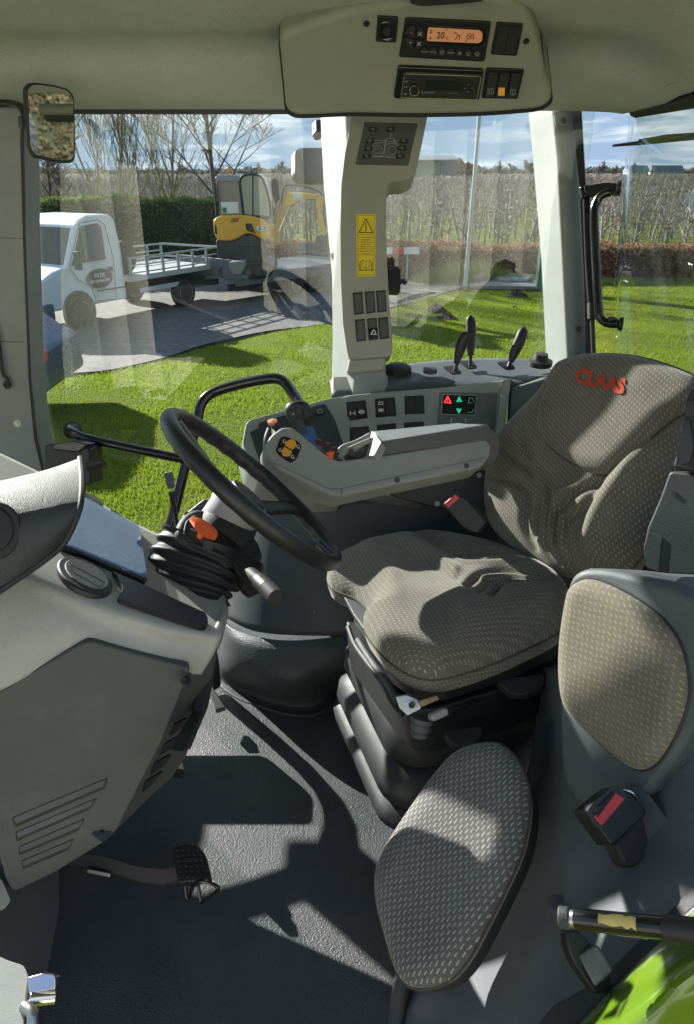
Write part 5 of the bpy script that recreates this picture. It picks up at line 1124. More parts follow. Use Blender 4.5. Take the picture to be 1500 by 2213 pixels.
buckle('small black seat belt buckle with red button below the armrest', PL((970, 1080, 1.73), (1010, 1100, 1.72), (980, 1120, 1.73)),
       [(958, 1092), (986, 1064), (1012, 1082), (1052, 1130), (1030, 1154), (1000, 1140)], [(960, 1088), (984, 1068), (994, 1076), (970, 1098)], [(957, 1090), (985, 1065), (998, 1075), (971, 1101)], None, D(1030, 1150, 1.75))

# ============================================================ PASSENGER SEAT
ps = thing('passenger_seat', 'folding grey fabric passenger seat with light dashes, its oval cushion hanging by the door', 'passenger seat', (.30, .85, FZ))
QP = PL((1060, 1610, 1.30), (890, 2135, 1.13), (1142, 1720, 1.215))
qo = [(1052, 1606), (1090, 1614), (1124, 1650), (1144, 1705), (1146, 1760), (1130, 1840), (1095, 1920), (1050, 2010), (1010, 2080), (965, 2125), (905, 2138), (870, 2120), (850, 2080), (830, 2010), (815, 1950), (814, 1885), (838, 1826), (890, 1745), (940, 1675), (990, 1624)]
qc, qs, qe = pad('cushion', qo, QP, .030, .045, M['fab_blue'], ps, centre=(985, 1865), th=.018, feats=[([(1110, 1900), (1000, 2080)], 30, .004)], rings=40, K=5, uvrot=-50)
MB().tube(qe(.001, 1.0, 2), .0028, 6, closed=True).build('piping', M['piping'], qc)
un = [(x + 3, y + 14) if False else ((x - 985) * .965 + 994, (y - 1865) * .965 + 1872) for x, y in smooth(qo, 3)]
MB().slab(un, shifted(QP, -.012), .045).build('cushion_base', M['black_soft'], ps, bevel=.012, seg=4)
# backrest shell (sweeping grey moulding)
BS = PL((1240, 1250, 1.24), (1500, 1400, 1.06), (1380, 1660, 1.12))
shell = [(1222, 1290), (1228, 1256), (1245, 1236), (1275, 1228), (1330, 1233), (1440, 1262), (1520, 1300), (1600, 1330), (1600, 1560), (1500, 1580), (1460, 1640), (1420, 1690), (1395, 1722), (1300, 1770), (1220, 1700), (1205, 1560), (1212, 1420)]
bs_ = MB().slab(smooth(shell, 4), BS, .06).build('backrest_shell', M['slate'], ps, bevel=.016, seg=4)
ro = [(1226, 1300), (1236, 1270), (1262, 1252), (1300, 1256), (1360, 1284), (1425, 1330), (1470, 1390), (1488, 1460), (1486, 1520), (1460, 1590), (1425, 1645), (1390, 1664), (1355, 1650), (1300, 1605), (1250, 1560), (1222, 1520), (1212, 1460), (1214, 1380)]
rb, rs, re_ = pad('backrest', ro, shifted(BS, .002), .024, .03, M['fab_tan'], ps, centre=(1345, 1450), th=.01, rings=40, K=5, uvrot=60)
MB().tube(re_(.0005, 1.005, 2), .0022, 6, closed=True).build('piping', M['black_soft'], rb)
# tray with cup holder behind it
tr = MB().patch([[D(1275, 1228, 1.25), D(1380, 1232, 1.25), D(1460, 1240, 1.25), D(1600, 1245, 1.25)], [D(1330, 1240, 1.20), D(1420, 1262, 1.17), D(1480, 1290, 1.15), D(1600, 1320, 1.12)], [D(1400, 1256, 1.15), D(1460, 1282, 1.12), D(1520, 1320, 1.10), D(1600, 1360, 1.06)]], 5).build('shelf', M['slate'], ps, solid=.01)
TP = PL((1460, 1260, 1.19), (1530, 1270, 1.19), (1490, 1330, 1.13))
MB().lathe(TP.at(1512, 1296, .006), TP.n, [(.036, -.05), (.037, .0), (.044, .003), (.041, -.004), (.037, -.05)], 30).build('cup_holder', M['slate_dark'], ps)
MB().disc(TP.at(1512, 1296, .003), TP.n, .036, .004, 28).build('cup_holder_floor', M['black'], ps)

# wheel housing beside the passenger seat
wh = thing('left_wheel_housing', 'dark slate plastic moulding over the left wheel housing below the passenger backrest', 'wheel housing cover', (.5, .8, FZ))
rows = [[D(1160, 1440, 1.62), D(1215, 1450, 1.32), D(1280, 1500, 1.24), D(1360, 1600, 1.19), D(1440, 1560, 1.14), D(1620, 1520, 1.08)],
        [D(1150, 1620, 1.60), D(1196, 1640, 1.32), D(1260, 1680, 1.22), D(1350, 1730, 1.17), D(1440, 1690, 1.12), D(1620, 1640, 1.05)],
        [D(1110, 1760, 1.60), D(1165, 1780, 1.34), D(1225, 1800, 1.20), D(1330, 1830, 1.12), D(1450, 1810, 1.06), D(1620, 1760, 1.00)],
        [D(1040, 1900, 1.55), D(1120, 1900, 1.35), D(1190, 1930, 1.21), D(1270, 1950, 1.11), D(1400, 1930, 1.02), D(1620, 1880, .96)],
        [D(950, 2030, 1.48), D(1040, 2040, 1.33), D(1110, 2050, 1.21), D(1200, 2070, 1.10), D(1340, 2080, 1.00), D(1620, 2040, .92)],
        [D(880, 2180, 1.36), D(940, 2190, 1.26), D(1040, 2200, 1.18), D(1140, 2230, 1.07), D(1300, 2240, .97), D(1620, 2240, .88)],
        [D(860, 2330, 1.30), D(930, 2330, 1.22), D(1030, 2330, 1.14), D(1130, 2350, 1.04), D(1300, 2380, .94), D(1620, 2380, .85)]]
wsh = MB().patch(rows, 6, 6).build('moulding', M['slate'], wh, solid=.012)
wp = PL((1180, 1960, 1.20), (1220, 1960, 1.16), (1200, 2000, 1.155))
MB().disc(D(1200, 1951, 1.165), ray(1200, 1951) * -1, .012, .004, 20).build('screw_recess', M['slate_dark'], wh, bevel=.001)
MB().disc(D(1200, 1951, 1.160), ray(1200, 1951) * -1, .007, .004, 16).build('screw', M['black'], wh)
rail = MB().tube([D(850, 2260, 1.34), D(862, 2170, 1.38), D(880, 2100, 1.42), D(930, 2040, 1.50)], .018, 10, 4).build('floor_edge_strip', M['mat'], wh)
# big seat belt buckle
XP = PL((1270, 1750, 1.055), (1345, 1700, 1.09), (1400, 1800, 1.07))
t = buckle('large black seat belt buckle with red button on the left wheel housing', XP, [(1268, 1752), (1278, 1738), (1328, 1698), (1340, 1700), (1392, 1742), (1398, 1760), (1330, 1822), (1322, 1824)],
       [(1281, 1765), (1325, 1714), (1347, 1727), (1298, 1784)], [(1268, 1752), (1278, 1738), (1328, 1697), (1346, 1706), (1356, 1722), (1300, 1792), (1286, 1786)], [(1330, 1822), (1398, 1748), (1445, 1800), (1440, 1815), (1372, 1876), (1352, 1868)], D(1400, 1850, 1.06))
MB().slab(fil([(1282, 1752), (1322, 1712), (1326, 1716), (1288, 1768)], 2), XP, .002, .0045).build('tongue_slot', M['ink'], t)
MB().slab(fil([(1332, 1716), (1370, 1694), (1400, 1712), (1468, 1805), (1464, 1835), (1400, 1890), (1370, 1896), (1340, 1880), (1332, 1840)], 14), PL((1332, 1740, 1.12), (1468, 1805, 1.07), (1370, 1896, 1.075)), .006).build('base_plate', M['slate_dark'], t, bevel=.002)
MB().tube([XP.at(1352, 1706, -.006), XP.at(1366, 1712, -.002), XP.at(1378, 1724, -.004), XP.at(1392, 1744, -.016)], .0022, 6, 3).build('wire_edge', M['chrome'], t)

# ============================================================ DOOR FRAME, STRUT, LATCH AND GREEN BODY AT THE LOWER RIGHT
gp = thing('fender_panel', 'glossy lime green tractor body panel at the lower right corner', 'body panel', D(1400, 2200, .72))
green = simple('tractor_green', (.11, .19, .012), .2, 0, 0, .5, .6)
MB().patch([[D(1225, 2240, .94), D(1330, 2130, .94), D(1420, 2040, .93), D(1540, 1935, .93)], [D(1235, 2250, .90), D(1345, 2150, .89), D(1440, 2060, .88), D(1560, 1960, .87)],
            [D(1290, 2290, .84), D(1400, 2200, .82), D(1480, 2120, .80), D(1620, 2030, .78)], [D(1400, 2400, .86), D(1500, 2300, .82), D(1600, 2230, .80), D(1700, 2150, .78)]], 7).build('panel', green, gp, solid=.01)
df = thing('door_seal_flange', 'dark painted sill flange with rubber seal running along the green panel', 'door seal', D(1350, 2060, .98))
MB().patch([[D(1130, 2260, 1.06), D(1200, 2170, 1.05), D(1300, 2080, 1.04), D(1420, 1960, 1.02), D(1540, 1860, 1.0)], [D(1180, 2275, 1.0), D(1250, 2190, .99), D(1330, 2110, .98), D(1440, 2000, .97), D(1560, 1900, .95)], [D(1230, 2260, .96), D(1290, 2190, .955), D(1345, 2135, .95), D(1450, 2035, .94), D(1580, 1920, .93)]], 5).build('flange', M['grey_gloss'], df, solid=.006)
MB().tube([D(1222, 2262, .95), D(1325, 2150, .95), D(1425, 2050, .94), D(1560, 1925, .93)], .009, 10, 4).build('rubber_seal', M['black'], df)
ga = thing('door_gas_strut', 'worn black door gas strut with peeling yellow sticker at the right edge', 'gas strut', D(1220, 2000, .88))
gx = lambda u, v, d: D(u, v, d)
MB().tube([gx(1246, 1986, .86), gx(1440, 2006, .80)], .0118, 18).build('cylinder', M['gloss_black'], ga)
MB().tube([gx(1438, 2006, .80), gx(1540, 2016, .77)], .0135, 18).build('cylinder_end', M['black'], ga, bevel=.001)
MB().tube([gx(1206, 1982, .87), gx(1232, 1985, .865)], .0125, 18).build('end_cap', M['grey_gloss'], ga, bevel=.003)
MB().tube([gx(1230, 1985, .865), gx(1248, 1987, .86)], [.010, .0105], 18).build('neck', M['metal'], ga)
def wrap(u0, u1, a0, a1, r_, nm, m_):
    p0, p1 = gx(1246, 1986, .86), gx(1440, 2006, .80); ax_ = (p1 - p0).normalized(); L_ = (p1 - p0).length
    s = V((0, 0, 1)); s = (s - ax_ * s.dot(ax_)).normalized(); w_ = ax_.cross(s)
    rws = []
    for i in range(9):
        t_ = u0 + (u1 - u0) * i / 8; rws.append([p0 + ax_ * L_ * t_ + (s * math.cos(R(a)) + w_ * math.sin(R(a))) * r_ for a in np.linspace(a0 + random.uniform(-9, 9), a1 + random.uniform(-12, 12), 7)])
    return MB().patch(rws, 2, 1).build(nm, m_, ga, solid=-.0003)
wrap(.30, .72, 5, 62, .0120, 'sticker_remnant', plastic('old_sticker', (.62, .47, .16), .8, .5, 900, .2))
wrap(.32, .80, 126, 140, .0121, 'glue_residue', plastic('glue', (.55, .47, .33), .9, .9, 900, .2))
la = thing('door_latch_pin', 'worn black latch bracket below the gas strut', 'latch', D(1290, 2120, .95))
MB().slab(fil([(1224, 2012), (1250, 2010), (1300, 2060), (1320, 2110), (1328, 2140), (1290, 2150), (1240, 2080), (1226, 2040)], 8), PL((1230, 2020, .955), (1310, 2080, .95), (1290, 2150, .93)), .02).build('bracket', M['black'], la, bevel=.004)
MB().slab([(1248, 2064), (1290, 2040), (1326, 2098), (1286, 2134)], PL((1248, 2064, .945), (1290, 2040, .945), (1286, 2134, .925)), .02).build('worn_plate', plastic('worn_plate', (.13, .12, .11), .4, .6, 200, .6, .5), la, bevel=.004)
st_ = thing('door_striker', 'chromed door striker on a pale housing at the lower left corner', 'striker', D(60, 2190, 1.02))
SPn = PL((0, 2100, 1.05), (60, 2100, 1.05), (30, 2200, 1.0))
MB().slab(fil([(-60, 2040), (20, 2076), (52, 2086), (62, 2110), (56, 2150), (50, 2240), (-60, 2240)], 8), SPn, .05).build('housing', M['console'], st_, bevel=.008)
MB().slab(fil([(58, 2112), (92, 2103), (116, 2104), (120, 2116), (120, 2138), (62, 2150)], 5), PL((58, 2110, 1.03), (118, 2105, 1.03), (90, 2150, 1.02)), .018).build('striker_plate', M['chrome'], st_, bevel=.004)
MB().tube([D(64, 2160, 1.02), D(122, 2154, 1.03)], .0095, 14).build('striker_pin', M['chrome'], st_, bevel=.002)
MB().tube([D(52, 2175, 1.01), D(70, 2190, 1.00), D(70, 2225, .99)], .008, 12, 3).build('bolt', M['metal'], st_)
# ============================================================ OUTDOORS: GROUND
def quickmesh(name, verts, faces, m, parent=None, smooth_=False):
    me = bpy.data.meshes.new(name); me.from_pydata([tuple(v) for v in verts], [], faces)
    if smooth_:
        for p in me.polygons: p.use_smooth = True
    me.materials.append(m); o = bpy.data.objects.new(name, me); COL.objects.link(o); o.parent = parent
    return o
def grass_mat():
    m, nt, b = mat('lawn'); oc = ocoord(nt)
    c = ramp(nt, noise(nt, oc, .55, 6, .65), [(.32, (.075, .105, .008)), (.5, (.12, .16, .010)), (.7, (.17, .19, .02))])
    d = ramp(nt, noise(nt, oc, 26, 4, .7), [(.3, (.45, .5, .4)), (.6, (1.25, 1.2, 1.1))])
    mxx = nt.nodes.new('ShaderNodeMix'); mxx.data_type = 'RGBA'; mxx.blend_type = 'MULTIPLY'; mxx.inputs[0].default_value = 1
    nt.links.new(c, mxx.inputs[6]); nt.links.new(d, mxx.inputs[7]); nt.links.new(mxx.outputs[2], b.inputs['Base Color'])
    b.inputs['Roughness'].default_value = .9; b.inputs['Specular IOR Level'].default_value = .15
    bump(nt, b, noise(nt, oc, 18, 6, .75), 1.0, .08); return m
# lawn sheet with gentle swells, reaching the horizon
xs = sorted(set(list(np.linspace(-16, 26, 60)) + [-2500, -900, -300, -90, -35, 45, 90, 300, 900, 2500])); ys = sorted(set(list(np.linspace(-6, 30, 50)) + [-900, -200, -60, -20, 60, 200, 600, 1500, 2900]))
gv, gf_ = [], []
for y in ys:
    for x in xs:
        near = 1 if (-16 < x < 26 and 3 < y < 24) else 0
        gv.append((x, y, GZ + near * .035 * (math.sin(x * .9 + y * .3) * math.sin(y * .7) - .6)))
nx_ = len(xs)
for j in range(len(ys) - 1):
    for i in range(nx_ - 1): gf_.append((j * nx_ + i, j * nx_ + i + 1, (j + 1) * nx_ + i + 1, (j + 1) * nx_ + i))
tag(quickmesh('lawn', gv, gf_, grass_mat(), None, True), kind='structure')

def ground_sheet(name, px, m, dz, pts=None):
    P = pts or [G(u, v, dz) for u, v in px]
    P = [(p[0], p[1], GZ + dz) for p in P]
    return tag(quickmesh(name, P, [tuple(range(len(P)))], m), kind='structure')
def paving_mat():
    m, nt, b = mat('paving'); oc = ocoord(nt)
    mp_ = nt.nodes.new('ShaderNodeMapping'); mp_.inputs['Rotation'].default_value = (0, 0, R(38)); nt.links.new(oc, mp_.inputs[0])
    br = nt.nodes.new('ShaderNodeTexBrick'); br.inputs['Scale'].default_value = 1; br.inputs['Brick Width'].default_value = .21; br.inputs['Row Height'].default_value = .105
    br.inputs['Mortar Size'].default_value = .008; br.inputs['Color1'].default_value = (.10, .09, .085, 1); br.inputs['Color2'].default_value = (.15, .138, .13, 1); br.inputs['Mortar'].default_value = (.07, .07, .06, 1)
    nt.links.new(mp_.outputs[0], br.inputs[0])
    mxx = nt.nodes.new('ShaderNodeMix'); mxx.data_type = 'RGBA'; mxx.blend_type = 'MULTIPLY'; mxx.inputs[0].default_value = .7
    nt.links.new(br.outputs[0], mxx.inputs[6]); nt.links.new(ramp(nt, noise(nt, oc, 1.5, 6, .7), [(.3, (.6, .6, .6)), (.7, (1.2, 1.2, 1.2))]), mxx.inputs[7])
    nt.links.new(mxx.outputs[2], b.inputs['Base Color']); b.inputs['Roughness'].default_value = .8; bump(nt, b, br.outputs[1], -.5, .01); return m
edge = smooth([(-60, 845), (75, 812), (160, 806), (230, 800), (300, 786), (370, 768), (430, 748), (480, 736), (540, 722), (600, 712), (715, 697), (830, 660)], 5, False)
P = [G(u, v, .02) for u, v in edge]
P = [V_ for V_ in P] if False else P
px_ = [(p.x, p.y) for p in P]
pav = [(x, y, 0) for x, y in px_] + [(1.5, 21.5, 0), (-1, 27, 0), (-6, 27, 0), (-13, 25.5, 0), (-24, 24, 0), (-30, 8, 0)]
ground_sheet('driveway', None, paving_mat(), .022, pav)
def soil_mat(name, a, b2, sc=3):
    m, nt, b = mat(name); oc = ocoord(nt)
    nt.links.new(ramp(nt, noise(nt, oc, sc, 8, .7), [(.35, a), (.65, b2)]), b.inputs['Base Color']); b.inputs['Roughness'].default_value = .95
    bump(nt, b, noise(nt, oc, 14, 8, .75), 1, .06); return m
mud = [(800, 668), (850, 662), (905, 650), (975, 628), (1008, 620), (1060, 618), (1100, 612), (1060, 606), (990, 606), (930, 602), (880, 600), (830, 600), (790, 610)]
ground_sheet('mud_patch', smooth(mud, 4), soil_mat('mud', (.11, .095, .07), (.24, .22, .18)), .026)
wm, nt_, b_ = mat('puddle_water'); b_.inputs['Base Color'].default_value = (.05, .055, .06, 1); b_.inputs['Roughness'].default_value = .03; b_.inputs['Specular IOR Level'].default_value = .9
bump(nt_, b_, noise(nt_, ocoord(nt_), 6, 3), .12, .02)
ground_sheet('puddle', smooth([(858, 652), (880, 642), (905, 634), (935, 631), (942, 634), (915, 641), (890, 650), (868, 655)], 4), wm, .030)

# grass blades as one mesh
def in_poly(x, y, poly):
    c = np.zeros(len(x), bool); n = len(poly)
    for i in range(n):
        x0, y0 = poly[i][:2]; x1, y1 = poly[(i + 1) % n][:2]
        cond = ((y0 > y) != (y1 > y)) & (x < (x1 - x0) * (y - y0) / ((y1 - y0) or 1e-9) + x0); c ^= cond
    return c
def blades(name, x, y, z, h, w, m):
    n = len(x); a = np.random.uniform(0, 6.28, n); la_, lb_ = np.random.normal(0, .35, n) * h, np.random.normal(0, .35, n) * h
    V_ = np.empty((n, 3, 3)); dxx, dyy = np.cos(a) * w, np.sin(a) * w
    V_[:, 0] = np.stack([x - dxx, y - dyy, z], 1); V_[:, 1] = np.stack([x + dxx, y + dyy, z], 1); V_[:, 2] = np.stack([x + la_, y + lb_, z + h], 1)
    me = bpy.data.meshes.new(name); me.vertices.add(3 * n); me.vertices.foreach_set('co', V_.reshape(-1)); me.loops.add(3 * n); me.loops.foreach_set('vertex_index', np.arange(3 * n))
    me.polygons.add(n); me.polygons.foreach_set('loop_start', np.arange(0, 3 * n, 3)); me.polygons.foreach_set('loop_total', np.full(n, 3)); me.update(calc_edges=True)
    me.materials.append(m); o = bpy.data.objects.new(name, me); COL.objects.link(o); return o
def blade_mat(name, stops, sc=.8):
    m, nt, b = mat(name); oc = ocoord(nt); nt.links.new(ramp(nt, noise(nt, oc, sc, 8, .75), stops), b.inputs['Base Color'])
    b.inputs['Roughness'].default_value = .7; b.inputs['Specular IOR Level'].default_value = .25
    tl_ = nt.nodes.new('ShaderNodeBsdfTranslucent'); tl_.inputs[0].default_value = (.32, .42, .03, 1); mxx = nt.nodes.new('ShaderNodeMixShader'); mxx.inputs[0].default_value = .35
    nt.links.new(b.outputs[0], mxx.inputs[1]); nt.links.new(tl_.outputs[0], mxx.inputs[2]); nt.links.new(mxx.outputs[0], nt.nodes['Material Output'].inputs[0]); return m
N0 = 520000
yy = np.random.uniform(.18, 1, N0) ** 1.3 * 25.5; xx = yy * np.random.uniform(-.52, .56, N0)
ok = (yy > 4.0) & ~in_poly(xx, yy, pav) & ~in_poly(xx, yy, [tuple(G(u, v)) for u, v in smooth(mud, 2)])
xx, yy = xx[ok], yy[ok]
sway = .035 * (np.sin(xx * .9 + yy * .3) * np.sin(yy * .7) - .6)
gh = np.random.uniform(.014, .036, len(xx)) * (1 + .5 * np.sin(xx * 1.7 + np.cos(yy * 2.1) * 2)) + .008
tag(blades('grass', xx, yy, GZ + sway - .004, gh, (.0028 + .0005 * yy), blade_mat('grass_blades', [(.3, (.12, .155, .008)), (.5, (.20, .24, .012)), (.7, (.31, .30, .035))])), kind='stuff')
# dry tall grass along the brown hedge
n = 5000; u_ = np.random.normal(0, .45, n)
gx_ = np.random.uniform(2.0, 9.0, n); gy_ = 23.3 + np.random.normal(0, .25, n); cl_ = np.exp(-((gx_ - 3.6) / 1.3) ** 2) + .25 * np.random.rand(n)
tag(blades('tall_grass', gx_, gy_, np.full(n, GZ), np.random.uniform(.1, .75, n) * np.clip(cl_, .1, 1) + .05, np.full(n, .012), blade_mat('dry_grass', [(.3, (.20, .17, .08)), (.5, (.30, .26, .13)), (.7, (.16, .20, .05))], 2)), kind='stuff')

# ------------------------------------------------------------ molehills
sm_ = soil_mat('molehill_soil', (.035, .025, .018), (.085, .06, .04), 9)
for (u, v, r_, h_, l) in ((943, 672, .26, .17, 'dark molehill with a pointed top on the lawn, middle of the near cluster'), (966, 685, .24, .10, 'low dark molehill at the near right of the cluster'), (908, 684, .10, .05, 'tiny dark molehill left of the near cluster'),
                          (1115, 638, .30, .15, 'dark molehill standing alone near the concrete slabs'), (1112, 664, .08, .03, 'crumb of dark soil on the lawn in front of the lone molehill')):
    c = G(u, v, .0); vs_, fs_ = [], []
    for i in range(9):
        for j in range(22):
            a = 2 * math.pi * j / 22; t = i / 8; rr_ = r_ * t * (1 + .18 * math.sin(a * 3 + u) + .1 * random.uniform(-1, 1)); vs_.append((c.x + rr_ * math.cos(a), c.y + rr_ * math.sin(a), GZ - .03 + max(0, h_ * (1 - t ** 1.6) + (random.uniform(-.025, .025) if i < 8 else 0)) + .02 * (1 - t)))
    for i in range(8):
        for j in range(22): fs_.append((i * 22 + j, i * 22 + (j + 1) % 22, (i + 1) * 22 + (j + 1) % 22, (i + 1) * 22 + j))
    fs_.append(tuple(range(22)))
    o = quickmesh('molehill', [(x - c.x, y - c.y, z - GZ) for x, y, z in vs_], fs_, sm_); o.location = (c.x, c.y, GZ); tag(o, l, 'molehill', 'molehills on the lawn')

# ------------------------------------------------------------ leafy masses
def leaf_mat(name, stops, sc=3.0):
    m, nt, b = mat(name); oc = ocoord(nt); nt.links.new(ramp(nt, noise(nt, oc, sc, 8, .8), stops), b.inputs['Base Color']); b.inputs['Roughness'].default_value = .8; b.inputs['Specular IOR Level'].default_value = .15
    tl_ = nt.nodes.new('ShaderNodeBsdfTranslucent'); nt.links.new(b.inputs['Base Color'].links[0].from_socket, tl_.inputs[0]); mxx = nt.nodes.new('ShaderNodeMixShader'); mxx.inputs[0].default_value = .4
    nt.links.new(b.outputs[0], mxx.inputs[1]); nt.links.new(tl_.outputs[0], mxx.inputs[2]); nt.links.new(mxx.outputs[0], nt.nodes['Material Output'].inputs[0]); return m
def leafcloud(name, P, size, m, parent=None):
    P = np.asarray(P); n = len(P); s_ = size * np.random.uniform(.5, 1.3, n)
    a = np.random.normal(size=(n, 3)); a /= np.linalg.norm(a, axis=1)[:, None]; b = np.cross(a, np.random.normal(size=(n, 3))); b /= np.linalg.norm(b, axis=1)[:, None]
    V_ = np.empty((n, 4, 3)); V_[:, 0] = P - a * s_[:, None]; V_[:, 1] = P + b * s_[:, None] * .55; V_[:, 2] = P + a * s_[:, None]; V_[:, 3] = P - b * s_[:, None] * .55
    me = bpy.data.meshes.new(name); me.vertices.add(4 * n); me.vertices.foreach_set('co', V_.reshape(-1)); me.loops.add(4 * n); me.loops.foreach_set('vertex_index', np.arange(4 * n))
    me.polygons.add(n); me.polygons.foreach_set('loop_start', np.arange(0, 4 * n, 4)); me.polygons.foreach_set('loop_total', np.full(n, 4)); me.update(calc_edges=True)
    me.materials.append(m); o = bpy.data.objects.new(name, me); COL.objects.link(o); o.parent = parent; return o
def hedge(name, label, p0, p1, w, h, n, size, m, core, wob=.12):
    p0, p1 = Vector(p0 + (GZ,)), Vector(p1 + (GZ,)); ax = (p1 - p0); L_ = ax.length; ax.normalize(); sd_ = Vector((-ax.y, ax.x, 0))
    t = thing(name, label, 'hedge', (p0 + p1) / 2); w_in = w - .3
    s_ = np.random.uniform(0, L_, n); f = np.random.rand(n); q = np.random.uniform(-1, 1, n)
    lump = wob * (np.sin(s_ * 1.3) * .5 + np.sin(s_ * 3.1 + 1) * .3 + np.sin(s_ * 7.7) * .2)
    top = f < .35
    off = np.where(top, q * w / 2, np.sign(q) * (w / 2 + np.random.normal(0, .05, n))); hh = np.where(top, h + lump + np.random.normal(0, .04, n), np.random.uniform(0, 1, n) * (h + lump))
    P_ = np.array(p0)[None] + s_[:, None] * np.array(ax)[None] + off[:, None] * np.array(sd_)[None]; P_[:, 2] = GZ + hh
    leafcloud('foliage', P_, size, m, t)
    mid = (p0 + p1) / 2; M3 = Matrix.Rotation(math.atan2(ax.y, ax.x), 3, 'Z')
    MB().box((mid.x, mid.y, GZ + h / 2 - .04), (L_ - .1, w - .25, h - .2), M3).build('branches', core, t)
    return t
dark_core = simple('hedge_core', (.03, .035, .02), .95); brown_core = simple('brown_core', (.09, .05, .03), .95)
ever = leaf_mat('evergreen_leaf', [(.3, (.05, .085, .02)), (.5, (.10, .15, .035)), (.75, (.20, .21, .06))])
beech = leaf_mat('beech_leaf', [(.25, (.15, .07, .04)), (.5, (.33, .18, .10)), (.7, (.50, .33, .21))], 8)
hedge('evergreen_hedge', 'tall clipped dark green hedge behind the truck', (-13.5, 24.8), (-3.9, 26.6), 1.3, 2.22, 30000, .055, ever, dark_core)
hedge('beech_hedge', 'long low hedge of dead brown beech leaves right of the switch pillar', (1.2, 24.6), (62, 24.6), .9, .95, 70000, .055, beech, brown_core)
hedge('beech_hedge', 'short stretch of brown beech hedge seen behind the trailer', (-3.6, 26.4), (.6, 25.2), .8, .85, 7000, .05, beech, brown_core)

# ------------------------------------------------------------ bare trees
def branch_mesh(h, seed, spread=1.0, levels=5, r0=.10, nb=(4, 6), upright=.6, stems=1, minr=.006, first=.12, clen=.62):
    rnd = random.Random(seed); tr, cr = MB(), MB()
    def grow(mb, p, d, L_, r_, lev):
        seg = 4 if lev < 2 else 3; pts = [p]; q = Vector(p); dd = Vector(d)
        for i in range(seg):
            dd = (dd + Vector((rnd.gauss(0, .09), rnd.gauss(0, .09), .03 + rnd.gauss(0, .05)))).normalized(); q = q + dd * (L_ / seg); pts.append(Vector(q))
        rs_ = [max(r_ * (1 - .62 * i / seg), minr) for i in range(seg + 1)]
        mb.tube(pts, rs_, 6 if lev == 0 else (4 if lev < 3 else 3))
        if lev >= levels: return
        k = rnd.randint(*nb) if lev else rnd.randint(nb[0] + 4, nb[1] + 5)
        for i in range(k):
            t = rnd.uniform(first if lev == 0 else .2, .98); j = min(int(t * seg), seg - 1); pp = pts[j].lerp(pts[j + 1], t * seg - j)
            az = rnd.uniform(0, 6.28); out_ = Vector((math.cos(az), math.sin(az), 0)); nd = (dd * upright + out_ * spread * .75 + Vector((0, 0, .25))).normalized()
            grow(cr, pp, nd, L_ * rnd.uniform(clen * .75, clen * 1.2) * (1 - .3 * t), max(rs_[j] * .5, minr), lev + 1)
    for s_ in range(stems):
        a = 6.28 * s_ / stems; d = Vector((math.cos(a) * .25, math.sin(a) * .25, 1)) if stems > 1 else Vector((rnd.gauss(0, .04), rnd.gauss(0, .04), 1))
        grow(tr, Vector((0, 0, 0)), d.normalized(), h * .78, r0, 0)
    return tr, cr
bark = plastic('bark', (.13, .105, .085), .9, .5, 60, .1, .3); twig = simple('twig', (.16, .13, .105), .9, spec=.1); bark_y = simple('twig_yellow', (.21, .19, .10), .9, spec=.1)
def bare_tree(name, label, u, D_, h, seed, mt, group='bare trees beyond the hedge', **k):
    x = ray(u, 400).x / ray(u, 400).y * D_
    t = thing(name, label, 'tree', (0, 0, 0), group); tr, cr = branch_mesh(h, seed, **k)
    tr.build('trunk', mt, t, sharp=180, recalc=False); cr.build('crown', mt, t, sharp=180, recalc=False)
    del t['_base']; t.location = (x, D_, GZ); return t
bare_tree('bare_tree', 'largest bare tree, wide dark branches behind the orange beacon', 470, 30, 8.6, 3, bark, r0=.12, spread=1.15, levels=4, nb=(4, 6), minr=.008, first=.25)
bare_tree('bare_tree', 'slender bare tree with yellowish upright twigs, second from the mirror', 345, 29, 7.4, 8, bark_y, r0=.07, spread=.65, levels=3, nb=(5, 7), upright=1.0, minr=.007)
bare_tree('bare_tree', 'bare multi-stemmed tree nearest the mirror with steep pale twigs', 228, 29, 7.0, 13, bark_y, r0=.06, spread=.6, levels=3, nb=(5, 7), upright=1.1, stems=2, minr=.007)
bare_tree('bare_tree', 'low broad bare tree left of the mirror behind the hedge', 100, 31, 4.9, 21, bark, r0=.10, spread=1.1, levels=4, nb=(4, 6), minr=.011)
bare_tree('bare_tree', 'thin bare sapling between the two yellowish trees', 285, 33, 5.2, 34, bark_y, r0=.05, spread=.5, levels=3, nb=(4, 6), upright=1.1, minr=.007)

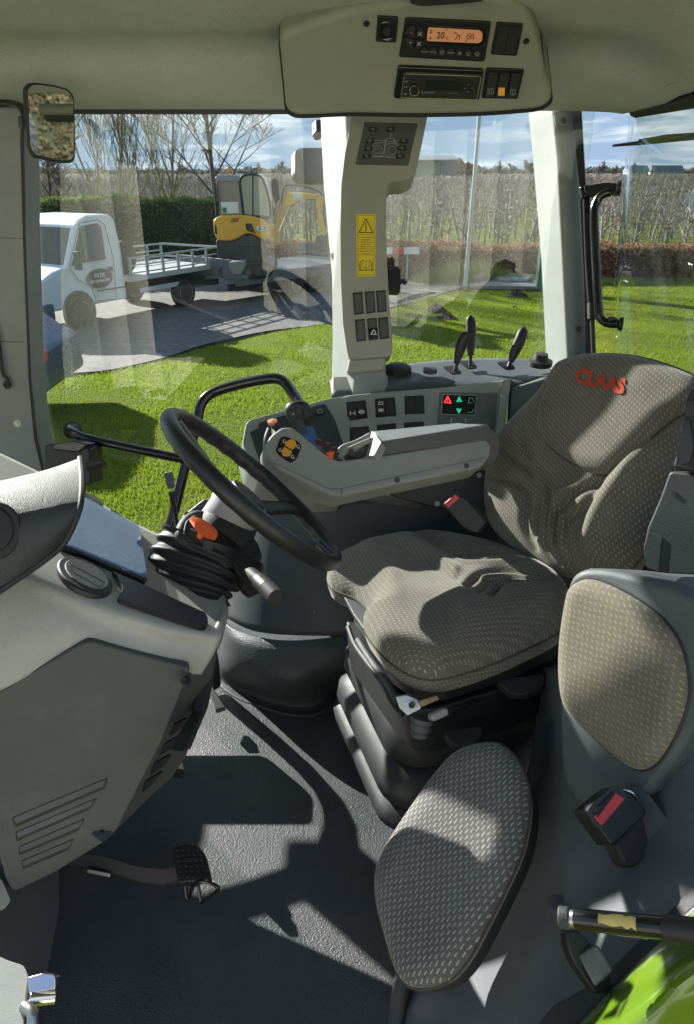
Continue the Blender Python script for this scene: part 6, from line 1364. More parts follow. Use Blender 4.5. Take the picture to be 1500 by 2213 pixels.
# ------------------------------------------------------------ orchard
obark = simple('orchard_bark', (.30, .285, .25), .9, spec=.1); otw = simple('orchard_twig', (.22, .19, .18), .9, spec=.1)
protos = []
for s_ in range(6):
    rnd = random.Random(100 + s_); tr, cr = MB(), MB()
    H_ = rnd.uniform(1.95, 2.4); px0 = [Vector((0, 0, 0)), Vector((rnd.gauss(0, .05), rnd.gauss(0, .05), .8)), Vector((rnd.gauss(0, .08), rnd.gauss(0, .08), 1.7)), Vector((rnd.gauss(0, .1), rnd.gauss(0, .1), H_))]
    tr.tube(px0, [.055, .045, .032, .014], 5)
    for i in range(15):
        z = rnd.uniform(.55, H_ - .1); az = rnd.uniform(0, 6.28); L_ = rnd.uniform(.35, .8) * (1.15 - z / H_ * .6); d = Vector((math.cos(az), math.sin(az), rnd.uniform(-.15, .6))).normalized()
        a = Vector((0, 0, z)); b = a + d * L_ * .5; c = a + d * L_ + Vector((0, 0, rnd.uniform(0, .2))); cr.tube([a, b, c], [.020, .016, .008], 3)
        for j in range(4):
            q = a.lerp(c, rnd.uniform(.3, 1)); e = q + Vector((rnd.gauss(0, .15), rnd.gauss(0, .15), rnd.uniform(.1, .4))); cr.tube([q, e], [.008, .004], 3)
    trm = tr.build('trunk', obark, None, sharp=180, recalc=False); crm = cr.build('crown', otw, None, sharp=180, recalc=False)
    protos.append((trm.data, crm.data, list(tr.v), list(tr.f), list(cr.v), list(cr.f))); bpy.data.objects.remove(trm); bpy.data.objects.remove(crm)
cand = []
rows_y = []; y = 26.4
while y < 150: rows_y.append(y); y += 3.2 if y < 80 else 5.0
for ri, y in enumerate(rows_y):
    st = 1.15 if y < 60 else (1.5 if y < 90 else 2.6)
    x = -.47 * y - 1
    while x < max(.60 * y + 2, 62 if y < 46 else 0):
        xx_, yy_ = x + random.gauss(0, .08), y + random.gauss(0, .06)
        if not (yy_ < 32.5 and xx_ < -3.4) : cand.append((xx_, yy_, ri))
        x += st
# only what the windows let through can count as an individual
def seen(x, y):
    k = x / y; return (-.30 < k < -.045) or (.03 < k < .245) or (.285 < k < .52)
vis = sorted([c for c in cand if seen(c[0], c[1])], key=lambda c: math.hypot(c[0], c[1])); ind = vis[:290]; inds = set(ind); rest = [c for c in cand if c not in inds]
def whereis(x, y):
    k = x / y
    return 'left of the switch pillar' if k < 0 else ('between the switch pillar and the flagpole' if k < .152 else ('between the flagpole and the rear pillar' if k < .26 else 'behind the rear window'))
rown = ['front', 'second', 'third', 'fourth', 'fifth', 'sixth', 'seventh', 'eighth', 'ninth', 'tenth', 'eleventh', 'twelfth', 'thirteenth', 'fourteenth', 'fifteenth']
for i, (x, y, ri) in enumerate(ind):
    pm = protos[random.randrange(6)]; w_ = whereis(x, y)
    o = bpy.data.objects.new('orchard_tree', None); COL.objects.link(o); o.location = (x, y, GZ); o.rotation_euler = (random.gauss(0, .03), random.gauss(0, .03), random.uniform(0, 6.28)); o.scale = (1, 1, random.uniform(.9, 1.08))
    tag(o, 'leafless fruit tree, %s orchard row, %s' % (rown[ri], w_), 'fruit tree', 'orchard trees, %s row %s' % (rown[ri], w_))
    for nm, me in (('trunk', pm[0]), ('crown', pm[1])):
        c = bpy.data.objects.new(nm, me); COL.objects.link(c); c.parent = o
VV, FF = [], []; off_ = 0
np_pro = [(np.array(p[2] + p[4]), [tuple(f) for f in p[3]] + [tuple(i + len(p[2]) for i in f) for f in p[5]]) for p in protos]
for (x, y, ri) in rest:
    v_, f_ = np_pro[random.randrange(6)]
    if y > 60:   # far rows: fewer twigs
        f_ = [f for f in f_ if f[0] < 20 or (f[0] // 9) % 2 == 0]
    a = random.uniform(0, 6.28); c_, s_ = math.cos(a), math.sin(a); w = np.empty_like(v_); k = 1.0
    w[:, 0] = (v_[:, 0] * c_ - v_[:, 1] * s_) * k + x; w[:, 1] = (v_[:, 0] * s_ + v_[:, 1] * c_) * k + y; w[:, 2] = v_[:, 2] + GZ
    VV.append(w); FF += [tuple(i + off_ for i in f) for f in f_]; off_ += len(w)
tag(quickmesh('far_orchard', np.concatenate(VV).tolist(), FF, otw), kind='stuff')
# the farthest orchard reads as one brown mass: thin rows of twig clusters
n = 26000; yy = np.random.uniform(0, 1, n) ** 1.2 * 330 + 140; xx = yy * np.random.uniform(-.5, .62, n)
tag(leafcloud('distant_orchard', np.stack([xx, yy, GZ + np.random.uniform(.5, 2.0, n)], 1), .55, leaf_mat('distant_twigs', [(.3, (.15, .125, .12)), (.7, (.23, .20, .19))], 1)), kind='stuff')

# distant tree belt
n = 15000; xx = np.random.uniform(-420, 520, n); bh_ = 3.2 + 2.4 * np.abs(np.sin(xx * .021) * np.sin(xx * .0057 + 1)) + 1.2 * np.sin(xx * .13) * np.sin(xx * .37)
tag(leafcloud('distant_woods', np.stack([xx, 640 + 60 * np.random.rand(n), GZ + np.random.uniform(0, 1, n) * np.clip(bh_, 2.5, 14)], 1), 2.0, leaf_mat('far_wood', [(.3, (.07, .085, .08)), (.7, (.13, .14, .12))], .05)), kind='stuff')
far_t = [(1075, 366, 9.5), (1110, 368, 8.5), (1140, 366, 10), (1048, 366, 7), (1500, 366, 8), (1365, 366, 8.5), (1300, 366, 9.5), (290, 372, 8), (390, 372, 8), (560, 372, 8.5), (610, 372, 9.5), (1145, 366, 9), (1330, 366, 7.5)]
tm = simple('far_tree_twigs', (.12, .115, .105), .9, spec=.1)
tpm = []
for s_ in range(3):
    tr, cr = branch_mesh(9, 50 + s_, .9, 4, .22, (4, 6), .6, 1, .05, .3)
    a = tr.build('trunk', tm, None, sharp=180, recalc=False); b = cr.build('crown', tm, None, sharp=180, recalc=False); tpm.append((a.data, b.data)); bpy.data.objects.remove(a); bpy.data.objects.remove(b)
for i, (u, v, h_) in enumerate(far_t):
    Y_ = 300; x = ray(u, v).x / ray(u, v).y * Y_; o = bpy.data.objects.new('distant_tree', None); COL.objects.link(o); o.location = (x, Y_, GZ); o.scale = (h_ / 15,) * 3; o.rotation_euler.z = i
    tag(o, 'small bare tree on the skyline, %s' % ('left of the switch pillar' if u < 700 else ('between flagpole and rear pillar' if u < 1200 else 'behind the rear window')), 'tree', 'skyline trees ' + ('left' if u < 700 else ('middle' if u < 1200 else 'right')))
    for nm, me in zip(('trunk', 'crown'), tpm[i % 3]):
        c = bpy.data.objects.new(nm, me); COL.objects.link(c); c.parent = o
# round brown tree next to the barn
bt = thing('brown_tree', 'round brown-leaved tree right of the dark barn', 'tree', (0, 0, 0)); del bt['_base']
th_ = np.random.normal(size=(2200, 3)); th_ /= np.linalg.norm(th_, axis=1)[:, None]; th_ *= np.random.uniform(.45, 1, 2200)[:, None] ** .5 * (1 + .15 * np.sin(th_[:, :1] * 9)); th_ = th_ * np.array([4.6, 4, 2.7]) + np.array([0, 0, 3.1])
leafcloud('crown', th_, .5, leaf_mat('brown_leaf', [(.3, (.12, .08, .035)), (.7, (.25, .18, .08))], .4), bt); MB().tube([(0, 0, 0), (0, 0, 3)], [.4, .3], 8).build('trunk', bark, bt)
bt.location = (ray(985, 366).x / ray(985, 366).y * 210, 210, GZ)
bn = thing('barn', 'dark blue barn with pale side wall on the horizon', 'barn', (0, 0, 0)); del bn['_base']
MB().box((-2.2, 0, 2.6), (7.4, 8, 5.2)).build('wall', simple('barn_side', (.30, .32, .30), .7), bn); MB().box((3.6, -.5, 2.7), (4.2, 9, 5.4)).build('gable', simple('barn_blue', (.06, .09, .14), .6), bn)
MB().solid([[(-6.2, -5.2, 5.2), (5.9, -5.2, 5.4), (5.9, -5.2, 5.6), (-6.2, -5.2, 5.4)], [(-6.2, 0, 6.4), (5.9, 0, 6.6), (5.9, 0, 6.8), (-6.2, 0, 6.6)], [(-6.2, 5, 5.2), (5.9, 5, 5.4), (5.9, 5, 5.6), (-6.2, 5, 5.4)]]).build('roof', simple('barn_roof', (.16, .19, .21), .6), bn)
bn.location = (ray(928, 366).x / ray(928, 366).y * 200, 200, GZ); bn.rotation_euler.z = R(8)
for u, w_, c_, l in ((1375, 8, (.16, .2, .25), 'pale low farmhouse roof on the skyline, left one behind the rear window'), (1440, 12, (.10, .12, .15), 'long low dark-roofed farm shed on the skyline at the right')):
    h_ = thing('farmhouse', l, 'house', (0, 0, 0)); del h_['_base']
    MB().box((0, 0, 1.4), (w_, 6, 2.8)).build('wall', simple('house_wall', (.5, .5, .48), .8), h_)
    MB().solid([[(-w_ / 2 - .3, y, z) for y, z in ((-3.4, 2.8), (0, 5.2), (3.4, 2.8))], [(w_ / 2 + .3, y, z) for y, z in ((-3.4, 2.8), (0, 5.2), (3.4, 2.8))]]).build('roof', simple('house_roof', c_, .6), h_)
    h_.location = (ray(u, 366).x / ray(u, 366).y * 330, 330, GZ)

# ------------------------------------------------------------ flagpole, barrier, slabs, green post
fb = G(1005, 626); fp = thing('flagpole', 'tall thin white pole standing on the lawn edge', 'pole', fb)
MB().tube([fb, fb + V3((.12, 0, 3.2)) if False else fb + Vector((.06, 0, 3.0)), fb + Vector((.14, 0, 8.2))], [.062, .052, .035], 14).build('shaft', simple('pole_white', (.55, .56, .56), .4), fp)
MB().tube([fb + Vector((0, 0, -.02)), fb + Vector((0, 0, .12))], .085, 14).build('foot_sleeve', M['metal'], fp)
bb0, bb1 = G(820, 606), G(904, 600); bD = onY(835, 540, bb1.y)
br = thing('barrier_board', 'red and white striped barrier board on two thin posts', 'barrier', bb1)
L0 = onY(820, 539, bb1.y - .3); L1 = onY(906, 539, bb1.y - .3)
bx0, bx1 = L0.x, L1.x; zc = L0.z - .04
cur = bx0; i = 0
MB().box(((bx0 + bx1) / 2, bb1.y - .3, zc), (bx1 - bx0, .03, .20)).build('board', simple('board_white', (.75, .75, .73), .5), br)
for a_, b__ in ((.33, .62), (-.2, .05)): 
    x0_, x1_ = bx0 + (bx1 - bx0) * max(a_, 0), bx0 + (bx1 - bx0) * b__
    MB().box(((x0_ + x1_) / 2, bb1.y - .318, zc), (x1_ - x0_, .004, .20)).build('red_stripe', simple('board_red', (.6, .05, .03), .5), br)
for x_ in (bx0 + .1, onY(879, 560, bb1.y).x): MB().tube([(x_, bb1.y - .27, GZ), (x_, bb1.y - .27, zc)], .025, 10).build('post', simple('post_grey', (.5, .5, .5), .5), br)
conc = soil_mat('concrete', (.20, .19, .18), (.36, .34, .32), 2)
s0 = G(1085, 624); sl = thing('concrete_slab', 'large flat concrete slab lying on the lawn beside the flagpole', 'slab', s0)
Ps = [G(1014, 620), G(1062, 606), G(1172, 612), G(1168, 626), G(1024, 624)]
MB().solid([[(p.x, p.y, GZ - .01) for p in Ps], [(p.x, p.y, GZ + .09) for p in Ps]]).build('slab', conc, sl, bevel=.015)
tg = thing('slab_lid', 'pale square lid resting on the concrete slab', 'lid', G(1105, 610)); Ps = [G(1070, 613), G(1100, 602), G(1150, 605), G(1140, 616)]
MB().solid([[(p.x, p.y, GZ + .092) for p in Ps], [(p.x, p.y, GZ + .17) for p in Ps]]).build('lid', simple('lid_grey', (.45, .45, .43), .7), tg, bevel=.01)
kb_ = thing('kerb_stone', 'dark kerb stone leaning on the far left edge of the slab', 'kerb stone', G(1045, 606)); Ps = [G(1022, 614), G(1066, 598), G(1074, 602), G(1032, 618)]
MB().solid([[(p.x, p.y, GZ + .092) for p in Ps], [(p.x, p.y, GZ + .24) for p in Ps]]).build('stone', conc, kb_, bevel=.01)
gpz = G(1162, 626); gg = thing('green_bin', 'tall dark green container partly hidden by the rear pillar', 'container', gpz)
MB().box((gpz.x + .12, gpz.y, GZ + .9), (.36, .3, 1.8)).build('body', plastic('bin_green', (.02, .10, .07), .5), gg, bevel=.03)
MB().box((gpz.x + .12, gpz.y, GZ + 1.83), (.40, .34, .06)).build('lid', plastic('bin_lid', (.015, .07, .05), .5), gg, bevel=.015)
sp0 = G(988, 560)
for (u, y_, l) in ((990, 27.5, 'slanting grey orchard stake left of the flagpole'), (1296, 26.0, 'slanting grey orchard stake behind the rear window')):
    x_ = ray(u, 500).x / ray(u, 500).y * y_; t = thing('orchard_stake', l, 'stake', (x_, y_, GZ)); MB().tube([(x_ + .3, y_, GZ), (x_ - .25, y_, GZ + 1.9)], .035, 8).build('pole', M['slate'], t)

# ------------------------------------------------------------ facade behind the photographer (seen only as reflections in the glass)
fc = thing('shed_facade', 'long pale corrugated shed wall behind the tractor, seen only mirrored in the windows', 'shed', (0, -6, GZ))
MBf = MB(); x = -14
while x < 8.4:
    MBf.add([(x, -6, GZ), (x + .12, -6.05, GZ), (x + .3, -6.05, GZ), (x + .42, -6, GZ), (x, -6, GZ + 4.5), (x + .12, -6.05, GZ + 4.5), (x + .3, -6.05, GZ + 4.5), (x + .42, -6, GZ + 4.5)], [(0, 1, 5, 4), (1, 2, 6, 5), (2, 3, 7, 6)]); x += .42
MBf.build('wall', simple('facade', (.62, .60, .50), .7), fc, recalc=False)
MB().box((-2, -6.6, GZ + 4.6), (25, 2.0, .2)).build('roof', M['slate_dark'], fc)
for x_ in (-8, -2, 4): MB().box((x_, -5.93, GZ + 2.0), (1.4, .06, 2.6)).build('window', M['dark_glass'], fc)

hedge('boundary_hedge', 'tall brown and green hedge behind the photographer, seen only in the rear-view mirror', (11, -12.5), (18.5, -4.0), 1.8, 4.6, 42000, .075, leaf_mat('boundary_leaf', [(.3, (.05, .06, .02)), (.5, (.14, .11, .06)), (.7, (.26, .20, .11))], 3), dark_core)
# ------------------------------------------------------------ TRUCK
F0 = G(178, 712); ra = Vector((.50, .866, 0)); rb_ = Vector((-.866, .50, 0))
def TP_(t, b=0, z=0): return Vector((F0.x, F0.y, GZ)) + ra * t + rb_ * b + Vector((0, 0, z))
TS = PN(TP_(0, 0, 1), -rb_)     # near side plane of the truck
twhite = plastic('van_white', (.62, .65, .68), .3, 0, 500, .5, .05); tblack = M['black_soft']
tyre_m = plastic('tyre', (.025, .025, .026), .8, .3, 300, .2, .3); alu = plastic('aluminium', (.42, .43, .43), .45, 0, 500, .6, .1)
tk = thing('flatbed_truck', 'white flatbed truck with round black emblem on its door, parked on the driveway', 'truck', TP_(1.5, .95))
# side profile (t, z) of the cab, extruded across with the greenhouse narrowing upwards
prof = [(-1.02, .45), (-1.06, .80), (-.96, 1.00), (-.52, 1.20), (-.16, 1.29), (.28, 2.02), (.42, 2.14), (.66, 2.22), (1.26, 2.22), (1.38, 2.12), (1.42, 1.6), (1.42, .45)]
def nar(z): return .06 + max(0, z - 1.25) * .14
rg_ = []
for b_, k in ((0, 1), (1.9, -1)):
    rg_.append([TP_(t, b_ + k * (0.0 if z < 1.25 else (z - 1.25) * .13), z) for t, z in prof])
W2 = 1.9
body = MB().solid([[TP_(t, .06 if z > 1.2 else .10, z) if False else TP_(t, (0.02 if z < 1.25 else (z - 1.25) * .13), z) for t, z in prof], [TP_(t, W2 - (0.02 if z < 1.25 else (z - 1.25) * .13), z) for t, z in prof]]).build('cab', twhite, tk, bevel=.05, seg=3)
# windscreen, side window
def q3(pts, th_=.01): return pts
MB().add([TP_(-.53, .16, 1.30), TP_(-.53, 1.74, 1.30), TP_(-.08, 1.64, 1.98), TP_(-.08, .26, 1.98)], [(0, 1, 2, 3)])
wsn = (TP_(-.53, .9, 1.3) - TP_(-.08, .9, 1.98)).cross(rb_); wsn = wsn if wsn.dot(Vector((-1, -1, .5))) > 0 else -wsn; wsn.normalize()
MB().solid([[p + wsn * o_ for p in (TP_(-.15, .12, 1.31), TP_(-.15, 1.78, 1.31), TP_(.26, 1.68, 1.99), TP_(.26, .22, 1.99))] for o_ in (0, .012)]).build('windscreen', M['dark_glass'], tk)
off = -.012
def sidep(pts, o_): return [TP_(t, (0.02 if z < 1.25 else (z - 1.25) * .13) - o_, z) for t, z in pts]
MB().solid([sidep([(-.02, 1.32), (.90, 1.34), (.96, 1.98), (.88, 2.06), (.42, 2.02)], o_) for o_ in (0.0, .012)]).build('door_window', M['dark_glass'], tk)
MB().tube([TP_(.34, .0, 1.34), TP_(.38, .09, 1.98)], .014, 6).build('window_divider', tblack, tk)
dr = MB(); dl_ = [(-.10, 1.28), (.10, 1.0), (.42, .80), (.50, .52), (1.08, .50), (1.12, 1.3), (1.08, 2.02), (.92, 2.12), (.42, 2.08)]
dr.tube(sidep(dl_ + dl_[:1], .003), .006, 6); dr.build('door_seam', tblack, tk)
MB().box(TP_(.98, -.01, 1.13), (.12, .03, .09), Matrix.Rotation(math.atan2(ra.y, ra.x), 3, 'Z')).build('door_handle', tblack, tk)
# mirror
MB().tube([TP_(.0, 0, 1.32), TP_(-.02, -.14, 1.34)], .025, 8).build('mirror_arm', tblack, tk)
MB().box(TP_(-.03, -.2, 1.40), (.08, .16, .36), Matrix.Rotation(math.atan2(ra.y, ra.x), 3, 'Z')).build('mirror', tblack, tk, bevel=.02)
# emblem
eb = MB(); c_ = [TP_(.66 + .36 * math.cos(a) , -.006, .97 + .20 * math.sin(a)) for a in np.linspace(0, 2 * math.pi, 28, endpoint=False)]; eb.solid([c_, [p - rb_ * .004 for p in c_]]); em = eb.build('emblem', tblack, tk)
g = MB(); vs_, fs_ = text_mesh('IN DE', .02); g.add([TP_(.66 + x * .12, -.013, 1.03 + y * .12) for x, y, z in vs_], fs_); vs_, fs_ = text_mesh('BUITENMATEN', .02); g.add([TP_(.66 + x * .08, -.013, .92 + y * .08) for x, y, z in vs_], fs_); g.build('lettering', M['white'], em)
MB().box(TP_(.95, -.005, .72), (.8, .012, .025), Matrix.Rotation(math.atan2(ra.y, ra.x), 3, 'Z')).build('trim_strip', tblack, tk)
MB().solid([[TP_(-1.08, b_, z) for b_, z in ((.0, .28), (W2, .28), (W2, .62), (.0, .62))], [TP_(-.62, b_, z) for b_, z in ((-.02, .28), (W2, .28), (W2, .62), (-.02, .62))]]).build('bumper', plastic('bumper_grey', (.10, .11, .13), .5), tk, bevel=.05)
MB().box(TP_(-.98, .22, .84), (.20, .36, .22), Matrix.Rotation(math.atan2(ra.y, ra.x), 3, 'Z')).build('headlight', simple('headlight_glass', (.55, .58, .6), .1, 0, 0, .8), tk, bevel=.03)
MB().box(TP_(-.98, 1.68, .84), (.20, .36, .22), Matrix.Rotation(math.atan2(ra.y, ra.x), 3, 'Z')).build('headlight', simple('headlight_glass2', (.55, .58, .6), .1, 0, 0, .8), tk, bevel=.03)
MB().box(TP_(-1.06, .95, .86), (.04, .8, .18), Matrix.Rotation(math.atan2(ra.y, ra.x), 3, 'Z')).build('grille', tblack, tk, bevel=.01)
rimm = plastic('rim_grey', (.20, .20, .20), .5, 0, 500, .5, .3)
def wheel(t, b, par, r_=.35, w_=.22):
    c = TP_(t, b, r_); o = MB().lathe(c + rb_ * w_, -rb_, [(r_ * .6, 0), (r_ * .93, .005), (r_, .04), (r_, w_ - .04), (r_ * .93, w_ - .005), (r_ * .62, w_), (r_ * .6, w_ - .03), (r_ * .6, .03)], 28).build('wheel', tyre_m, par)
    MB().lathe(c + rb_ * (w_ - .02), -rb_, [(r_ * .66, w_ - .10), (r_ * .66, w_ - .02), (r_ * .60, w_ - .03), (r_ * .52, w_ - .09), (r_ * .34, w_ - .12), (r_ * .26, w_ - .06), (r_ * .10, w_ - .05), (0, w_ - .05)], 24).build('rim', rimm, o)
    return o
# wheel arch rings
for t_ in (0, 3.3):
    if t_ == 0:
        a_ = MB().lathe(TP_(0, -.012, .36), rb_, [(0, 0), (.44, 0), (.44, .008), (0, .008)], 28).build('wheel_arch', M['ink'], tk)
wheel(0, -.09, tk); wheel(0, 1.7, tk); wheel(3.3, -.04, tk); wheel(3.3, 1.66, tk)
# chassis, bed, rails, spare wheel
MZ = Matrix.Rotation(math.atan2(ra.y, ra.x), 3, 'Z')
MB().box(TP_(2.9, .95, .52), (3.6, .9, .16), MZ).build('chassis', tblack, tk)
bed = MB().box(TP_(3.1, .95, .86), (3.2, 2.0, .12), MZ).build('load_bed', alu, tk, bevel=.01)
MB().box(TP_(2.55, .0, .58), (1.5, .04, .10), MZ).build('side_guard', alu, tk, bevel=.01)
rl = MB()
for b_ in (-.04, 1.94):
    for z in (.98, 1.14, 1.30): rl.box(TP_(3.1, b_, z), (3.2, .025, .03 if z < 1.25 else .04), MZ)
    for t_ in np.linspace(1.54, 4.66, 7): rl.box(TP_(t_, b_, 1.12), (.05, .05, .40), MZ)
for z in (1.0, 1.3): rl.box(TP_(4.68, .95, z), (.04, 1.96, .05), MZ)
rl.build('drop_side_rails', plastic('rail_white', (.36, .38, .38), .4), tk)
sw_ = MB().lathe(TP_(1.72, .45, 1.28), (-rb_), [(.2, 0), (.33, 0), (.36, .05), (.36, .17), (.33, .2), (.2, .2)], 26).build('spare_wheel', tyre_m, tk); MB().lathe(TP_(1.72, .42, 1.28), -rb_, [(0, 0), (.24, 0), (.22, .1), (.1, .14), (0, .14)], 22).build('rim', alu, sw_)

# ------------------------------------------------------------ TRAILER
ra = Vector((.65, .76, 0)); rb_ = Vector((-.76, .65, 0)); MZ = Matrix.Rotation(math.atan2(ra.y, ra.x), 3, 'Z')
tr_ = thing('low_loader_trailer', 'grey low loader trailer behind the truck with two pairs of small wheels', 'trailer', TP_(6.2, .95))
tgrey = plastic('trailer_grey', (.12, .13, .15), .55, 0, 500, .4, .2)
MB().box(TP_(6.6, .9, .66), (4.8, 2.1, .10), MZ).build('deck', tgrey, tr_, bevel=.01)
MB().box(TP_(6.6, -.17, .58), (4.8, .07, .26), MZ).build('side_beam', tgrey, tr_, bevel=.01)
MB().box(TP_(5.5, .1, .40), (2.6, .08, .16), MZ).build('lower_beam', tblack, tr_)
MB().box(TP_(4.22, .9, .88), (.07, 2.1, .40), MZ).build('front_board', tgrey, tr_, bevel=.01)
MB().box(TP_(3.95, .9, .48), (1.0, .3, .14), MZ).build('drawbar', tblack, tr_)
MB().box(TP_(8.7, .9, .95), (.08, 2.0, .3), MZ).build('ramp', tgrey, tr_)
def twheel(t): 
    o = wheel(t, -.20, tr_, .30, .2); return o
twheel(6.35); twheel(7.05); 
for t_ in (6.35, 7.05): wheel(t_, 1.8, tr_, .30, .2)
MB().box(TP_(6.7, -.10, .66), (1.6, .26, .05), MZ).build('mudguard', tgrey, tr_, bevel=.01)

# ------------------------------------------------------------ EXCAVATOR
ex = thing('mini_excavator', 'yellow and black mini excavator with orange beacon loaded on the trailer', 'excavator', onY(530, 600, 19.4))
YE = 19.35
def E(u, v, b=0): return onY(u, v, YE + b)
EY = planeY(YE)
yel = plastic('digger_yellow', (.70, .36, .02), .4, 0, 500, .5, .08); 
MB().slab(fil([(460, 476), (472, 467), (510, 464), (545, 466), (570, 474), (584, 490), (586, 518), (572, 518), (560, 515), (546, 506), (530, 505), (516, 515), (500, 521), (472, 520), (463, 508)], 7), EY, 1.25).build('body', yel, ex, bevel=.07, seg=4)
MB().slab(fil([(466, 516), (500, 522), (516, 515), (530, 506), (546, 507), (560, 516), (570, 560), (572, 592), (480, 592), (470, 548)], 8), shifted(EY, -.05), 1.2).build('lower_body', M['black_soft'], ex, bevel=.04)
lv = MB()
for i in range(4): lv.slab([(520 - i * 3, 512 + i * 5), (552 + i * 3, 512 + i * 5), (552 + i * 3, 514 + i * 5), (520 - i * 3, 514 + i * 5)], shifted(EY, -.03), .01)
lv.build('louvres', M['dash_grey'], ex)
MB().slab([(530, 483), (544, 483), (553, 505), (533, 498)], EY, .02, .006).build('side_opening', M['ink'], ex)
MB().slab([(464, 484), (468, 488), (470, 507), (464, 504)], EY, .02, .006).build('rear_lamp', M['ink'], ex)
g = MB()
for i in range(4): strokes(g, [[(500 + i * 4, 480), (504 + i * 4, 471)]], U(EY, .008) if 'U' in globals() else (lambda a, b_: EY.at(a, b_, .008)), 2)
g.build('vent_slots', M['ink'], ex)
bdg = MB().slab([(554, 489), (576, 487), (579, 497), (556, 500)], EY, .02, .012).build('badge', M['white'], ex)
g = MB(); put_text(g, 'JCB', 567, 493.5, 11, lambda a, b_: EY.at(a, b_, .016), (1, -.06), (.1, -1), .03); g.build('lettering', simple('badge_blue', (.02, .05, .2), .5), bdg)
# cab frame
cabm = M['black_soft']
def frame(q, w_, b, name, m_=cabm):
    MB().tube([E(u, v, b) for u, v in q], w_, 8, closed=True).build(name, m_, ex)
cb_ = MB().slab(fil([(468, 392), (520, 390), (526, 464), (472, 466)], 4), planeY(YE + .2), .9).build('cab_interior', M['dark_glass'], ex, bevel=.01)
MB().slab(fil([(518, 392), (524, 380), (534, 376), (556, 376), (566, 384), (574, 404), (582, 440), (585, 474), (526, 466)], 4), planeY(YE + .12), .95).build('cab_side_glass', simple('cab_glass', (.10, .14, .13), .08, 0, 0, .7), ex, bevel=.01)
frame(fil([(517, 392), (523, 380), (533, 377), (556, 377), (567, 384), (576, 408), (583, 440), (586, 470), (526, 466)], 6), .028, .08, 'door_frame')
MB().tube([E(468, 466, .05), E(463, 396, .05)], .024, 8).build('cab_post', cabm, ex); MB().tube([E(546, 470, .06), E(546, 378, .06)], .012, 6).build('door_bar', cabm, ex)
MB().slab(fil([(464, 384), (470, 379), (512, 378), (520, 384), (516, 393), (468, 393)], 3), planeY(YE + .05), 1.1).build('cab_roof', plastic('roof_grey', (.25, .27, .32), .4), ex, bevel=.02)
for u in (473, 484, 495, 506): MB().slab(ell(u, 392, 2.6, 1.8), planeY(YE + .04), .04).build('lamp', simple('tail_red', (.5, .06, .04), .4), ex)
MB().slab([(477, 437), (515, 436), (517, 460), (480, 461)], planeY(YE + .17), .01).build('notice_board', M['white'], ex)
MB().slab([(480, 449), (489, 448), (490, 459), (482, 460)], planeY(YE + .155), .01).build('notice_print', simple('print_green', (.08, .13, .07), .6), ex)
bc = MB().lathe(E(496, 378, .5), (0, 0, 1), [(0, 0), (.07, 0), (.06, .06), (0, .06)], 16).build('beacon_base', cabm, ex)
MB().lathe(E(496, 378, .5) + Vector((0, 0, .06)), (0, 0, 1), [(.055, 0), (.055, .09), (.03, .12), (0, .12)], 16).build('beacon', simple('beacon_orange', (.85, .22, .02), .2), ex)
MB().slab([(585, 390), (594, 385), (601, 390), (605, 430), (596, 440), (588, 420)], planeY(YE + .6), .03).build('rear_view_mirror', M['black_soft'], ex, bevel=.01)
BY = planeY(YE + .35)
MB().slab(fil([(588, 503), (592, 492), (604, 460), (613, 434), (621, 418), (640, 416), (665, 418), (690, 423), (692, 430), (668, 431), (648, 430), (640, 438), (626, 446), (616, 468), (604, 498), (602, 530), (594, 530)], 4), BY, .22).build('boom', yel, ex, bevel=.025)
MB().slab(fil([(684, 420), (694, 420), (698, 430), (695, 460), (704, 505), (699, 514), (692, 500), (688, 470), (682, 436)], 3), BY, .18).build('dipper', yel, ex, bevel=.02)
MB().tube([E(603, 500, .3), E(624, 450, .3)], .035, 10).build('boom_ram', M['chrome'], ex); MB().tube([E(616, 468, .3), E(626, 446, .3)], .05, 10).build('ram_sleeve', M['metal'], ex)
MB().tube([E(588, 482, .3), E(602, 440, .3)], .04, 10).build('hose_guard', M['metal'], ex)
MB().tube([E(608, 440, .3), E(614, 405, .32), E(628, 400, .32), E(660, 404, .32), E(688, 414, .32), E(698, 424, .3)], .018, 6, 4).build('hydraulic_hose', M['black_soft'], ex)
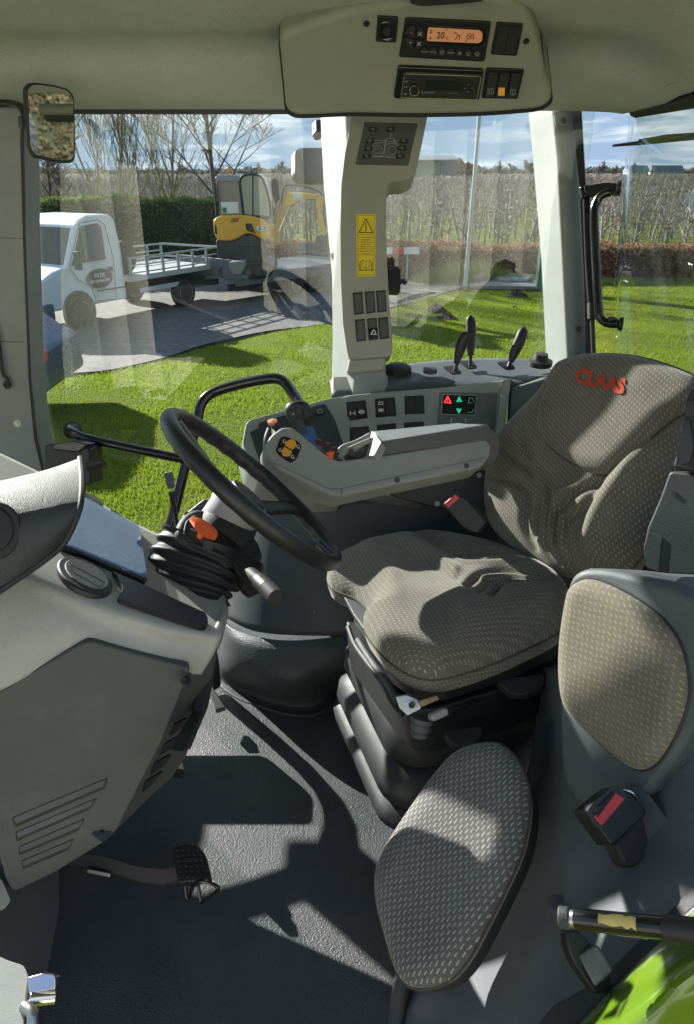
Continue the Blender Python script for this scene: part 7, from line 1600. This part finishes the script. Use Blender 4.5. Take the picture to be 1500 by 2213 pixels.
MB().slab([(632, 418), (652, 418), (653, 429), (634, 430)], BY, .02, .01).build('plate', simple('plate_pale', (.5, .58, .6), .5), ex)
MB().slab(fil([(684, 508), (706, 508), (708, 540), (690, 546), (678, 536)], 4), BY, .5).build('bucket', M['dash_grey'], ex, bevel=.02)
tk_ = MB().slab(fil([(474, 578), (486, 568), (576, 566), (590, 576), (588, 594), (576, 602), (486, 606), (472, 594)], 10), shifted(EY, .1), 1.5).build('track', M['black_soft'], ex, bevel=.05)
for u in (492, 514, 536, 558, 576): MB().slab(ell(u, 588, 7, 9), shifted(EY, .1), .02, .012).build('track_roller', M['dash_grey'], tk_)
bkt = thing('spare_bucket', 'toothed digging bucket standing at the front of the trailer deck', 'bucket', E(512, 606, -.5))
BK = planeY(YE - .7)
MB().slab(fil([(496, 566), (530, 564), (528, 580), (518, 594), (504, 594), (496, 582)], 3), BK, .35).build('shell', plastic('bucket_grey', (.22, .21, .20), .6), bkt, bevel=.02)
for i in range(5): MB().slab([(503 + i * 5, 573), (505 + i * 5, 573), (506 + i * 4, 592), (504 + i * 4, 592)], BK, .01, .012).build('tooth', M['console'], bkt)

# car at the left edge
ca_ = thing('parked_car', 'blue parked car with red rear light, mostly hidden at the left edge', 'car', G(40, 760))
c0 = Vector((-4.98, 9.6, GZ)); 
def CPt(x, y, z): return Vector((c0.x + x, c0.y + y, GZ + z))
pr = [(-2.2, .3), (-2.2, .8), (-1.4, .95), (-.8, 1.38), (.2, 1.42), (.75, .98), (.95, .9), (1.0, .35)]
MB().solid([[CPt(x, 0, z) for x, z in pr], [CPt(x, 1.6, z) for x, z in pr]]).build('body', plastic('car_blue', (.03, .05, .12), .25, 0, 500, .6), ca_, bevel=.08, seg=3)
MB().box(CPt(.93, .12, .82), (.12, .3, .16)).build('tail_light', M['red'], ca_, bevel=.03)
for x_ in (-1.5, .45): MB().lathe(CPt(x_, .1, .31), (0, -1, 0), [(0, 0), (.3, 0), (.31, .04), (.31, .16), (.28, .2), (0, .2)], 24).build('wheel', tyre_m, ca_)
settle()
